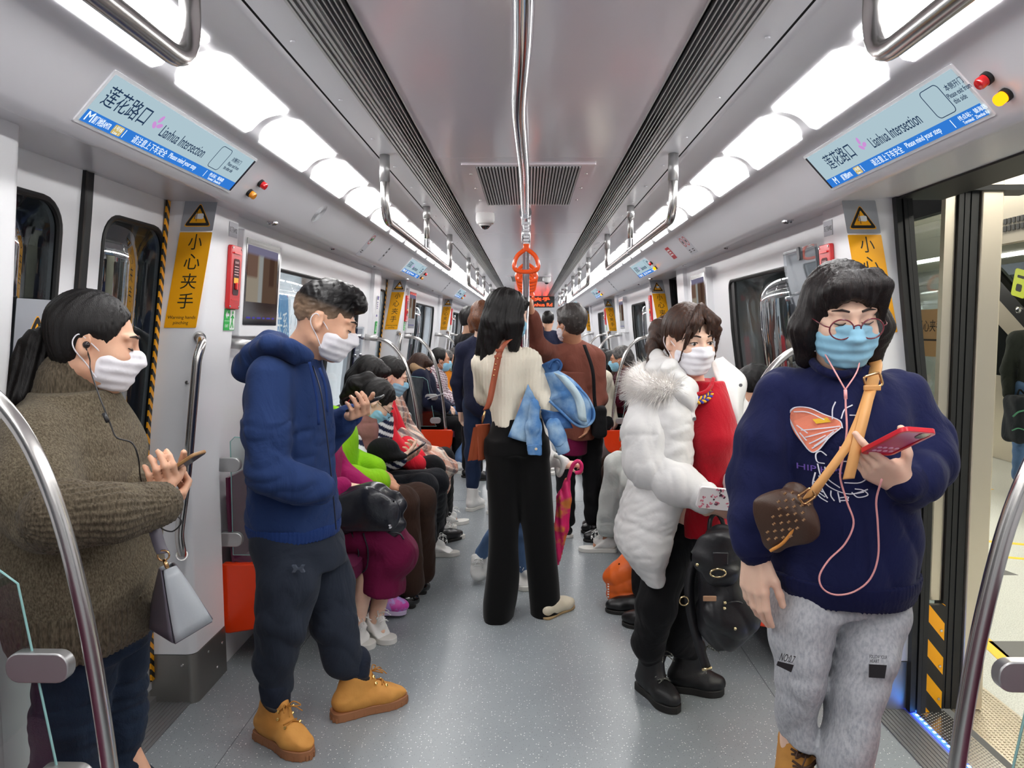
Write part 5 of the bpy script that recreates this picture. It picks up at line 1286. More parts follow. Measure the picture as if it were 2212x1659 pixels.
def phone_hand(f, r, side, up=A(0, 0, 1), s=1.0, curl=(.78, .82, .86, .90), fw=.6):
    """a hand cradling a phone: fingers reach across its back and round the far edge"""
    f, r = nrm(f), nrm(r); d = nrm(f * fw - r * side * .8 + up * .12); n = nrm(up * .85 - f * .45); return (d, n, side), dict(curl=curl, thumb=(.75, .25, .25), s=s)
def sheet(L, R_, n=14, m=14, amp=.006, fr=20, seed=0, bulge=.02, dirv=A(0, -1, 0), th=.005):
    """a piece of cloth between two edge lines, with creases and a real thickness"""
    def rs(P):
        P = curve(P, 6); t = np.linspace(0, len(P) - 1, n); i = np.clip(t.astype(int), 0, len(P) - 2); return P[i] + (t - i)[:, None] * (P[i + 1] - P[i])
    a, b = rs(L), rs(R_); s = np.linspace(0, 1, m)[None, :, None]; P = a[:, None] * (1 - s) + b[:, None] * s; Q = P.reshape(-1, 3)
    P = P + dirv * ((bulge * np.sin(np.linspace(0, PI, m)))[None, :, None] + (amp * rid(Q, fr, seed)).reshape(n, m, 1)); return P, th
def cord(name, pts, r, m, label, cat, n=6): return mk(name, G().tube(curve(pts, n), r, 8), m, None, label, cat, smooth=True)
# ------------------------------------------------------------------ man in the navy hoodie
hood = cloth('hoodie_navy', (36, 56, 100), .9, (180, .12)); hood_d = cloth('hoodie_navy_rib', (30, 54, 108), .9, (180, .15)); jog = cloth('jogger_charcoal', (38, 44, 56), .9, (180, .12))
def man():
    c = at(702, 694, 2.78); R = frame(82, 22, 0); J = {'head': (c, R, 1.1), 'nb': at(642, 778, 2.80), 'ch': at(620, 890, 2.80), 'pv': at(635, 1130, 2.80), 'nr': .056}
    wrn = at(655, 1052, 2.66); wrf = at(757, 897, 2.99)
    J['arms'] = [(at(585, 815, 2.64), at(583, 1015, 2.58), wrn, (nrm(A(.45, .6, -.3)), A(-.5, .6, 0), 1), dict(curl=(.9, .9, .9, .9))),
                 (at(668, 815, 2.96), at(690, 985, 3.02), wrf, (nrm(A(.55, -.80, .12)), nrm(A(-.30, -.06, .95)), -1), dict(curl=(.80, .84, .88, .92), thumb=(.7, .3, .2), s=1.08))]
    J['legs'] = [(at(598, 1150, 2.72), at(606, 1322, 2.66), ank((-.985, 2.71, 0), (-.75, 2.545, 0), .12, .1), (-.985, 2.71, 0), (-.75, 2.545, 0)), (at(672, 1150, 2.88), at(712, 1332, 2.84), ank((-.745, 2.815, 0), (-.485, 2.985, 0), .12, .1), (-.745, 2.815, 0), (-.485, 2.985, 0))]
    b = body('young man in a navy hooded sweatshirt and tan boots, head bent over a phone', J, skinm, .0048)
    face_bits(b, c, R, 1.1, 'down'); mask(b, c, R, 1.1, mwhite, .005)
    sd = S(); w = lambda x, y, z: c + R @ (A(x, y, z) * 1.1); u, f = R[:, 2], R[:, 1]
    sd.ell(w(0, -.016, .040), A(.0785, .100, .092) * 1.1, R, .02); sd.ell(w(0, .025, .11), A(.064, .075, .034) * 1.1, R, .03); sd.ell(w(0, .088, .088), A(.052, .024, .026) * 1.1, R, .02)
    sd.ell(w(0, .112, -.035), A(.10, .07, .088) * 1.1, R, .012, 1)
    for q in (-1, 1): sd.ell(w(q * .098, -.0, -.04), A(.034, .07, .085) * 1.1, R, .01, 1)
    sd.cut(w(0, -.06, -.042), -u + f * .3, .01); sd.post = lambda P: .0032 * wob((P - c) @ R, 85, 2, (1, 1, .45)) + .002 * wob((P - c) @ R, 190, 5)
    def fade(P):
        q = ((P - c) @ R) / 1.1; t = np.clip((q[:, 2] - .012 - .25 * np.clip(np.abs(q[:, 0]) - .02, -1, 0)) / .05, 0, 1)[:, None]; n = (wob(q, 300, 1) * .5 + .5)[:, None] * .35 * (1 - t)
        return np.array(rgb(150, 124, 102)[:3]) * (1 - t) * (1 - n) + np.array(rgb(15, 13, 14)[:3]) * t
    skin('hair', sd, .0045, vmat('hair_fade', .45, (90, .4)), b, relax=0, colf=fade)
    # hooded top
    sd = S(); sd.stack(rows([(778, 575, 690, 2.8, .10), (800, 548, 700, 2.8, .15), (850, 530, 712, 2.8, .175), (900, 535, 717, 2.8, .18), (1000, 545, 723, 2.8, .18), (1060, 540, 730, 2.8, .185), (1105, 534, 735, 2.8, .19), (1140, 540, 733, 2.8, .185), (1152, 545, 730, 2.8, .18)]), .02)
    sd.chain(px([(587, 822, 2.66), (578, 930, 2.60), (583, 1018, 2.57), (640, 1048, 2.57), (688, 1054, 2.60)]), [.086, .083, .076, .066, .052], .03)
    sd.chain(px([(660, 822, 2.95), (690, 960, 3.0), (735, 915, 2.99), (752, 900, 2.99)]), [.075, .062, .052, .047], .03)
    sd.cap(at(612, 782, 2.8), at(650, 775, 2.8), .07, .06, .03)
    sd.cap(J['nb'] + (c - J['nb']) * .1, c, .058, .062, .008, 1)
    ax = at(540, 1000, 2.57)
    sd.post = lambda P: .006 * wob(P, 22, 3, (1, 1, .55)) + .0045 * rid(P, 26, 8, (.6, .8, 1.5)) * (P[:, 2] < 1.18)
    o = skin('hoodie', sd, .006, hood, b)
    # folded hood lying on the back
    sd = S(); sd.chain(px([(668, 772, 2.66), (628, 748, 2.62), (582, 742, 2.66), (545, 775, 2.74), (528, 792, 2.82), (545, 772, 2.92), (600, 745, 2.97), (660, 768, 2.93)]), [.016, .020, .026, .030, .032, .03, .026, .018], .05)
    sd.cap(at(585, 765, 2.8), at(545, 795, 2.8), .085, .055, .06); sd.cap(at(590, 750, 2.72), at(640, 770, 2.66), .04, .03, .05); sd.cap(J['nb'] + (c - J['nb']) * .0, c, .062, .066, .012, 1); sd.post = folds(.005, 34, 9); skin('hood', sd, .006, hood, b)
    # ribbed hem, zip, cords, pocket seam
    sd = S(); sd.stack(rows([(1122, 533, 736, 2.8, .193), (1136, 535, 736, 2.8, .193), (1150, 541, 733, 2.8, .188)]), .01); sd.post = lambda P: .0016 * np.sin(np.arctan2(P[:, 1] - 2.8, P[:, 0] - at(635, 1130, 2.8)[0]) * 80); skin('waistband', sd, .005, hood_d, o)
    zp = [at(u, v, 2.8 - .10 + dy) for u, v, dy in ((672, 790, 0), (690, 850, -.02), (703, 950, -.03), (714, 1050, -.03), (722, 1140, -.03))]
    zp = [p + A(.012, -.02, 0) for p in zp]; mk('zip', G().tube(curve(zp, 5), .004, 6, flat=.6), mat('zip_dark', rgb(20, 26, 44), .4), o, smooth=True)
    cd = [at(u, v, 2.63) for u, v in ((668, 782), (676, 815), (684, 860), (689, 918))]; mk('drawcord', G().tube(curve(cd, 5), .0055, 8), hood_d, o, smooth=True)
    cd = [at(u, v, 2.62) for u, v in ((690, 795), (703, 835), (708, 890))]; mk('drawcord', G().tube(curve(cd, 5), .0055, 8), hood_d, o, smooth=True)
    sd = S(); sd.chain(px([(676, 1052, 2.60), (694, 1053, 2.61)]), [.052, .050], .01); skin('cuff', sd, .006, hood_d, o)
    sd = S(); sd.chain(px([(742, 908, 2.99), (758, 897, 2.99)]), [.05, .046], .01); skin('cuff', sd, .006, hood_d, o)
    # joggers
    sd = S(); sd.stack(rows([(1130, 545, 730, 2.8, .17), (1170, 548, 742, 2.8, .175), (1215, 556, 748, 2.8, .16)]), .03)
    sd.chain(px([(612, 1180, 2.71), (622, 1262, 2.67), (610, 1335, 2.65), (594, 1425, 2.67)]) + [J['legs'][0][2] + A(0, 0, .085)], [.108, .106, .09, .074, .058], .03)
    sd.chain(px([(690, 1180, 2.88), (708, 1270, 2.86), (722, 1350, 2.83), (740, 1420, 2.84)]) + [J['legs'][1][2] + A(0, 0, .07)], [.102, .095, .086, .072, .058], .03)
    sd.post = lambda P: .007 * wob(P, 20, 4, (1, 1, .8)) + .0055 * rid(P, 24, 6, (.6, .6, 1.4)) * np.clip(1.2 - P[:, 2] * 1.2, .3, 1); t = skin('jogging_trousers', sd, .006, jog, b)
    for l in J['legs']: sd = S(); sd.cap(l[2] + A(0, 0, .09), l[2] + A(0, 0, .05), .057, .052); sd.post = folds(.002, 60, 3); skin('cuff', sd, .006, cloth('jogger_rib', (30, 36, 50), .9), t)
    # small tonal crest on the thigh
    ctr = at(644, 1229, 2.565); fr = (ctr, nrm(A(1, .05, 0)), nrm(A(0, .02, 1))); g = G()
    for q in (-1, 1): g.plate([(-.022, q * .012), (-.010, q * .012), (-.004, q * .003), (.004, q * .003), (.010, q * .012), (.022, q * .012), (.014, q * -.001), (-.014, q * -.001)][::q], fr, -.012, .0015)
    mk('crest', g, mat('crest_grey', rgb(66, 74, 88), .7), t, smooth=False)
    wheat = mat('nubuck_wheat', rgb(206, 146, 70), .75, bump=(140, .12), var=(10, rgb(190, 128, 56), .4, .75)); st = dict(m=wheat, sm=mat('sole_brown', rgb(150, 100, 66), .7), sole=.034, high=.105, lace=mat('lace_tan', rgb(176, 118, 44), .7), nl=4, eyelet=1, lug=1, pads=mat('boot_collar', rgb(34, 28, 28), .7), h=.0045, toe=.9, lz=.05)
    for l in J['legs']:
        an = l[2]; hl, te = A(*l[3]), A(*l[4]); f = nrm(te - hl); shoe(b, hl, te, st, ankle=hl + f * .1 + A(0, 0, .16), name='boot', w=1.12)
    ph, fr = phone('black phone held up by the man in the navy hoodie', at(789, 871, 2.955), nrm(A(.1, .95, .1)), nrm(A(.94, -.1, .36)), mat('phone_dark', rgb(30, 30, 36), .2), mat('screen_dark', rgb(70, 74, 84), .08), w=.072)
man()
# ------------------------------------------------------------------ woman in the olive sweater, leaning on the left door
knit = mat('olive_knit', rgb(118, 108, 90), .95, bump=(330, .9, (1, 1, .5)), sheen=.08, var=(260, rgb(80, 72, 58), .35, .65, (1, 1, .5)), spec=.15)
knitrib = mat('olive_knit_rib', rgb(108, 98, 82), .95, bump=(260, .8, (1, 1, .25)), sheen=.08, var=(200, rgb(70, 62, 50), .35, .65, (1, 1, .3)), spec=.15)
jeans_d = cloth('jeans_dark', (24, 36, 54), .8, (260, .3), var=(9, rgb(34, 50, 74), .45, .8))
def olive():
    Y = 1.98; c = at(203, 739, Y); R = frame(68, 12, 0); J = {'head': (c, R, 1.03), 'nb': at(150, 845, Y + .0), 'ch': at(140, 960, Y), 'pv': at(180, 1330, Y), 'nr': .058}
    wr = at(344, 1048, 1.985)
    J['arms'] = [(at(80, 965, 1.83), at(150, 1120, 1.77), at(318, 1100, 1.88), (nrm(A(.5, .8, .1)), A(-.5, .3, .6), 1), dict(curl=(.7, .7, .7, .7))),
                 (at(215, 930, 2.16), at(240, 1110, 2.10), wr, (nrm(A(.52, -.80, .26)), nrm(A(-.36, .08, .93)), -1), dict(curl=(.80, .84, .88, .92), thumb=(.7, .3, .2)))]
    J['legs'] = [(at(135, 1380, 1.93), at(160, 1600, 1.90), A(-1.13, 1.93, .09)), (at(240, 1380, 2.06), at(255, 1600, 2.08), A(-1.03, 2.08, .09))]
    b = body('woman in an olive turtleneck sweater with a black ponytail, leaning by the closed left door', J, skinm, .0045)
    face_bits(b, c, R, 1.03, 'down'); mask(b, c, R, 1.03, mwhite, .0045)
    tail = px([(108, 716, 1.99), (82, 745, 1.98), (60, 800, 1.96), (42, 850, 1.93), (8, 880, 1.88)])
    hr = hair(b, J, 'tied', hairm, .0045, 1, grow=.009, tail=px([(140, 705, 1.98), (108, 712, 1.99)]), tr=[.05, .024], wav=.0012)
    sd = S(); sd.chain(tail, [.020, .036, .042, .034, .014], .03); sd.post = lambda P: .003 * np.sin((P @ A(.7, .5, -.2)) * 330 + 3 * wob(P, 12, 1)); skin('ponytail', sd, .0045, hairm, hr, relax=0)
    g = G(); d0 = nrm(tail[1] - tail[0]); e1 = nrm(np.cross(d0, A(0, 0, 1))); e2 = np.cross(d0, e1); ct = tail[0] - d0 * .005
    for k in range(4): g.tube([ct + d0 * .005 * k + (e1 * math.cos(a) + e2 * math.sin(a)) * .0255 for a in np.linspace(0, 2 * PI, 19)[:-1]], .003, 6, closed=True)
    mk('hair_tie', g, mat('tie_silver', rgb(150, 160, 160), .5, var=(90, rgb(40, 40, 44), .45, .55)), hr, smooth=True)
    # sweater
    sd = S(); sd.stack(rows([(845, 95, 235, Y, .12), (880, 45, 262, Y, .17), (930, 20, 285, Y, .21), (1000, 10, 300, Y, .225), (1080, 20, 308, Y, .23), (1180, 30, 318, Y, .235), (1260, 30, 335, Y, .235), (1330, 48, 336, Y, .23), (1352, 62, 326, Y, .22)]), .02)
    sd.chain(px([(78, 950, 1.82), (75, 1050, 1.73), (120, 1115, 1.70), (240, 1112, 1.74), (338, 1092, 1.84)]), [.098, .092, .078, .062, .048], .035)
    sd.chain(px([(215, 935, 2.12), (250, 1080, 2.08), (306, 1062, 2.0), (334, 1050, 1.985)]), [.08, .07, .052, .046], .03)
    sd.cap(J['nb'], c, .06, .06, .01, 1)
    sd.post = lambda P: .008 * wob(P, 14, 2, (1, 1, .6)) + .007 * rid(P, 12, 5, (.8, .8, 1.1))
    o = skin('sweater', sd, .0065, knit, b)
    def ribbed(name, sd, dirf, n, amp, h=.005, parent=None): sd.post = lambda P: amp * np.sin(dirf(P) * n) + .003 * wob(P, 20, 3); return skin(name, sd, h, knitrib, parent or o)
    sd = S(); sd.chain([J['nb'] - A(.0, 0, .03), J['nb'] + (c - J['nb']) * .22, J['nb'] + (c - J['nb']) * .50], [.094, .079, .068], .03); sd.cap(J['nb'] + (c - J['nb']) * .35, c, .059, .062, .008, 1)
    nb = J['nb']; ribbed('turtleneck', sd, lambda P: np.arctan2(P[:, 1] - nb[1], P[:, 0] - nb[0]), 44, .0022, .0045)
    sd = S(); sd.stack(rows([(1272, 26, 337, Y, .238), (1310, 40, 338, Y, .236), (1352, 56, 330, Y, .228), (1372, 66, 318, Y, .222)]), .01); hc = at(190, 1330, Y)
    ribbed('ribbed_hem', sd, lambda P: np.arctan2(P[:, 1] - hc[1], P[:, 0] - hc[0]), 70, .0035)
    sd = S(); sd.chain(px([(128, 1112, 1.695), (240, 1109, 1.735), (345, 1090, 1.845)]), [.085, .0685, .053], .02); a_, b_ = at(128, 1112, 1.695), at(345, 1090, 1.845); ax = nrm(b_ - a_); e2 = nrm(np.cross(ax, A(0, 0, 1))); e3 = np.cross(e2, ax)
    ribbed('ribbed_sleeve', sd, lambda P: np.arctan2((P - a_) @ e3, (P - a_) @ e2), 34, .0032)
    sd = S(); sd.chain(px([(316, 1058, 1.995), (340, 1048, 1.985)]), [.051, .045], .02); ribbed('ribbed_cuff', sd, lambda P: (P @ A(.3, .5, .8)), 480, .0022)
    # jeans and shoes below the frame
    sd = S(); sd.stack(rows([(1290, 70, 318, Y, .17), (1345, 78, 315, Y, .165), (1400, 95, 310, Y, .15)]), .03)
    sd.chain([at(172, 1390, 1.93), at(150, 1560, 1.90), at(135, 1680, 1.90), A(-1.13, 1.93, .10)], [.105, .085, .075, .06], .03); sd.chain([at(252, 1390, 2.06), at(250, 1560, 2.08), at(248, 1660, 2.08), A(-1.03, 2.08, .1)], [.088, .075, .066, .055], .03)
    sd.post = lambda P: .004 * wob(P, 22, 4) + .004 * rid(P, 26, 9, (.5, .5, 1.6)); skin('jeans', sd, .007, jeans_d, b)
    for x, y in ((-1.16, 1.92), (-1.06, 2.08)): shoe(b, (x - .05, y, 0), (x + .18, y + .05, 0), dict(BLACKS, low=0), ankle=A(x + .02, y, .1))
    # phone in a brown case
    e = nrm(A(.78, -.05, .52)); phone('phone in a brown bumper case held by the woman in the olive sweater', at(382, 1012, 1.955), nrm(A(.15, .95, .05)), e, mat('case_brown', rgb(150, 112, 70), .4), mat('screen_dark', rgb(70, 74, 84), .08), w=.074, h=.155)
    # black earphones
    bl = mat('cable_black', rgb(20, 20, 22), .4); w = lambda x, y, z: c + R @ (A(x, y, z) * 1.03)
    t = thing('earphones', 'black wired earphones hanging from the ear of the woman in the olive sweater', 'earphones', w(.08, 0, 0)); mk('earbud', G().ell(w(.084, -.004, -.006), A(.009, .009, .009)), mat('bud', rgb(60, 54, 54), .15, metal=.6), t, smooth=True)
    mk('cable', G().tube(curve([w(.086, -.004, -.012), w(.088, .01, -.04), at(196, 800, 1.80), at(214, 855, 1.76), at(226, 885, 1.745), at(240, 920, 1.74), at(252, 945, 1.735), at(285, 957, 1.74), at(299, 990, 1.75), at(303, 1030, 1.80), at(312, 1055, 1.87)], 6), .0018, 6), bl, t, smooth=True)
    mk('remote', G().tube([at(224, 893, 1.74), at(233, 912, 1.735)], .0045, 8), bl, t, smooth=True)
    L = [at(318, 1062, 1.88), at(345, 1078, 1.85), at(372, 1070, 1.86), at(376, 1095, 1.84), at(345, 1120, 1.83), at(330, 1125, 1.84), at(360, 1105, 1.85), at(392, 1125, 1.86), at(372, 1148, 1.85), at(345, 1135, 1.84), at(368, 1100, 1.85), at(352, 1090, 1.85)]; mk('cable_loops', G().tube(curve(L, 6), .0018, 6), bl, t, smooth=True)
    # grey trapeze handbag
    gm = mat('bag_grey', rgb(172, 178, 184), .4, coat=.15, bump=(200, .04)); gd = mat('bag_slate', rgb(112, 108, 120), .45); yb = 1.86
    P = lambda u, v, y=yb: at(u, v, y); t = thing('handbag', 'pale grey trapeze handbag hanging from the arm of the woman in the olive sweater', 'handbag', P(385, 1385))
    f1 = [P(352, 1232, 1.84), P(378, 1222, 1.87), P(457, 1340, 1.92), P(377, 1388, 1.84)]; g = G(); n_ = nrm(np.cross(f1[1] - f1[0], f1[3] - f1[0])); dep = A(-.0, .0, 0) + nrm(A(-.55, .8, 0)) * .12
    def quad(a, b_, c_, d_, m=8): 
        u_ = np.linspace(0, 1, m); return np.array([[(1 - s_) * ((1 - t_) * a + t_ * b_) + s_ * ((1 - t_) * d_ + t_ * c_) for t_ in u_] for s_ in u_])
    back = [P(347, 1228, 1.90), P(371, 1216, 1.93), P(400, 1342, 2.05), P(318, 1352, 2.0)]
    Q = quad(*f1); uu = np.linspace(0, 1, 8); Q += n_ * -.012 * (np.sin(uu * PI)[:, None] * np.sin(uu * PI)[None, :])[..., None]; mk('front_panel', G().grid(Q, .006), gm, t, smooth=True)
    mk('side_panel', G().grid(quad(back[0], f1[0], f1[3], back[3]), .005), gd, t, smooth=True); mk('side_panel', G().grid(quad(f1[1], back[1], back[2], f1[2]), .005), gd, t, smooth=True)
    mk('back_panel', G().grid(quad(back[1], back[0], back[3], back[2]), .005), gm, t, smooth=True); mk('base', G().grid(quad(f1[3], f1[2], back[2], back[3]), .005), gd, t, smooth=True)
    mk('edge_paint', G().tube([f1[0], f1[3]], .003, 6).tube([f1[3], f1[2]], .002, 6).tube([f1[1], f1[2]], .0025, 6), mat('edge_dark', rgb(36, 32, 42), .5), t)
    sp_ = curve([P(328, 1120, 1.88), P(336, 1150, 1.86), P(345, 1180, 1.855), P(353, 1196, 1.85)], 5); d_ = A(.012, .008, 0); mk('strap', G().grid(np.array([[p - d_, p + d_] for p in sp_]), .004), gd, t, smooth=True)
    gold = mat('gold_metal', rgb(214, 170, 120), .2, metal=1); mk('ring', G().tube([P(353, 1200, 1.85) + A(math.cos(a), .3 * math.cos(a), math.sin(a)) * .013 for a in np.linspace(0, 2 * PI, 15)[:-1]], .0022, 6, closed=True), gold, t, smooth=True)
    mk('clasp', G().tube([P(354, 1208, 1.85), P(360, 1222, 1.85), P(364, 1232, 1.852)], [.004, .006, .003], 8), gold, t, smooth=True)
olive()

# ------------------------------------------------------------------ woman in the cream sweater, seen from behind
cream = mat('cream_rib_knit', rgb(226, 218, 200), .9, bump=(200, .2), sheen=.06, spec=.2); velv = mat('black_velvet', rgb(10, 10, 11), .85, sheen=.1, spec=.15)
denim = mat('denim_blue', rgb(84, 130, 184), .85, bump=(300, .35), var=(11, rgb(164, 194, 218), .42, .72), spec=.2); denim_p = mat('denim_pale', rgb(172, 196, 208), .85, bump=(200, .3), var=(9, rgb(206, 218, 222), .4, .8), spec=.2)
tan = mat('leather_tan', rgb(158, 78, 50), .45, bump=(120, .08), coat=.1); gold = mat('gold_metal', rgb(214, 170, 120), .2, metal=1)
def centre():
    Y = 3.93; c = at(1097, 680, Y); R = frame(50, 8, 0); J = {'head': (c, R, 1.0), 'nb': at(1093, 745, Y), 'ch': at(1093, 815, Y), 'pv': at(1118, 960, Y)}
    J['arms'] = [(at(1148, 782, Y + .0), at(1180, 880, Y - .05), at(1190, 880, Y + .20), (nrm(A(.2, .9, 0)), A(-.6, 0, .6), 1), dict(curl=(.5,) * 4, s=.95)), (at(1040, 785, Y), at(1045, 860, Y + .08), at(1075, 850, Y + .22), (A(.6, .7, .2), A(-.5, .5, 0), -1), dict(curl=(.6,) * 4, s=.95))]
    J['legs'] = [(at(1150, 985, Y), at(1168, 1150, Y), at(1195, 1305, Y + .05), tuple(atz(1172, 1338, 0)), tuple(atz(1236, 1307, 0))), (at(1090, 985, Y), at(1086, 1150, Y), at(1082, 1310, Y - .03), tuple(atz(1072, 1337, 0)), tuple(atz(1098, 1305, 0)))]
    b = body('woman seen from behind in a cream ribbed sweater and wide black velvet trousers', J, skinp, .007)
    mask(b, c, R, 1.0, mblue, .006)
    locks = []
    for i, (u0, v0, u1, v1, u2, v2, r0) in enumerate([(1072, 660, 1052, 710, 1032, 762, .05), (1082, 655, 1062, 720, 1044, 778, .055), (1095, 650, 1078, 710, 1060, 760, .055), (1106, 650, 1104, 700, 1106, 752, .058), (1112, 650, 1114, 700, 1114, 755, .048), (1114, 655, 1119, 700, 1121, 742, .034)]):
        locks.append((px([(u0, v0, Y - .05), (u1, v1, Y - .085 + .01 * abs(i - 3)), (u2, v2, Y - .09 + .015 * abs(i - 3))]), [r0, r0 * .85, r0 * .35]))
    hair(b, J, 'long', hairm, .006, 2, len=.12, locks=locks, grow=.014, wav=.0025)
    sd = S(); sd.stack(rows([(752, 1045, 1138, Y, .085), (772, 1026, 1158, Y, .115), (800, 1028, 1150, Y, .125), (830, 1040, 1142, Y, .125), (860, 1052, 1132, Y, .12), (890, 1060, 1128, Y, .12), (918, 1064, 1130, Y, .125)]), .02)
    sd.chain(px([(1140, 785, Y), (1160, 830, Y - .02), (1178, 878, Y - .06), (1196, 872, Y + .1), (1194, 876, Y + .18)]), [.078, .062, .058, .052, .045], .025); sd.chain(px([(1043, 785, Y), (1048, 855, Y + .09), (1072, 852, Y + .2)]), [.06, .05, .042], .03)
    sd.cap(at(1093, 760, Y), at(1096, 738, Y), .07, .06, .03); ct = at(1095, 830, Y)
    sd.post = lambda P: .0022 * np.sin((P[:, 0] - ct[0]) * (360 - 60 * (P[:, 2] - ct[2]))) + .004 * wob(P, 20, 3, (.8, .8, 1.4)); skin('ribbed_sweater', sd, .0055, cream, b)
    sd = S(); sd.stack(rows([(902, 1062, 1172, Y, .12), (940, 1054, 1180, Y, .14), (975, 1049, 1184, Y, .145)]), .05)
    sd.stack(rows([(950, 1049, 1128, Y, .13), (1000, 1050, 1126, Y, .12), (1100, 1055, 1119, Y, .10), (1180, 1055, 1117, Y - .01, .10), (1250, 1049, 1121, Y - .02, .11), (1315, 1040, 1112, Y - .03, .125), (1333, 1044, 1106, Y - .04, .125)]), .05)
    sd.stack(rows([(950, 1108, 1182, Y, .13), (1000, 1116, 1189, Y, .12), (1100, 1124, 1195, Y, .10), (1180, 1132, 1199, Y + .01, .10), (1250, 1138, 1206, Y + .03, .11), (1310, 1143, 1210, Y + .05, .12), (1330, 1146, 1206, Y + .03, .12)]), .05)
    sd.post = lambda P: .006 * wob(P, 17, 6, (1.2, 1.2, .25)); t = skin('velvet_trousers', sd, .007, velv, b)
    st = mat('side_stripe', rgb(60, 60, 62), .5); mk('side_stripe', G().tube(curve([at(u, v, Y - .02) for u, v in ((1180, 965), (1187, 1010), (1192, 1060), (1193, 1120), (1197, 1180))], 4), .003, 6), st, t, smooth=True)
    loaf = dict(m=mat('loafer_cream', rgb(214, 204, 182), .5), sm=mat('loafer_sole', rgb(166, 140, 100), .6), sole=.012, high=.05, low=1, h=.006, toe=.7)
    for l in J['legs']:
        o = shoe(b, l[3], l[4], loaf)
    te = A(*J['legs'][0][4]); hl = A(*J['legs'][0][3]); f = nrm(te - hl); g = G(); [g.ell(te - f * .06 + A(0, 0, .055) + A(.012 * math.cos(q), .012 * math.sin(q), 0), A(.009, .009, .006), 8, 5) for q in np.linspace(0, 2 * PI, 8)[:-1]]; mk('bow', g, loaf['m'], o, smooth=True)
    # brown saddle bag and strap
    t = thing('shoulder_bag', 'brown leather accordion shoulder bag hanging at the left hip of the woman in cream', 'handbag', at(1035, 995, Y - .1)); S0 = [(1112, 733, Y - .09), (1096, 738, Y - .125), (1080, 760, Y - .145), (1073, 790, Y - .150), (1066, 825, Y - .15), (1058, 865, Y - .155), (1050, 885, Y - .15)]
    cu = curve(px(S0), 5); d_ = A(.016, .0, .004); mk('strap', G().grid(np.array([[p - d_, p + d_] for p in cu]), .004), tan, t, smooth=True)
    g = G(); [g.lathe([(.005, 0), (.004, .003), (.001, .004)], p + A(0, -.003, 0), (0, -1, .1), 8) for p in px([(1071, 787, Y - .153), (1069, 799, Y - .153), (1067, 811, Y - .153), (1075, 774, Y - .153)])]; mk('stud', g, gold, t)
    g = G(); [g.box(p - A(.019, .004, .007), p + A(.019, .004, .007)) for p in px([(1079, 757, Y - .148), (1076, 770, Y - .150)])]; mk('keeper', g, tan, t, bev=.002)
    mk('clasp', G().tube(px([(1048, 888, Y - .15), (1044, 900, Y - .15), (1042, 915, Y - .145)]), [.004, .007, .004], 8), gold, t, smooth=True)
    for i, (a, b_, c_, d_) in enumerate([((1028, 922), (1018, 994), .0, .0), ((1036, 920), (1028, 993), .03, 0), ((1043, 918), (1040, 994), .06, 0)]):
        p, q = at(*a, Y - .12 + c_), at(*b_, Y - .12 + c_); e = A(.016, .035, 0); mk('gusset', G().add([p - e * .7, p + e * .7, q + e, q - e, p - e * .7 + A(.015, .03, 0), p + e * .7 + A(.015, .03, 0), q + e + A(.02, .03, 0), q - e + A(.02, .03, 0)], [(0, 1, 2, 3), (7, 6, 5, 4), (0, 4, 5, 1), (1, 5, 6, 2), (2, 6, 7, 3), (3, 7, 4, 0)]), tan, t, bev=.004)
    fl = [at(1030, 917, Y - .10), at(1060, 915, Y - .02), at(1056, 990, Y - .0), at(1035, 995, Y - .1)]; e = nrm(np.cross(fl[1] - fl[0], fl[3] - fl[0])) * .012; mk('flap', G().add(fl + [p + e for p in fl], [(0, 1, 2, 3), (7, 6, 5, 4), (0, 4, 5, 1), (1, 5, 6, 2), (2, 6, 7, 3), (3, 7, 4, 0)]), tan, t, bev=.004)
    # denim jacket draped over the right forearm
    o = thing('denim_jacket', 'blue denim jacket draped over the forearm of the woman in cream', 'jacket', at(1190, 980, Y)); dk = mat('denim_dark', rgb(52, 88, 138), .85, bump=(300, .35), var=(8, rgb(92, 132, 178), .5, .8), spec=.2)
    q = lambda L, d: [at(u, v, Y + d + (e[0] if e else 0)) for u, v, *e in L]
    def pan(name, L, R_, d, mm, **k): P, th = sheet(q(L, d), q(R_, d), **k); return mk(name, G().grid(P, -th), mm, o, smooth=True)
    pan('back_panel', [(1176, 806), (1190, 848), (1187, 868), (1214, 890), (1246, 916)], [(1206, 800), (1236, 818), (1262, 846), (1280, 880), (1276, 916)], -.10, denim, n=20, m=20, amp=.009, fr=17, seed=4, bulge=.05)
    pan('frayed_lining', [(1196, 806), (1216, 828), (1240, 862), (1249, 905)], [(1222, 812), (1243, 835), (1262, 868), (1268, 912)], -.165, denim_p, n=14, m=10, amp=.008, fr=30, seed=7, bulge=.015)
    pan('front_panel', [(1140, 830), (1122, 880), (1097, 943)], [(1168, 880), (1160, 915), (1142, 956)], -.145, denim, n=16, m=12, amp=.007, fr=20, seed=2, bulge=.02)
    pan('side_panel', [(1166, 884), (1172, 905), (1180, 925)], [(1212, 890), (1228, 905), (1238, 925)], -.12, dk, n=12, m=14, amp=.009, fr=22, seed=9, bulge=.03)
    pan('collar', [(1166, 790), (1176, 804), (1184, 812)], [(1196, 774), (1212, 786), (1208, 806)], -.03, dk, n=10, m=10, amp=.006, fr=28, seed=5, bulge=.035)
    mk('collar_roll', G().tube(curve(q([(1186, 796), (1193, 781), (1205, 777), (1213, 788), (1208, 803)], -.06), 5), [.010] * 21, 10, flat=.6), dk, o, smooth=True)
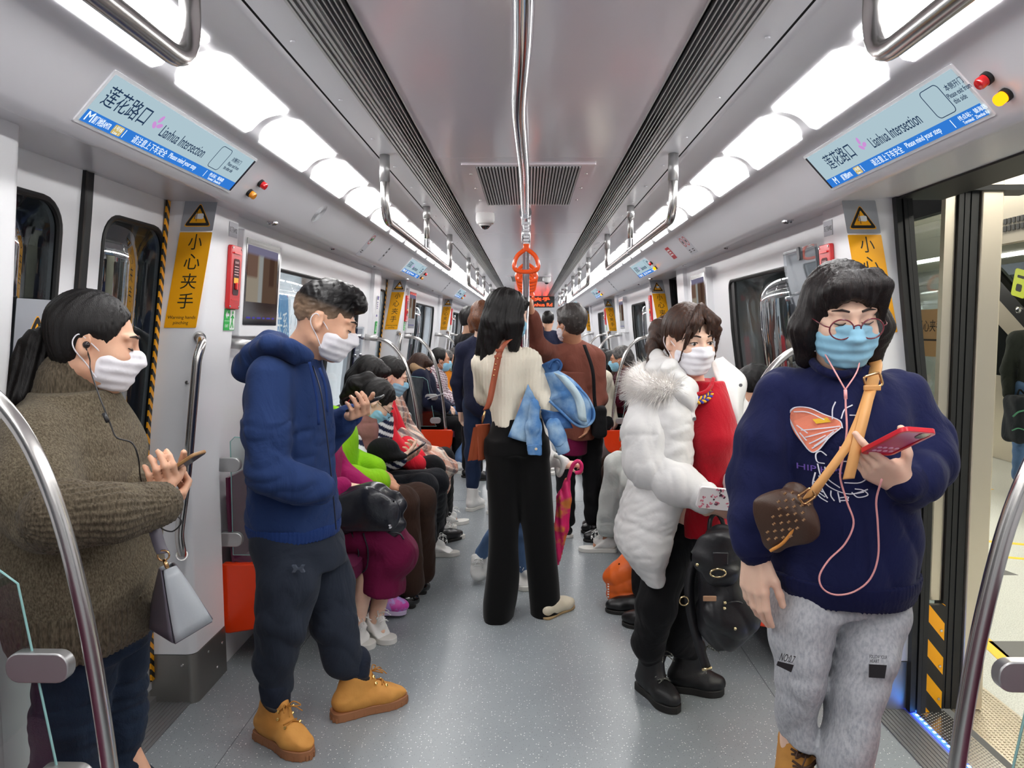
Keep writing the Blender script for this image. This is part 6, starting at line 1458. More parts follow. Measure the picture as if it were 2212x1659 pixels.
    rg = q([(1187, 866), (1212, 889), (1242, 916), (1264, 921, .0), (1280, 908, .02), (1281, 886, .03), (1266, 856, .03), (1244, 834, .03)], -.135); mk('hem_band', G().tube(curve(rg, 6), .014, 10, flat=.5), denim, o, smooth=True)
    for name, L, R_, d in (('sleeve', [(1142, 872), (1137, 920), (1137, 962)], [(1163, 876), (1168, 925), (1170, 962)], -.175), ('sleeve', [(1178, 922), (1188, 945), (1196, 962)], [(1214, 918), (1222, 940), (1228, 958)], -.155)):
        sd = S(); a_, b_ = q(L, d), q(R_, d); sd.chain([(x + y) / 2 for x, y in zip(a_, b_)], [np.linalg.norm(x - y) / 2 for x, y in zip(a_, b_)], .02, flat=(A(0, 1, 0), .72)); ax = nrm(a_[-1] + b_[-1] - a_[1] - b_[1]); e_ = (a_[-1] + b_[-1]) / 2; sd.cut(e_, ax, .003)
        sd.post = lambda P: .0045 * rid(P, 30, 3, (1.3, 1, .5)); sl = skin(name, sd, .0045, denim, o); r_ = np.linalg.norm(a_[-1] - b_[-1]) / 2
        sd = S(); sd.cap(e_ - ax * .012, e_ + ax * .048, r_ * .98, r_ * .95, flat=(A(0, 1, 0), .74)); sd.cut(e_ + ax * .048, ax, .003); sd.cut(e_ - ax * .008, -ax, .003); sd.cap(e_ + ax * .03, e_ + ax * .09, r_ * .72, r_ * .72, .004, 1, flat=(A(0, 1, 0), .7)); sd.post = folds(.002, 50, 3); skin('cuff', sd, .004, denim, sl)
    mk('button', G().lathe([(.007, 0), (.006, .003), (.001, .004)], at(1158, 970, Y - .205), (0, -1, 0), 10), mat('button_cream', rgb(226, 210, 180), .3), o)
centre()
# ------------------------------------------------------------------ woman in the white padded coat and red dress
puff = mat('padded_white', rgb(216, 215, 214), .5, bump=(45, .35), sheen=.03, spec=.35); redknit = cloth('red_knit', (176, 14, 34), .9, (240, .35), .2)
blk = cloth('leggings_black', (18, 18, 20), .85, (200, .1))
def whitecoat():
    Y = 2.88; c = at(1488, 734, Y); R = frame(160, 11, 2); J = {'head': (c, R, 1.03), 'nb': at(1482, 822, Y + .05), 'ch': at(1500, 915, Y + .03), 'pv': at(1475, 1120, Y + .05), 'nr': .05}
    wr, wl = at(1537, 1072, Y - .21), at(1588, 1068, Y - .20)
    J['arms'] = [(at(1412, 868, Y), at(1400, 1000, Y - .06), wr, (nrm(A(.72, -.15, -.62)), nrm(A(.4, .8, .3)), 1), dict(curl=(.55, .6, .6, .6), s=.98, thumb=(.5, .3, .2))),
                 (at(1575, 862, Y + .12), at(1606, 985, Y + .04), wl, (nrm(A(-.72, -.15, -.55)), nrm(A(-.4, .8, .3)), -1), dict(curl=(.55, .6, .6, .6), s=.98))]
    J['legs'] = [(at(1440, 1180, Y + .05), at(1415, 1330, Y + .02), ank(atz(1383, 1482, 0), atz(1462, 1544, 0), .15), tuple(atz(1383, 1482, 0)), tuple(atz(1462, 1544, 0))), (at(1500, 1180, Y + .14), at(1480, 1330, Y + .13), ank(atz(1446, 1487, 0), atz(1564, 1501, 0), .15), tuple(atz(1446, 1487, 0)), tuple(atz(1564, 1501, 0)))]
    b = body('woman in a white fur-trimmed padded coat over a red dress, looking down', J, skinp, .0045)
    face_bits(b, c, R, 1.03, 'open'); mask(b, c, R, 1.03, mwhite, .0045, top=-.004)
    w = lambda x, y, z: c + R @ (A(x, y, z) * 1.03)
    lk = []
    for x0, x1, z1, x2, z2, r in ((.0, -.03, .06, -.046, .0, .012), (.005, .03, .06, .052, .0, .012), (.0, -.045, .07, -.066, .01, .014), (.0, .05, .065, .068, .01, .012), (.0, -.012, .07, -.022, .028, .009), (.0, .016, .072, .02, .03, .007), (-.0, -.058, .04, -.07, -.06, .010), (.0, .062, .03, .074, -.07, .008)):
        lk.append(([w(x0, .06, .125), w(x1, .098, z1 + .015), w(x2, .098 - abs(x2) * .45, z2)], [r * 1.3, r, r * .25]))
    hair(b, J, 'tied', hairb, .0045, 3, grow=.012, wav=.0015, locks=lk, tail=px([(1452, 690, Y + .12), (1428, 712, Y + .13), (1414, 748, Y + .10), (1402, 790, Y + .06)]), tr=[.034, .042, .032, .010])
    # red dress
    sd = S(); sd.stack(rows([(822, 1478, 1560, Y + .04, .09), (850, 1470, 1575, Y + .03, .12), (900, 1468, 1590, Y + .02, .14), (950, 1475, 1592, Y + .0, .155), (1000, 1478, 1580, Y + .02, .13), (1060, 1470, 1580, Y + .03, .14), (1110, 1465, 1570, Y + .03, .14), (1150, 1460, 1560, Y + .03, .14)]), .02)
    sd.cap(J['nb'] - A(0, 0, .0), c, .062, .066, .012, 1); sd.ell(at(1492, 830, Y - .10), A(.07, .07, .05), None, .02, 1); sd.post = folds(.004, 24, 2); d = skin('red_dress', sd, .0055, redknit, b)
    cn = [at(u, v, Y + dy) for u, v, dy in ((1468, 812, -.03), (1476, 834, -.08), (1493, 849, -.105), (1516, 850, -.105), (1533, 838, -.08), (1541, 818, -.03))]
    mk('neckline', G().tube(curve(cn, 6), .008, 8), redknit, d, smooth=True)
    cc = curve([p + A(0, -.006, -.022) for p in cn], 8); gb, gy = G(), G()
    for i in range(5, len(cc) - 4, 2):
        tng = nrm(cc[i + 1] - cc[i - 1]); n_ = nrm(np.cross(tng, A(0, -1, .2)))
        for q, g in ((1, gy if i % 4 == 1 else gb), (-1, gb if i % 4 == 1 else gy)):
            dd = nrm(tng * .8 + n_ * q * .6); M = np.stack([dd, np.cross(A(0, -1, 0), dd), A(0, -1, 0)], 1); g.ell(cc[i] + n_ * q * .007, A(.0115, .006, .004), 8, 5, M)
    mk('yellow_embroidery', gy, cloth('thread_yellow', (232, 176, 60), .8), d, smooth=True); mk('blue_embroidery', gb, cloth('thread_blue', (66, 66, 160), .8), d, smooth=True)
    # coat: near panel, far panel, sleeves, collar
    def quilt(P): return -.009 * np.abs(np.sin((P[:, 2] + .12 * P[:, 0] + .02 * wob(P, 8, 2)) * 19)) ** .35 + .0025 * rid(P, 46, 4) + .007
    sd = S(); sd.stack(rows([(838, 1405, 1490, Y + .02, .14), (880, 1378, 1502, Y + .01, .17), (940, 1378, 1505, Y, .175), (1000, 1372, 1502, Y, .18), (1060, 1352, 1492, Y + .02, .20), (1120, 1330, 1474, Y + .03, .22), (1170, 1326, 1456, Y + .03, .22), (1205, 1345, 1442, Y + .03, .21), (1238, 1385, 1430, Y + .03, .18)]), .03)
    sd.stack(rows([(840, 1470, 1590, Y + .13, .10), (900, 1470, 1612, Y + .14, .12), (1000, 1470, 1606, Y + .15, .12), (1080, 1460, 1600, Y + .15, .12), (1150, 1440, 1580, Y + .15, .12)]), .03)
    sd.stack(rows([(815, 1462, 1546, Y - .04, .10), (860, 1496, 1582, Y - .10, .16), (930, 1504, 1590, Y - .12, .2), (1000, 1500, 1584, Y - .12, .2), (1100, 1472, 1585, Y - .12, .2), (1200, 1446, 1600, Y - .12, .2), (1300, 1436, 1600, Y - .12, .2)]), .02, 1)
    sd.post = quilt; co = skin('padded_coat', sd, .006, puff, b)
    sd = S(); sd.chain(px([(1410, 872, Y - .02), (1398, 940, Y - .07), (1404, 1000, Y - .09), (1462, 1045, Y - .15), (1518, 1072, Y - .20)]), [.088, .092, .09, .076, .060], .03)
    a_, e_, w_ = at(1410, 872, Y - .02), at(1402, 1000, Y - .09), at(1524, 1075, Y - .2); L1 = np.linalg.norm(e_ - a_); ax1, ax2 = nrm(e_ - a_), nrm(w_ - e_)
    def qs(P):
        t = np.where((P - e_) @ ax2 > .0, L1 + (P - e_) @ ax2, (P - a_) @ ax1); return -.009 * np.abs(np.sin(t * 22 + .4 * wob(P, 10, 3))) ** .35 + .003 * rid(P, 42, 6, (1, 1, .6)) + .007
    sd.post = qs; skin('sleeve', sd, .0055, puff, co)
    sd = S(); sd.chain(px([(1572, 866, Y + .10), (1598, 930, Y + .08), (1602, 990, Y + .02), (1598, 1045, Y - .10), (1594, 1070, Y - .17)]), [.07, .066, .062, .056, .05], .03); sd.post = quilt; skin('sleeve', sd, .006, puff, co)
    sd = S(); sd.chain(px([(1435, 790, Y + .12), (1428, 800, Y + .02), (1452, 812, Y - .05), (1484, 850, Y - .10), (1497, 900, Y - .12)]), [.05, .062, .06, .05, .022], .04, flat=(nrm(A(.8, -.5, .2)), .62)); sd.post = lambda P: .006 * rid(P, 26, 4) + .004 * wob(P, 40, 3); skin('collar', sd, .005, puff, co)
    q = lambda L: [at(u, v, Y + d) for u, v, d in L]
    P, th = sheet(q([(1534, 776, .10), (1548, 822, .0), (1572, 880, -.06), (1590, 930, -.05)]), q([(1562, 770, .12), (1612, 818, .06), (1606, 872, .02), (1606, 930, .02)]), n=26, m=18, amp=.006, fr=26, seed=7, bulge=.03); mk('collar', G().grid(P, -.03), puff, co, smooth=True)
    # fur of the hood
    fur = mat('fur_white', rgb(238, 234, 230), .8, sheen=.15); rg = np.random.RandomState(4); g = G(); core = curve(px([(1450, 800, Y + .2), (1415, 806, Y + .14), (1385, 820, Y + .05), (1388, 838, Y - .05), (1420, 842, Y - .10), (1448, 838, Y - .12)]), 6)
    sd = S(); sd.chain(core[::4], [.035, .042, .05, .05, .046, .042, .034, .03, .03][:len(core[::4])], .03); fo = skin('fur_trim', sd, .008, fur, co)
    V = []; Fc = []
    for i in range(5200):
        p = core[rg.randint(len(core))] + rg.normal(size=3) * .004; dr = nrm(rg.normal(size=3) * A(1, 1, .8)); st = p + dr * .03; ln = rg.uniform(.03, .062); en = st + dr * ln + A(-.012, 0, -.012 * rg.rand()) + rg.normal(size=3) * .006; sdv = nrm(np.cross(dr, A(.3, .7, .5))) * .0011; md = (st + en) / 2 + A(0, 0, .004); k = len(V)
        V += [st - sdv, st + sdv, md + sdv * .7, md - sdv * .7, en]; Fc += [(k, k + 1, k + 2, k + 3), (k + 3, k + 2, k + 4)]
    o = mk('fur_strands', (np.array(V), Fc), fur, fo); o['kind'] = 'stuff'
    mk('placket_snap', G().lathe([(.007, 0), (.006, .003), (.001, .003)], at(1600, 832, Y - .03), (-.2, -1, 0), 10).lathe([(.007, 0), (.006, .003), (.001, .003)], at(1500, 905, Y - .16), (0, -1, 0), 10), mat('snap_steel', rgb(170, 170, 172), .3, metal=.8), co)
    # leggings and black boots
    sd = S(); sd.chain(px([(1462, 1150, Y + .05), (1440, 1215, Y + .05), (1418, 1310, Y + .02), (1400, 1390, Y + .1)]) + [J['legs'][0][2] + A(0, 0, .02)], [.10, .088, .074, .062, .054], .03); sd.chain(px([(1500, 1150, Y + .12), (1500, 1230, Y + .14), (1485, 1320, Y + .14), (1464, 1380, Y + .18)]) + [J['legs'][1][2] + A(0, 0, .02)], [.10, .088, .074, .06, .05], .03); sd.post = folds(.004, 24, 4); skin('leggings', sd, .0065, blk, b)
    st = dict(m=mat('boot_black', rgb(22, 22, 24), .5, bump=(160, .1)), sm=mat('sole_black', rgb(24, 22, 20), .6), sole=.03, high=.12, lace=mat('lace_speckle', rgb(60, 62, 58), .8, var=(300, rgb(190, 190, 180), .55, .6)), nl=5, h=.005, lz=.055, toe=.85)
    for l in J['legs']:
        hl, te = A(*l[3]), A(*l[4]); f = nrm(te - hl); shoe(b, hl, te, st, ankle=hl + f * .085 + A(0, 0, .20), name='boot', w=1.05)
    # floral phone and black rucksack held in the hands
    e1, e2 = nrm(A(.97, .1, -.12)), nrm(A(.12, -.25, .95)); ph, fr = phone('white phone with a floral case in the hands of the woman in the white coat', at(1556, 1078, Y - .27), e2, e1, mat('case_floral', rgb(236, 232, 232), .3), mat('screen_dark', rgb(70, 74, 84), .08), w=.082, h=.16, t=.010)
    rg = np.random.RandomState(3); g1, g2 = G(), G()
    for i in range(34):
        x, y = rg.uniform(-.036, .036), rg.uniform(-.074, .074)
        for k in range(4): a = rg.rand() * 6.3; (g1 if i % 3 else g2).plate(circle(.0028, 7, x + .0035 * math.cos(a), y + .0035 * math.sin(a)), fr, -.0058, -.005); 
    mk('pink_flowers', g1, mat('petal_pink', rgb(224, 130, 150), .4), ph, smooth=False); mk('dark_leaves', g2, mat('petal_dark', rgb(90, 50, 70), .4), ph, smooth=False)
    nyl = mat('nylon_black', rgb(24, 24, 28), .45, bump=(60, .2)); pal = mat('gold_pale', rgb(226, 206, 160), .2, metal=1); yb = Y - .22
    sd = S(); sd.stack(rows([(1150, 1530, 1582, yb, .05), (1175, 1514, 1596, yb, .085), (1215, 1510, 1602, yb, .10), (1250, 1512, 1608, yb, .11), (1300, 1508, 1622, yb, .12), (1345, 1505, 1632, yb, .12), (1375, 1515, 1612, yb, .10), (1390, 1530, 1590, yb, .07)]), .02)
    sd.ell(at(1595, 1330, yb - .07), A(.075, .05, .065), None, .03); sd.ell(at(1545, 1330, yb - .09), A(.05, .04, .05), None, .03); sd.post = lambda P: .006 * wob(P, 20, 2) + .005 * rid(P, 24, 3); t = skin('backpack', sd, .006, nyl, None, label='black nylon backpack held low in front of the woman in the white coat', cat='backpack', loc=at(1560, 1390, yb))
    sd = S(); sd.chain(px([(1556, 1160, yb - .02), (1552, 1195, yb - .085), (1556, 1235, yb - .115)]), [.06, .075, .06], .03, flat=(A(0, 1, .25), .45)); sd.post = folds(.005, 30, 4); fl = skin('flap', sd, .0055, nyl, t)
    lea = mat('leather_black', rgb(30, 30, 34), .35)
    def ribbon(pts, wd, d=A(1, 0, 0)): P = curve(px(pts), 5); return G().grid(np.array([[p - d * wd / 2, p + d * wd / 2] for p in P]), .004)
    mk('strap', ribbon([(1560, 1150, yb - .05), (1557, 1180, yb - .10), (1556, 1215, yb - .125), (1553, 1250, yb - .14)], .03), lea, fl, smooth=True); mk('patch', G().box(at(1556, 1207, yb - .135) - A(.026, .004, .022), at(1556, 1207, yb - .135) + A(.026, .004, .022)), lea, fl, bev=.004)
    mk('buckle', G().tube([at(1551, 1238, yb - .15) + A(.026 * math.cos(a), 0, .014 * math.sin(a)) for a in np.linspace(0, 2 * PI, 17)[:-1]], .003, 6, closed=True), pal, t, smooth=True)
    g = G(); [g.ell(at(u, v, yb - .135), A(.006, .006, .006), 8, 6) for u, v in ((1566, 1302), (1565, 1314), (1506, 1220), (1588, 1358))]; mk('rivet', g, pal, t, smooth=True)
    mk('label_tab', G().box(at(1533, 1293, yb - .145) - A(.022, .003, .009), at(1533, 1293, yb - .145) + A(.022, .003, .009)), mat('tab_tan', rgb(176, 136, 106), .6), t, bev=.002)
    mk('handle', G().tube(curve(px([(1532, 1160, yb), (1534, 1125, yb + .01), (1546, 1108, yb + .02), (1560, 1125, yb + .01), (1566, 1158, yb)]), 5), .008, 8), lea, t, smooth=True)
    mk('zip_line', G().tube(curve(px([(1563, 1305, yb - .13), (1595, 1300, yb - .125), (1628, 1318, yb - .07)]), 5), .003, 6), lea, t, smooth=True); mk('drawstring', G().tube(curve(px([(1625, 1308, yb - .08), (1640, 1322, yb - .08), (1652, 1332, yb - .08)]), 4), .004, 6), lea, t, smooth=True)
    mk('bottom_loop', G().tube(curve(px([(1530, 1368, yb - .03), (1545, 1384, yb - .04), (1572, 1372, yb - .03)]), 5), .006, 6), lea, t, smooth=True)
    mk('loose_strap', ribbon([(1510, 1180, yb + .05), (1490, 1250, yb + .04), (1492, 1320, yb + .02), (1512, 1400, yb + .01), (1527, 1446, yb)], .034), nyl, t, smooth=True)
    mk('strap_end', G().tube([at(1516, 1447, yb - .01), at(1538, 1442, yb - .01)], .005, 8), pal, t, smooth=True); mk('strap_ring', G().tube([at(1478, 1298, yb) + A(.016 * math.cos(a), 0, .016 * math.sin(a)) for a in np.linspace(0, 2 * PI, 17)[:-1]], .003, 6, closed=True), pal, t, smooth=True)
whitecoat()

# ------------------------------------------------------------------ woman in glasses, navy sweatshirt and grey joggers
sweat = cloth('sweat_navy', (26, 31, 70), .9, (200, .12)); sweat_r = cloth('sweat_navy_rib', (18, 22, 60), .9, (200, .15)); heather = mat('heather_grey', rgb(184, 186, 190), .9, bump=(220, .2), sheen=.03, var=(150, rgb(158, 160, 168), .4, .7, (1, 1, .5)), spec=.2, wr=(7, .35))
def glasses():
    Y = 1.90; c = at(1818, 682, Y); R = frame(184, 13, 2); s = .99; J = {'head': (c, R, s), 'nb': at(1808, 778, Y + .05), 'ch': at(1815, 910, Y + .05), 'pv': at(1810, 1210, Y + .05), 'nr': .054}
    wr, wl = at(1631, 1195, Y - .03), at(1952, 1046, Y - .17)
    J['arms'] = [(at(1690, 862, Y + .05), at(1642, 1030, Y + .04), wr, (nrm(A(-.05, -.15, -1)), nrm(A(.75, .65, 0)), 1), dict(curl=(.22, .3, .34, .36), thumb=(.45, .2, .2), s=1.02)),
                 (at(1935, 862, Y + .05), at(2000, 1005, Y + .0), wl, (nrm(A(-.80, -.2, .42)), nrm(A(.25, .72, .62)), -1), dict(curl=(.25, .5, .6, .65), thumb=(1.0, .3, .3), s=1.0))]
    J['legs'] = [(at(1735, 1260, Y + .05), at(1730, 1440, Y + .0), A(.668, 1.925, .25), (.665, 2.01, 0), (.66, 1.71, 0)), (at(1880, 1260, Y + .05), at(1850, 1450, Y - .04), ank((.80, 1.86, 0), (.80, 1.58, 0), .15, .1), (.80, 1.86, 0), (.80, 1.58, 0))]
    b = body('woman with glasses and blue mask in a navy printed sweatshirt, holding a pink phone', J, skinp, .0042)
    face_bits(b, c, R, s, 'down'); mask(b, c, R, s, mblue, .0042)
    w = lambda x, y, z: c + R @ (A(x, y, z) * s); lk = []
    for x0, x1, x2, z2, r in ((-.04, -.05, -.056, .052, .018), (-.02, -.03, -.038, .064, .016), (.0, -.008, -.014, .070, .014), (.02, .018, .018, .074, .013), (.026, .034, .040, .066, .012), (.034, .047, .058, .036, .011), (-.05, -.066, -.070, .0, .017)):
        lk.append(([w(x0, .062, .106), w(x1, .090, .088), w(x2, .103 - abs(x2) * .42, z2)], [r * 1.1, r, r * .4]))
    hair(b, J, 'bob', mat('hair_soft_black', rgb(22, 16, 16), .42, bump=(60, .5, (9, 9, .6)), spec=.32, var=(30, rgb(42, 30, 28), .5, .8, (6, 6, .5))), .0045, 5, grow=.015, wav=.0016, locks=lk, part=.004, )
    fm = mat('frame_maroon', rgb(112, 34, 48), .2, coat=.5); t = None; g = G(); gl = G()
    for q in (-1, 1):
        cen = w(q * .034, .113, -.008); a = np.linspace(0, 2 * PI, 29)[:-1]; ex_ = R[:, 0] * math.cos(.12 * q) - R[:, 1] * math.sin(.12 * q) * 1; P = [cen + ex_ * math.cos(x) * .0265 + R[:, 2] * math.sin(x) * .0235 for x in a]; g.tube(P, .0018, 6, closed=True); gl.add([cen] + P, [(0, i + 1, (i + 1) % 28 + 1) for i in range(28)])
        g.tube(curve([w(q * .06, .108, -.003), w(q * .072, .095, .0), w(q * .082, .02, .004), w(q * .08, -.02, -.004)], 5), .0016, 6)
    g.tube(curve([w(-.009, .117, -.001), w(0, .12, .003), w(.009, .117, -.001)], 4), .0019, 6); gs = mk('eyeglasses', g, fm, b, smooth=True); mk('lens', gl, glass('lens', (.96, .97, .97, 1), .03), gs, smooth=False)
    # sweatshirt
    sd = S(); sd.stack(rows([(790, 1748, 1872, Y + .05, .08), (812, 1700, 1915, Y + .05, .115), (850, 1672, 1955, Y + .05, .14), (910, 1680, 1965, Y + .04, .165), (1000, 1682, 1968, Y + .03, .175), (1100, 1676, 1972, Y + .03, .18), (1180, 1664, 1974, Y + .03, .18), (1225, 1662, 1970, Y + .03, .178), (1240, 1666, 1964, Y + .03, .172)]), .02)
    sd.chain(px([(1692, 862, Y + .05), (1655, 950, Y + .03), (1638, 1040, Y + .02), (1628, 1120, Y - .01), (1630, 1170, Y - .03)]), [.078, .074, .072, .062, .05], .03)
    sd.chain(px([(1932, 862, Y + .05), (1985, 945, Y + .02), (1998, 995, Y - .02), (1975, 1040, Y - .12), (1958, 1046, Y - .15)]), [.08, .076, .07, .056, .047], .03)
    sd.cap(J['nb'] - A(0, 0, .03), c, .07, .06, .012, 1); sd.ell(at(1808, 782, Y - .06), A(.066, .07, .038), None, .015, 1)
    low = at(1810, 1240, Y)[2]
    sd.post = lambda P: .006 * wob(P, 17, 4, (1, 1, .7)) + .0055 * rid(P, 19, 6, (1, .8, .8)); o = skin('sweatshirt', sd, .0055, sweat, b)
    sd = S(); sd.stack(rows([(1222, 1656, 1977, Y + .03, .184), (1245, 1656, 1975, Y + .03, .183), (1274, 1668, 1962, Y + .03, .172)]), .01); hc = at(1815, 1245, Y + .03); sd.post = lambda P: .0016 * np.sin(np.arctan2(P[:, 1] - hc[1], P[:, 0] - hc[0]) * 95) + .003 * wob(P, 18, 3); skin('waistband', sd, .005, sweat_r, o)
    sd = S(); sd.chain(px([(1630, 1160, Y - .03), (1631, 1186, Y - .03)]), [.05, .044], .01); sd.post = lambda P: .0014 * np.sin(P[:, 0] * 500); skin('cuff', sd, .005, sweat_r, o)
    sd = S(); sd.chain(px([(1968, 1044, Y - .135), (1953, 1046, Y - .165)]), [.05, .043], .01); skin('cuff', sd, .005, sweat_r, o)
    nk = [at(u, v, Y + dy) for u, v, dy in ((1750, 768, .05), (1762, 790, -.02), (1790, 806, -.065), (1828, 808, -.07), (1856, 792, -.03), (1870, 768, .05))]; mk('neckband', G().tube(curve(nk, 6), .0105, 10, flat=1), sweat_r, o, smooth=True)
    # print on the chest: orange tube with white pen lines, lettering
    pc = at(1806, 990, Y - .155); fr = (pc, nrm(A(1, .06, 0)), nrm(A(0, .04, 1))); PX = 1 / 960.0
    def qz(x, z): 
        X_ = pc[0] + x; a = .150 * (1 - .0) ; return 0
    def on(pts, off=.0): return [((u - 1806) * PX, (990 - v) * PX) for u, v in pts]
    def proj_front(g):                            # lay the print on the curve of the chest
        for k, V_ in enumerate(g.v):
            X_ = V_[:, 0] - at(1820, 990, Y)[0]; z = V_[:, 2]; a = np.interp(z, *zip(*sorted([(r[0], r[3]) for r in RR]))); bb = np.interp(z, *zip(*sorted([(r[0], r[4]) for r in RR]))); cxr = np.interp(z, *zip(*sorted([(r[0], r[1]) for r in RR]))); cyr = np.interp(z, *zip(*sorted([(r[0], r[2]) for r in RR])))
            d_ = fr[0][1] - V_[:, 1]; V_[:, 1] = cyr - bb * np.sqrt(np.clip(1 - ((V_[:, 0] - cxr) / a) ** 2, .05, 1)) - .0125 - d_
        return g
    RR = rows([(850, 1672, 1955, Y + .05, .14), (910, 1680, 1965, Y + .04, .165), (1000, 1682, 1968, Y + .03, .175), (1100, 1676, 1972, Y + .03, .18), (1180, 1664, 1974, Y + .03, .18)])
    def line(g, pts, wd=2.2):
        P = curve([(a, b_, 0) for a, b_ in on(pts)], 5); T = np.gradient(P, axis=0); T /= np.linalg.norm(T, axis=1, keepdims=True) + 1e-9; N_ = np.stack([-T[:, 1], T[:, 0]], 1) * wd * PX / 2
        for i in range(len(P) - 1): g.plate([tuple(P[i, :2] - N_[i]), tuple(P[i + 1, :2] - N_[i + 1]), tuple(P[i + 1, :2] + N_[i + 1]), tuple(P[i, :2] + N_[i])], fr, .001, .002)
    def dense_poly(g, pts, z0=0, z1=.001, n=4):
        P = [tuple(p[:2]) for p in curve([(a, b_, 0) for a, b_ in on(pts + pts[:1])], n)[:-1]]; g.plate(P, fr, z0, z1)
    g = G(); dense_poly(g, [(1742, 908), (1752, 890), (1775, 888), (1800, 900), (1826, 912), (1830, 925), (1805, 950), (1788, 978), (1774, 985), (1752, 950)]); mk('orange_print', proj_front(g), cloth('print_orange', (236, 140, 112), .8), o, smooth=False)
    g = G(); g.plate(on([(1779, 913), (1806, 907), (1812, 916), (1785, 922)])[::-1], fr, .001, .002); mk('yellow_print', proj_front(g), cloth('print_yellow', (236, 186, 60), .8), o, smooth=False)
    g = G()
    for L in ([(1742, 908), (1752, 890), (1775, 888), (1800, 900), (1828, 912), (1832, 928)], [(1742, 910), (1754, 948), (1772, 984), (1786, 980), (1806, 950), (1830, 926)], [(1750, 900), (1772, 898), (1800, 912)], [(1760, 940), (1790, 932), (1828, 924)], [(1766, 955), (1796, 940), (1822, 930)], [(1772, 968), (1800, 946)], [(1776, 978), (1804, 950)], [(1780, 972), (1815, 936)], [(1754, 930), (1770, 945)], [(1758, 946), (1768, 962)],
              [(1815, 910), (1818, 888), (1826, 872)], [(1832, 908), (1842, 888), (1860, 878)], [(1850, 900), (1874, 900)], [(1800, 990), (1790, 982), (1782, 990), (1784, 1006), (1796, 1008)], [(1838, 940), (1852, 950), (1864, 945), (1858, 965)], [(1840, 985), (1866, 975), (1888, 960)], [(1830, 1000), (1850, 998), (1872, 990)], [(1866, 1008), (1882, 1014), (1898, 1010)], [(1784, 1010), (1790, 1040), (1806, 1060), (1840, 1070), (1876, 1058)], [(1796, 1015), (1800, 1040), (1822, 1058)], [(1830, 1046), (1860, 1044), (1880, 1030)],
              [(1780, 1030), (1776, 1060), (1786, 1082), (1800, 1092)], [(1786, 1036), (1790, 1062), (1800, 1084)], [(1778, 1050), (1790, 1062)], [(1777, 1060), (1792, 1072)], [(1780, 1070), (1796, 1082)], [(1806, 1066), (1806, 1078), (1812, 1088)], [(1818, 1068), (1822, 1090)], [(1822, 1080), (1836, 1076)], [(1822, 1086), (1838, 1084)], [(1844, 1066), (1856, 1076), (1876, 1070), (1866, 1060), (1850, 1058)], [(1852, 1068), (1868, 1064)], [(1838, 1076), (1834, 1088)]): line(g, L)
    mk('white_line_print', proj_front(g), cloth('print_white', (226, 226, 236), .8), o, smooth=False)
    g = G(); text(g, 'HIP HIPS', fr, (1790 - 1806) * PX, (990 - 1022) * PX, w=74 * PX, h=13 * PX, lift=.001); mk('purple_lettering', proj_front(g), cloth('print_purple', (112, 88, 176), .8), o, smooth=False)
    # joggers
    sd = S(); sd.stack(rows([(1228, 1672, 1955, Y + .03, .14), (1260, 1666, 1954, Y + .03, .145), (1300, 1668, 1946, Y + .02, .135)]), .05)
    sd.stack(rows([(1240, 1664, 1806, Y + .03, .13), (1290, 1662, 1803, Y + .02, .13), (1350, 1666, 1797, Y + .0, .125), (1440, 1676, 1776, Y - .02, .11), (1500, 1680, 1766, Y - .02, .10), (1550, 1682, 1762, Y - .01, .085), (1580, 1684, 1764, Y, .085), (1592, 1690, 1760, Y, .08)]), .04)
    sd.stack(rows([(1240, 1794, 1956, Y + .03, .13), (1290, 1797, 1957, Y + .02, .13), (1350, 1800, 1946, Y - .02, .13), (1440, 1798, 1914, Y - .06, .12), (1504, 1790, 1896, Y - .08, .11), (1590, 1778, 1882, Y - .1, .10), (1660, 1768, 1868, Y - .1, .09), (1800, 1775, 1860, Y - .1, .07)]), .010)
    sd.post = lambda P: .005 * wob(P, 16, 4, (1, 1, .8)) + .0045 * rid(P, 15, 2, (.8, .8, 1.2)); j = skin('jogging_trousers', sd, .006, heather, b)
    pb = mat('print_black', rgb(28, 28, 32), .7)
    f1 = (at(1697, 1432, Y - .155), nrm(A(1, .3, -.35)), nrm(A(.35, .05, 1))); g = G(); text(g, 'NO:0.7', f1, 0, .012, w=.04, h=.018); g.plate([(-.022, 0), (.022, 0), (.022, -.018), (-.022, -.010)][::-1], f1, 0, .002); mk('black_print', g, pb, j, smooth=False)
    f2 = (at(1897, 1430, Y - .185), nrm(A(1, -.12, 0)), nrm(A(0, .05, 1))); g = G(); text(g, 'FOLLOW YOUR', f2, 0, .012, w=.038, h=.008); text(g, 'HEART', f2, -.008, .002, w=.02, h=.008); g.plate([(-.02, -.006), (.018, -.006), (.014, -.036), (-.02, -.036)][::-1], f2, 0, .002); mk('black_print', g, pb, j, smooth=False)
    wheat = MATS['nubuck_wheat']; st = dict(m=wheat, sm=mat('sole_brown', rgb(150, 100, 66), .7), sole=.034, high=.15, lace=mat('lace_dark', rgb(70, 46, 30), .7), nl=5, h=.005, lz=.08, toe=.9)
    for l, an in zip(J['legs'], (at(1724, 1590, Y + .02), ank((.80, 1.86, 0), (.80, 1.58, 0), .2, .1))):
        hl, te = A(*l[3]), A(*l[4]); bo = shoe(b, hl, te, st, ankle=an, name='boot', w=1.02)
    an = at(1724, 1612, Y + .0); g = G()
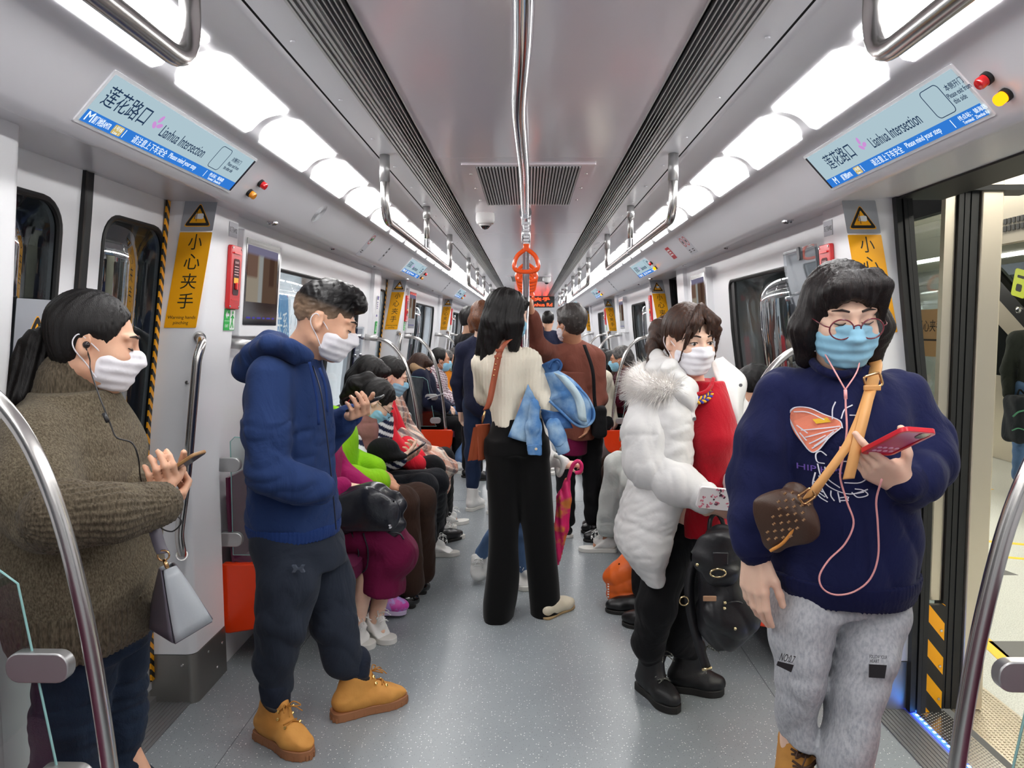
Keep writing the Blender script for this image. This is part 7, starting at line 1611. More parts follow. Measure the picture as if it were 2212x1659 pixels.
    for i in range(6):
        z = .012 - .024 * i; yy = -.045 - .012 * i
        g.tube(curve([an + A(-.03, yy + .012, z), an + A(0, yy - .006, z - .012), an + A(.028, yy + .01, z - .004)], 4), .003, 6); g.tube(curve([an + A(-.028, yy + .012, z - .014), an + A(0, yy - .008, z - .006), an + A(.03, yy + .01, z + .004)], 4), .003, 6)
    mk('laces', g, st['lace'], bo, smooth=True)
    # phone, earphones, bracelet, brown shoulder bag
    ey, ex = nrm(A(.2, -.88, .45)), nrm(A(1, .1, -.05)); ph, fr2 = phone('pink and red phone held by the woman in glasses', at(1937, 953, Y - .27), -ex, ey, mat('case_magenta', rgb(206, 30, 110), .3), mat('screen_dark', rgb(70, 74, 84), .08), w=.074, h=.15)
    g = G().ring(rrect(.078, .154, .014, 4), rrect(.062, .138, .01, 4), fr2, -.0065, .004); mk('red_bumper', g, mat('bumper_red', rgb(214, 30, 48), .35), ph, bev=.001)
    g = G(); [g.plate(rrect(.009, .008, .003, 3, x, y), fr2, -.0062, -.0045) for x in (-.02, -.006, .008, .02) for y in (-.05, -.03)]; mk('pale_print', g, mat('print_palepink', rgb(246, 190, 220), .4), ph, smooth=False)
    t = mk('bracelet', G().tube([wl + nrm(A(-.8, -.2, .42)) * -.012 + (np.cross(nrm(A(-.8, -.2, .42)), A(0, 0, 1)) * math.cos(a) + A(.35, 0, .9) * math.sin(a)) * .031 for a in np.linspace(0, 2 * PI, 25)[:-1]], .0035, 6, closed=True), mat('gold_bead', rgb(232, 176, 60), .25, metal=1, bump=(200, .6)), b, smooth=True)
    pk = mat('cable_pink', rgb(236, 164, 164), .45); pts = lambda L: [at(u, v, Y + d) for u, v, d in L]
    t = thing('earphones', 'pink wired earphones looping in front of the navy sweatshirt', 'earphones', at(1826, 842, Y - .15)); j0 = (1826, 842, -.152)
    mk('cable', G().tube(curve(pts([j0, (1827, 880, -.165), (1829, 930, -.172), (1822, 985, -.18), (1815, 1030, -.18), (1830, 1085, -.185), (1844, 1130, -.185), (1825, 1175, -.185), (1790, 1210, -.186), (1770, 1245, -.186), (1778, 1272, -.186), (1806, 1285, -.186), (1845, 1278, -.186), (1880, 1250, -.188), (1897, 1200, -.19), (1896, 1130, -.2), (1893, 1080, -.21), (1905, 1035, -.24)]), 6), .0022, 6), pk, t, smooth=True)
    mk('left_branch', G().tube(curve(pts([j0, (1850, 805, -.125), (1858, 775, -.05), (1862, 745, .03)]), 5), .0018, 6), pk, t, smooth=True); mk('right_branch', G().tube(curve(pts([j0, (1805, 805, -.13), (1785, 770, -.06), (1772, 745, .03)]), 5), .0018, 6), pk, t, smooth=True)
    mk('remote', G().tube(pts([(1818, 965, -.182), (1816, 985, -.182)]), .005, 8), pk, t, smooth=True); mk('split', G().tube(pts([(1826, 842, -.152), (1827, 862, -.158)]), .004, 8), pk, t, smooth=True)
    vach = mat('vachetta', rgb(218, 160, 96), .5, bump=(200, .05)); can = mat('canvas_brown', rgb(70, 48, 36), .5, bump=(260, .15))
    t = thing('crossbody_bag', 'dark brown patterned shoulder bag with a tan strap on the woman in glasses', 'handbag', at(1700, 1190, Y - .12))
    sd = S(); sd.chain(px([(1722, 1075, Y - .13), (1700, 1120, Y - .15), (1672, 1172, Y - .14)]), [.04, .062, .022], .03, flat=(nrm(A(.55, .75, .35)), .45)); sd.post = folds(.002, 30, 3); bg = skin('bag_body', sd, .005, can, t); rg = np.random.RandomState(5)
    g = G(); fb = (at(1702, 1112, Y - .21), nrm(A(.86, -.42, .25)), nrm(A(.35, .1, .95)))
    for i in range(-2, 3):
        for k in range(-3, 4):
            x, y = i * .016 + (k % 2) * .008, k * .018
            if abs(x) > .042 - .18 * max(0, -y - .01) or (x * .8 + y) > .06: continue
            for a in (0, 1): g.plate([(x - .0035, y - .001), (x + .0035, y - .001), (x + .0035, y + .001), (x - .0035, y + .001)] if a else [(x - .001, y - .0035), (x + .001, y - .0035), (x + .001, y + .0035), (x - .001, y + .0035)], fb, -.006, .006)
    mk('motif', g, mat('motif_tan', rgb(150, 112, 74), .5), t, smooth=False)
    mk('piping', G().tube(curve(px([(1742, 1078, Y - .16), (1724, 1125, Y - .19), (1694, 1170, Y - .17), (1664, 1190, Y - .15)]), 5), .004, 6), mat('piping_tan', rgb(224, 150, 70), .5), t, smooth=True)
    def strapg(L, wd, dd): P = curve(pts(L), 6); return G().grid(np.array([[p - dd * wd / 2, p + dd * wd / 2] for p in P]), .005)
    dd = nrm(A(.95, -.1, .3)); s1 = [(1885, 775, .04), (1893, 792, -.03), (1886, 825, -.105), (1872, 870, -.155), (1852, 920, -.18), (1832, 960, -.192), (1800, 1005, -.2), (1765, 1050, -.2), (1748, 1073, -.19)]
    mk('strap', strapg(s1, .030, dd), vach, t, smooth=True); mk('strap_tail', strapg([(1880, 845, -.14), (1866, 900, -.18), (1850, 960, -.20), (1838, 1010, -.203), (1832, 1034, -.203)], .024, nrm(A(1, -.1, .12))), vach, t, smooth=True)
    gm = mat('gold_metal', rgb(214, 170, 120), .2, metal=1)
    def buckle(cn, w_, h_, ex_): ez_ = A(0, -1, 0); ey_ = np.cross(ez_, ex_); return G().tube([cn + ex_ * x + ey_ * y for x, y in rrect(w_, h_, .006, 4)], .0032, 6, closed=True)
    mk('buckle', buckle(at(1886, 823, Y - .125), .038, .03, nrm(A(1, 0, .3))), gm, t, smooth=True); mk('ring', buckle(at(1743, 1072, Y - .2), .034, .024, nrm(A(.8, 0, .6))), gm, t, smooth=True); mk('keeper', G().box(at(1884, 838, Y - .142) - A(.019, .004, .006), at(1884, 838, Y - .142) + A(.019, .004, .006)), vach, t, bev=.002)
glasses()
# ------------------------------------------------------------------ the other passengers
BL = cloth('cloth_black', (20, 20, 23)); NV = cloth('cloth_navy', (30, 34, 56)); DJ = cloth('denim_dark_blue', (34, 48, 76)); BJ = cloth('denim_mid', (92, 122, 164)); MG = cloth('magenta_wool', (150, 22, 88)); BU = cloth('burgundy_wool', (104, 14, 58)); LM = cloth('lime_fleece', (134, 196, 24)); BR = cloth('brown_wool', (56, 38, 30)); RB = cloth('rust_jacket', (120, 70, 58)); RD = cloth('red_down', (226, 40, 58)); IV = cloth('ivory_knit', (236, 228, 208)); LG = cloth('pale_trousers', (206, 210, 206)); WN = cloth('wine_pattern', (84, 20, 40)); PK = cloth('pink_child', (214, 96, 150)); BW = cloth('mauve_vest', (148, 104, 100)); CHK = cloth('beige_plain', (196, 186, 170))
def cols(name, fn, rough=.85): return vmat(name, rough, (70, .25)), fn
def stripes(P): t = (np.sin((P[:, 2] * .8 + P[:, 0] * .55) * 170) > .1)[:, None]; return np.where(t, A(*rgb(236, 238, 242)[:3]), A(*rgb(28, 34, 66)[:3]))
def gingham(P): a = (np.sin(P[:, 1] * 260) > 0) * 1. + (np.sin((P[:, 2] + P[:, 0] * .4) * 260) > 0); return A(*rgb(242, 232, 236)[:3]) * (1 - a[:, None] / 2) + A(*rgb(92, 14, 46)[:3]) * a[:, None] / 2
def plaid(P):
    c = np.tile(A(*rgb(222, 206, 190)[:3]), (len(P), 1))
    for ax, f, ph, col, w in ((2, 60, 0, (196, 128, 104), .1), (1, 60, 1, (196, 128, 104), .1), (2, 60, 2.2, (44, 40, 66), .72), (1, 60, 3, (44, 40, 66), .72), (2, 180, 0, (246, 238, 228), .8)): m = (np.sin((P[:, ax] + .5 * P[:, 0]) * f + ph) > w)[:, None]; c = np.where(m, c * .45 + A(*rgb(*col)[:3]) * .55, c)
    return c
def dress(J, label, top, bottom, hs, hm, mk_=None, skin_=None, shoes=BLACKS, h=.009, sl=(.07, .06, .047), bulk=1.05, rs=(.095, .075, .06), collar=None, colf=None, eyes='down', brow=True, tail=None, add=.018, tname='jacket', tail_r=None, hairkw={}, bend=.93, fold=.006):
    J['h'] = h; J['hh'] = max(.006, h * .75); c, R, s = J['head']; b = body(label, J, skin_ or skinm, h * .78)
    if eyes: face_bits(b, c, R, s, eyes, brow)
    if mk_: mask(b, c, R, s, mk_, max(.0055, h * .7))
    kw = dict(hairkw)
    if tail: w = lambda x, y, z: c + R @ (A(x, y, z) * s); kw.update(tail=[w(*q) for q in tail], tr=tail_r or [.03, .04, .032, .012][:len(tail)])
    if hs: hair(b, J, hs, hm, seed=len(label), **kw)
    tb = top_(b, J, top, tname, add, bulk, sl, collar=collar, colf=colf, seed=len(label), fold=fold)
    if bottom: trousers(b, J, bottom, rs=rs, seed=len(label) + 3, end=bend)
    if shoes:
        for l in J['legs']: shoe(b, l[3], l[4], dict(shoes, h=max(.006, h * .7)), ankle=None if shoes.get('low') else l[2] + A(0, 0, .0))
    return b
def setarm(J, i, sh=None, el=None, wr=None, hd=None, kw=None):
    a = list(J['arms'][i]); 
    for k, v in ((0, sh), (1, el), (2, wr), (3, hd), (4, kw)):
        if v is not None: a[k] = v
    J['arms'][i] = tuple(a)
def setleg(J, i, kn, heel, toe): l = J['legs'][i]; J['legs'][i] = (l[0], kn, ank(heel, toe, .1, .07), tuple(heel), tuple(toe))
# left bench, first bay
J = seated(-1, 3.66, lean=.0, down=20); J['lr'] = (.07, .07, .055, .036); J['head'] = (at(634, 852, 3.66), frame(90, 20), 1.0); J['nb'] = at(636, 915, 3.66); setleg(J, 0, at(806, 1165, 3.56), atz(745, 1388, 0), atz(808, 1402, 0)); setleg(J, 1, at(850, 1150, 3.70), atz(790, 1372, 0), atz(852, 1392, 0))
setarm(J, 0, el=at(705, 1075, 3.52), wr=at(742, 1050, 3.55), hd=(nrm(A(.8, .3, -.15)), A(0, .1, -1), 1), kw=dict(curl=(.25, .3, .35, .4), s=.95))
w_ = dress(J, 'seated woman in a burgundy skirt and white sneakers, mostly behind the man in blue', MG, None, 'bob', hairm, mwhite, skinp, SNEAK, .008)
sd = S(); sd.chain([J['pv'], at(800, 1150, 3.62), at(838, 1195, 3.63)], [.16, .155, .15], .03, flat=(A(0, 0, 1), .8)); sd.cap(at(815, 1180, 3.63), at(822, 1262, 3.63), .125, .16, .04, flat=(A(1, 0, 0), .75)); sd.cut(at(830, 1275, 3.6), nrm(A(-.25, 0, -1)), .006); sd.post = folds(.005, 24, 3); skin('skirt', sd, .007, BU, w_)
lb = mat('leather_bag_black', rgb(30, 32, 40), .28, bump=(60, .35), coat=.2); sd = S(); sd.chain(px([(735, 1090, 3.52), (800, 1085, 3.52), (845, 1095, 3.56)]), [.07, .085, .075], .03, flat=(A(0, 1, 0), .6)); sd.chain(px([(745, 1125, 3.50), (840, 1128, 3.54)]), [.08, .075], .03, flat=(A(0, 1, 0), .6)); sd.post = folds(.007, 26, 4); t = skin('leather_bag', sd, .006, lb, None, label='black leather rucksack resting on the lap of the woman in the burgundy skirt', cat='backpack', loc=at(795, 1160, 3.52))
sd = S(); sd.chain(px([(738, 1095, 3.455), (790, 1088, 3.44), (838, 1100, 3.46)]), [.055, .06, .055], .03, flat=(A(0, 1, 0), .35)); sd.chain(px([(745, 1125, 3.44), (835, 1125, 3.45)]), [.05, .05], .02, flat=(A(0, 1, 0), .35)); skin('flap', sd, .005, lb, t); mk('snap', G().lathe([(.011, 0), (.01, .005), (.001, .007)], at(842, 1137, 3.43), (.2, -1, 0), 12), chrome, t)
for L in ([(760, 1150, 3.47), (775, 1195, 3.47), (762, 1235, 3.48), (742, 1225, 3.49)], [(785, 1152, 3.46), (795, 1190, 3.46), (790, 1230, 3.47), (765, 1240, 3.48)]): mk('strap', G().tube(curve(px(L), 6), .009, 8, flat=.4), lb, t, smooth=True)
mk('drawstring', G().tube(curve(px([(838, 1150, 3.46), (862, 1152, 3.46), (872, 1165, 3.46)]), 4), .0045, 6), lb, t, smooth=True)
# child in pink behind the man
J = seated(-1, 4.02, x=1.08, sc=.72, kx=.85, lean=-.02); setleg(J, 0, at(770, 1185, 3.86), atz(800, 1338, 0) + A(0, 0, .03), atz(878, 1328, 0) + A(0, 0, .01))
dress(J, 'small child in pink with magenta and lilac sneakers, hidden behind the seated women', PK, BJ, 'bob', hairm, mwhite, skinp, dict(m=mat('sneaker_pink', rgb(206, 74, 170), .45, var=(25, rgb(186, 150, 220), .45, .55)), sm=mat('sole_lilac', rgb(206, 190, 220), .5), sole=.024, high=.06, low=1), .008, eyes=None)
# lime fleece
J = seated(-1, 4.05, lean=.0, down=25); J['head'] = (at(652, 850, 4.05), frame(90, 25), 1.0); J['nb'] = at(655, 905, 4.05); setleg(J, 0, at(868, 1088, 3.98), atz(858, 1312, 0), atz(898, 1308, 0)); setleg(J, 1, at(905, 1080, 4.14), atz(885, 1284, 0), atz(920, 1278, 0))
setarm(J, 0, sh=at(690, 935, 3.92), el=at(718, 1030, 3.88), wr=at(826, 1042, 3.92), hd=(nrm(A(.75, .45, -.35)), nrm(A(0, .4, -1)), 1), kw=dict(curl=(.3, .35, .4, .45), s=.95)); setarm(J, 1, sh=at(705, 925, 4.2), el=at(740, 985, 4.22), wr=at(815, 1015, 4.06), hd=(nrm(A(.8, -.35, -.3)), nrm(A(0, -.3, -1)), -1), kw=dict(curl=(.3, .35, .4, .45), s=.95))
dress(J, 'seated woman in a lime green fleece with hands clasped, brown trousers and black loafers', LM, BR, 'bob', hairm, mwhite, skind, dict(BLACKS, m=mat('patent_black', rgb(16, 15, 16), .12, coat=.6)), .0065, sl=(.085, .08, .066), rs=(.10, .088, .082))
# striped shirt, glasses
J = seated(-1, 4.42, lean=.20, down=38, look=-4); c_ = at(812, 868, 4.36); J['head'] = (c_, frame(78, 42, -4), 1.0); J['nb'] = at(770, 905, 4.42)
setleg(J, 0, at(915, 1050, 4.34), atz(905, 1205, 0), atz(950, 1195, 0)); setleg(J, 1, at(940, 1040, 4.5), atz(925, 1180, 0), atz(1000, 1160, 0))
setarm(J, 0, sh=at(745, 925, 4.28), el=at(775, 1000, 4.22), wr=at(866, 992, 4.30), hd=phone_hand(A(1, 0, .2), A(0, -1, 0), 1)[0], kw=phone_hand(A(1, 0, .2), A(0, -1, 0), 1)[1]); setarm(J, 1, sh=at(770, 915, 4.55), el=at(810, 985, 4.6), wr=at(862, 990, 4.46), hd=(nrm(A(.8, -.4, .1)), A(0, -.4, .9), -1))
vm, fn = cols('striped_knit', stripes); w_ = dress(J, 'seated woman in a striped top and mauve vest, with glasses, bent over a phone', vm, cloth('dark_trousers', (26, 28, 34)), 'tied', hairm, mblue, skinp, BLACKS, .0065, sl=(.072, .062, .05), tail=[(-.02, -.075, .06), (-.02, -.12, .07), (-.03, -.15, .0), (-.04, -.16, -.10)], tail_r=[.03, .04, .05, .02], colf=fn)
sd = S(); torso(sd, J, .030, 1.05); sd.cap(J['nb'], J['nb'] + A(.02, 0, .12), .062, .07, .02, 1); sd.cut(J['ch'] + A(.075, 0, 0), A(1, 0, .0), .01); sd.post = lambda P: -.008 * np.abs(np.sin(P[:, 2] * 36)) ** .5 + .004 * wob(P, 30, 2); skin('padded_vest', sd, .007, BW, w_)
c, R, s = J['head']; g = G()
for q in (-1, 1): g.tube([c + R @ A(q * .034 + .024 * math.cos(a), .112, -.006 + .02 * math.sin(a)) for a in np.linspace(0, 2 * PI, 21)[:-1]], .0015, 6, closed=True); g.tube([c + R @ A(q * .06, .105, 0), c + R @ A(q * .08, .0, .004)], .0014, 6)
mk('eyeglasses', g, browm, w_, smooth=True)
mk('cuff', G().tube(px([(842, 996, 4.28), (858, 993, 4.295)]), [.054, .05], 16), NV, w_, smooth=True)
phone('phone in the hands of the seated woman in stripes', at(892, 975, 4.30), A(.1, .95, .1), nrm(A(.8, 0, .55)), mat('phone_dark', rgb(30, 30, 36), .2), mat('screen_dark', rgb(70, 74, 84), .08), w=.078, h=.165)
sd = S(); sd.ell(at(828, 972, 4.20), A(.09, .06, .07), None); sd.ell(at(850, 985, 4.2), A(.08, .05, .025), None, .03); sd.post = folds(.004, 30, 3); skin('belt_pouch', sd, .006, BL, None, label='black cap-like pouch on the lap of the woman in stripes', cat='bag', loc=at(828, 990, 4.20))
# red down jacket
J = seated(-1, 4.86, lean=.10, down=26); J['head'] = (at(801, 815, 4.84), frame(84, 26), 1.0); J['nb'] = at(770, 868, 4.86); setleg(J, 0, at(935, 1010, 4.78), atz(935, 1150, 0), atz(985, 1140, 0)); setarm(J, 0, el=at(845, 965, 4.70), wr=at(905, 1005, 4.72), hd=(nrm(A(.8, .3, -.4)), A(0, .2, -1), 1)); setarm(J, 1, wr=at(905, 995, 4.86))
w_ = dress(J, 'seated woman in a bright red down jacket between the striped and the plaid passengers', RD, BL, 'long', hairm, mwhite, skinp, SNEAK, .008, sl=(.085, .078, .06), bulk=1.15)
# plaid coat
J = seated(-1, 5.28, lean=.08, down=18); J['head'] = (at(846, 814, 5.26), frame(80, 20), 1.05); J['nb'] = at(815, 862, 5.30); setleg(J, 0, at(958, 990, 5.2), atz(945, 1140, 0), atz(1012, 1128, 0)); setarm(J, 0, sh=at(820, 890, 5.12), el=at(862, 950, 5.05), wr=at(918, 968, 5.08), hd=(nrm(A(.9, .2, -.15)), A(-.1, .3, -1), 1), kw=dict(curl=(.6, .6, .6, .6)))
vm, fn = cols('plaid_wool', plaid); w_ = dress(J, 'seated woman in a beige plaid coat with a blue mask and hair tied back', vm, BL, 'tied', hairm, mblue, skinp, SNEAK, .0075, sl=(.088, .078, .058), bulk=1.2, tail=[(-.01, -.09, .05), (-.01, -.135, .04), (-.02, -.14, -.03)], tail_r=[.03, .042, .02], colf=fn, tname='plaid_coat')
sd = S(); sd.chain(px([(880, 985, 5.1), (930, 1000, 5.1), (958, 1010, 5.1)]), [.12, .12, .10], .04, flat=(A(0, 0, 1), .75)); sd.cap(at(950, 1000, 5.1), at(962, 1040, 5.1), .10, .09, .03, flat=(A(1, 0, 0), .4)); sd.post = folds(.006, 30, 2); skin('coat_skirt', sd, .0075, vm, w_, colf=fn)
# left bench, second bay
J = seated(-1, 8.1, x=1.12, lean=.06, down=28, kx=.75); J['head'] = (at(908, 792, 8.08), frame(74, 28), 1.05)
w_ = dress(J, 'seated woman with long dark hair, red glasses, pink mask and navy fur-collared coat', NV, BL, 'long', hairb, mpink, skinp, BLACKS, .011, sl=(.085, .075, .06), bulk=1.2, hairkw=dict(len=.17))
mk('fur_collar', G().tube(curve([J['nb'] + A(x, y, z) for x, y, z in ((.02, -.13, -.02), (-.07, -.13, .03), (-.1, 0, .06), (-.07, .13, .03), (.02, .13, -.02))], 5), .045, 12), cloth('fur_tan', (170, 140, 108), 1, (120, 1)), w_, smooth=True)
c, R, s = J['head']; g = G(); [g.tube([c + R @ A(q * .034 + .026 * math.cos(a), .116, -.004 + .02 * math.sin(a)) for a in np.linspace(0, 2 * PI, 17)[:-1]], .003, 6, closed=True) for q in (-1, 1)]; mk('eyeglasses', g, mat('frame_red', rgb(180, 40, 30), .3), w_, smooth=True)
phone('silver phone in front of the woman in the pink mask', at(941, 856, 7.8), A(0, 1, 0), nrm(A(.9, 0, .3)), mat('phone_silver', rgb(176, 176, 180), .3), mat('screen_dark', rgb(70, 74, 84), .08), w=.08, h=.17)
J = seated(-1, 8.62, x=1.0, lean=.0, down=2, look=6, kx=.62); J['head'] = (at(951, 778, 8.6), frame(72, 4), 1.06); setleg(J, 0, at(1008, 893, 8.2), atz(985, 1024, 0), atz(1012, 1015, 0)); vm, fn = cols('gingham', gingham)
dress(J, 'seated older man in a maroon gingham shirt, blue mask and blue jeans', vm, BJ, 'crop', hairm, mblue, skind, SNEAK, .010, colf=fn, eyes='open')
J = seated(-1, 9.15, x=.98, down=4, look=-20); J['head'] = (at(967, 780, 9.1), frame(70, 4), 1.02); dress(J, 'seated older man in an orange top and pale blue mask behind the gingham shirt', cloth('orange_top', (226, 140, 40)), BL, 'crop', hairg, mblue, skind, BLACKS, .012)
J = seated(-1, 9.75, x=.92, down=6, look=-10, lean=.02); J['head'] = (at(989, 774, 9.7), frame(74, 6), 1.08); dress(J, 'seated grey-haired man in a black jacket and black mask', BL, BL, 'crop', hairg, mblack, skind, BLACKS, .011, eyes='open', collar=.35)
sd = S(); sd.ell(at(990, 856, 8.9), A(.12, .08, .05), None); sd.ell(at(1000, 870, 8.9), A(.06, .06, .06), None, .03); sd.cut(at(988, 846, 8.9), A(-.4, 0, 1), .01); skin('lap_bag', sd, .01, cloth('neon_green', (150, 220, 30)), None, label='neon green bag on a lap in the second left bay', cat='bag', loc=at(990, 880, 8.9))
# standing in the aisle
J = standing(-.56, 7.6, 60, 1.0, 8); J['head'] = (at(1018, 692, 7.55), frame(62, 8), 1.05); J['nb'] = at(1012, 728, 7.6); dress(J, 'standing short-haired man in black with a white mask, beyond the brown-haired woman', BL, BL, 'short', hairm, mwhite, skinm, BLACKS, .010)
J = standing(-.37, 6.2, 30, .96, 6); J['head'] = (at(1042, 685, 6.15), frame(20, 10), 1.0); J['nb'] = at(1040, 735, 6.2); J['legs'] = [(l[0], l[1], l[2] + A(0, 0, .1), l[3], l[4]) for l in J['legs']]
dress(J, 'standing woman with chestnut hair in navy and dark jeans, left of the cream sweater', NV, DJ, 'bob', hairc, mwhite, skinp, SNEAK, .009, bend=.9, sl=(.058, .052, .042), bulk=.95)
J = standing(.375, 5.5, -18, .97, 4); J['head'] = (at(1233, 700, 5.45), frame(-38, 4), 1.04); J['nb'] = at(1240, 752, 5.5)
setarm(J, 1, sh=at(1190, 770, 5.42), el=at(1158, 748, 5.2), wr=at(1149, 680, 5.05), hd=(nrm(A(-.05, -.1, 1)), nrm(A(-1, .1, 0)), -1), kw=dict(curl=(.75, .75, .75, .75), thumb=(.9, .5, .4), s=1.0)); setarm(J, 0, sh=at(1282, 775, 5.5), el=at(1290, 860, 5.45), wr=at(1270, 900, 5.3))
w_ = dress(J, 'standing woman in a rust brown jacket with one hand raised to the steel pole', RB, BL, 'short', mat('hair_dark_grey', rgb(48, 42, 40), .45, bump=(60, .5, (9, 9, .6)), var=(50, rgb(110, 104, 100), .55, .8)), mwhite, skind, dict(BLACKS, sm=mat('sole_pale', rgb(214, 206, 200), .5)), .008, sl=(.085, .075, .055), bulk=1.08, tname='jacket', hairkw=dict(grow=.022, nape=-.085))
sd = S(); sd.stack(rows([(800, 1180, 1284, 5.5, .17), (850, 1196, 1282, 5.5, .18), (900, 1206, 1284, 5.5, .18), (945, 1208, 1286, 5.5, .18)]), .03); sd.post = folds(.006, 22, 3); skin('jacket_skirt', sd, .008, RB, w_); sd = S(); sd.stack(rows([(930, 1212, 1270, 5.5, .16), (978, 1205, 1268, 5.5, .17)]), .03); skin('tunic_hem', sd, .008, BU, w_)
bt = curve(px([(1262, 745, 5.36), (1280, 800, 5.30), (1284, 860, 5.30), (1290, 905, 5.30)]), 6); t = mk('crossbody_bag', G().grid(np.array([[p - A(.012, 0, 0), p + A(.012, 0, 0)] for p in bt]), .004), BL, None, 'black strap bag hanging at the side of the woman in rust brown', 'handbag', smooth=True, loc=at(1292, 940, 5.3))
sd = S(); sd.box(at(1294, 910, 5.36), A(.05, .09, .11), None, .03); sd.post = folds(.004, 30, 2); skin('pouch', sd, .008, BL, t)
J = standing(.30, 11.4, 5, 1.02, 8); J['head'] = (at(1184, 692, 11.4), frame(10, 10), 1.05); J['nb'] = at(1183, 722, 11.4); setarm(J, 1, el=at(1160, 745, 11.4), wr=at(1168, 706, 11.3)); dress(J, 'distant man in a dark jacket seen from behind holding a phone to his ear', NV, BL, 'short', hairm, None, skinm, BLACKS, .013, eyes=None, sl=(.085, .075, .055), bulk=1.2)
J = standing(.0, 13.5, 10, .98, 8); dress(J, 'small distant passenger in wine red beside the man on the phone', WN, BL, 'bob', hairb, None, skinm, BLACKS, .016, eyes=None)
# right side
J = seated(1, 8.15, x=.98, down=10, look=8); J['head'] = (at(1341, 776, 8.1), frame(-78, 8), 1.08); dress(J, 'seated older woman with a bright blue mask in a wine patterned jacket, right side', WN, BL, 'tied', hairg, mblue, skind, BLACKS, .010, tail=[(-.01, -.09, .0), (0, -.11, -.06)], tail_r=[.05, .03])
J = seated(1, 8.75, x=.95, down=10); J['head'] = (at(1317, 783, 8.7), frame(-80, 8), 1.03); dress(J, 'seated woman with a pale blue mask behind the older woman on the right', BR, BL, 'bob', hairm, mblue, skinp, BLACKS, .012)
J = seated(1, 9.35, x=.92, down=6); J['head'] = (at(1301, 778, 9.3), frame(-62, 6), 1.05); dress(J, 'seated man with short hair and a dark green mask on the right', BL, BL, 'short', hairm, cloth('mask_green', (32, 62, 48)), skinm, BLACKS, .012)
J = seated(1, 7.95, x=.72, lean=.02, down=18, kx=.42); J['head'] = (at(1291, 783, 7.9), frame(-130, 16), .95); J['nb'] = at(1300, 812, 7.95); w_ = dress(J, 'girl in an ivory jumper with a dark braid and a black bag strap, right side', IV, BL, 'tied', hairm, mwhite, skinp, SNEAK, .010, tail=[(.0, -.09, .0), (.03, -.10, -.08), (.04, -.08, -.2)], sl=(.085, .085, .06), bulk=1.15)
J = seated(1, 4.95, x=1.02, lean=.05, down=12, kx=.56); setleg(J, 0, at(1338, 1008, 4.9), atz(1332, 1192, 0) + A(0, 0, .0), atz(1250, 1190, 0)); setleg(J, 1, at(1375, 1040, 4.75), atz(1352, 1166, 0), atz(1285, 1152, 0)); setarm(J, 1, wr=at(1372, 930, 4.7))
dress(J, 'seated passenger in pale cropped trousers and white high-top sneakers, behind the white coat', cloth('olive_top', (96, 92, 60)), LG, 'short', hairm, mwhite, skind, dict(SNEAK, m=mat('sneaker_mix', rgb(232, 230, 226), .5, var=(14, rgb(150, 152, 166), .55, .6))), .008, bend=.82, rs=(.11, .095, .085))
J = seated(1, 5.45, x=1.0, down=10, kx=.60); dress(J, 'seated passenger in brown trousers further along behind the white coat', BL, BR, 'short', hairm, mwhite, skind, BLACKS, .010)
J = seated(1, 3.86, x=1.12, sc=.98, down=25, kx=.62); setleg(J, 1, at(1450, 1225, 3.8), atz(1432, 1368, 0), atz(1345, 1346, 0)); dress(J, 'seated dark-haired passenger in black between the white coat and the navy sweatshirt', BL, BL, 'short', hairm, mwhite, skinm, BLACKS, .009)
# child with the umbrella, hidden by the woman in cream
J = standing(.02, 4.32, 150, .66, 5, gap=.05); setarm(J, 1, sh=at(1160, 900, 4.3), el=at(1175, 985, 4.28), wr=at(1222, 1003, 4.25), hd=(nrm(A(.9, -.2, .05)), nrm(A(.1, .3, -1)), -1), kw=dict(curl=(.7, .75, .8, .85), s=.72, thumb=(.7, .4, .3)))
setleg(J, 0, at(1078, 1140, 4.25), atz(1045, 1248, 0) + A(-.02, 0, .10), atz(1012, 1262, 0) + A(.06, .02, .01)); setleg(J, 1, at(1128, 1150, 4.3), atz(1126, 1262, 0), atz(1140, 1278, 0))
w_ = dress(J, 'child in white and pale jeans hidden behind the woman in cream, holding an umbrella', cloth('white_shirt', (232, 230, 228)), BJ, 'long', hairm, mwhite, skinp, dict(SNEAK), .0065, sl=(.066, .062, .055), rs=(.08, .066, .062), eyes=None, bend=.9)
mk('frill', G().tube(curve(px([(1200, 984, 4.22), (1212, 990, 4.18), (1216, 1008, 4.18), (1208, 1026, 4.2), (1204, 1010, 4.26)]), 5), .014, 8, closed=False), MATS['white_shirt'], w_, smooth=True)
pkm = mat('umbrella_pink', rgb(240, 50, 120), .4); t = thing('umbrella', 'furled pink floral umbrella held by the child behind the woman in cream', 'umbrella', at(1204, 1222, 4.22))
mk('handle', G().tube(curve(px([(1242, 1022, 4.2), (1254, 1018, 4.2), (1256, 1004, 4.2), (1248, 996, 4.2), (1238, 1004, 4.2), (1232, 1020, 4.21), (1226, 1042, 4.22)]), 6), .011, 10), pkm, t, smooth=True)
sd = S(); sd.chain(px([(1226, 1040, 4.22), (1220, 1075, 4.22), (1212, 1140, 4.22), (1204, 1215, 4.22)]), [.018, .038, .036, .012], .02); sd.post = lambda P: .006 * np.sin(np.arctan2(P[:, 1] - 4.22, P[:, 0] - at(1212, 1130, 4.22)[0]) * 5 + P[:, 2] * 14)
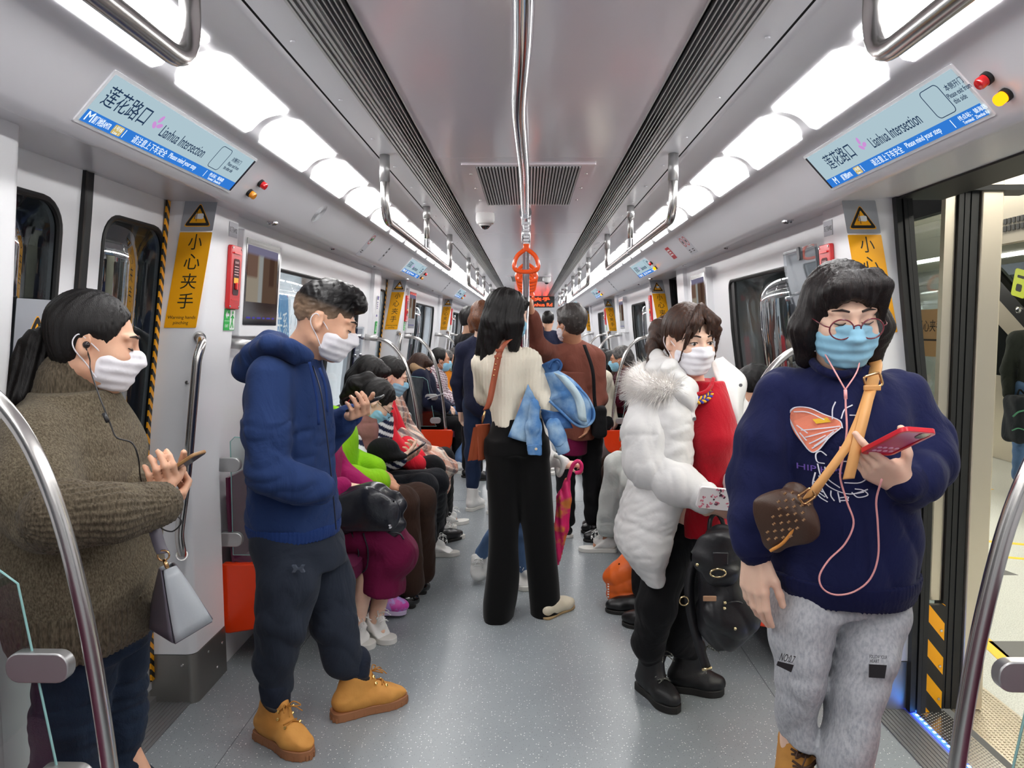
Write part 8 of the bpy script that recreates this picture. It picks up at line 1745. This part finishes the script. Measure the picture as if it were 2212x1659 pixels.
skin('canopy', sd, .006, mat('umbrella_print', rgb(236, 44, 116), .45, var=(16, rgb(236, 140, 70), .5, .62)), t); mk('ferrule', G().tube(px([(1204, 1212, 4.22), (1202, 1228, 4.22)]), .005, 8), pkm, t, smooth=True)
# orange carrier bag on the floor
oz = mat('bag_orange', rgb(232, 104, 32), .45, bump=(18, .6)); sd = S(); P0 = atz(1355, 1312, 0); sd.stack([(0.0, P0[0] + .02, P0[1] + .02, .115, .07), (.06, P0[0] + .02, P0[1] + .02, .13, .085), (.16, P0[0] + .02, P0[1] + .02, .145, .09), (.24, P0[0] + .04, P0[1] + .02, .12, .07), (.31, P0[0] + .05, P0[1] + .02, .06, .035)], .02); sd.post = lambda P: .009 * rid(P, 17, 4) + .004 * wob(P, 40, 3)
t = skin('carrier_bag', sd, .006, oz, None, label='crumpled orange carrier bag on the floor beside the white coat', cat='bag', loc=A(P0[0] + .02, P0[1] + .02, 0)); g = G(); [g.box(P0 + A(-.108 + .008 * i, -.02 - .006 * i, .06 + .0 * i + .014 * k), P0 + A(-.1 + .008 * i, -.014 - .006 * i, .066 + .014 * k)) for i in range(1) for k in range(7)]; mk('white_print', g, paper, t, smooth=False)
# passenger on the platform
J = standing(4.72, 7.2, 200, 1.02, 8); w_ = dress(J, 'person in pale jeans on the platform at the right edge, with a dark backpack', cloth('dark_green', (40, 44, 40)), BJ, 'short', hairm, None, skinm, dict(SNEAK, m=mat('shoe_beige', rgb(206, 180, 150), .6)), .010, rs=(.10, .085, .075))
sd = S(); sd.box(at(2208, 905, 7.1), A(.12, .14, .22), None, .06); sd.post = folds(.008, 20, 3); t = skin('backpack', sd, .009, cloth('pack_dark', (40, 44, 50)), None, label='dark backpack with green trim at the right edge on the platform', cat='backpack', loc=at(2208, 990, 7.1)); mk('green_trim', G().tube(curve(px([(2188, 900, 6.96), (2200, 890, 6.95), (2216, 886, 6.95)]), 4), .008, 6).tube(curve(px([(2186, 930, 6.96), (2200, 925, 6.95), (2216, 930, 6.95)]), 4), .006, 6), cloth('trim_green', (90, 150, 120)), t, smooth=True); mk('loop', G().tube(curve(px([(2196, 862, 7.1), (2202, 842, 7.1), (2212, 850, 7.1)]), 4), .008, 6), BL, t, smooth=True)
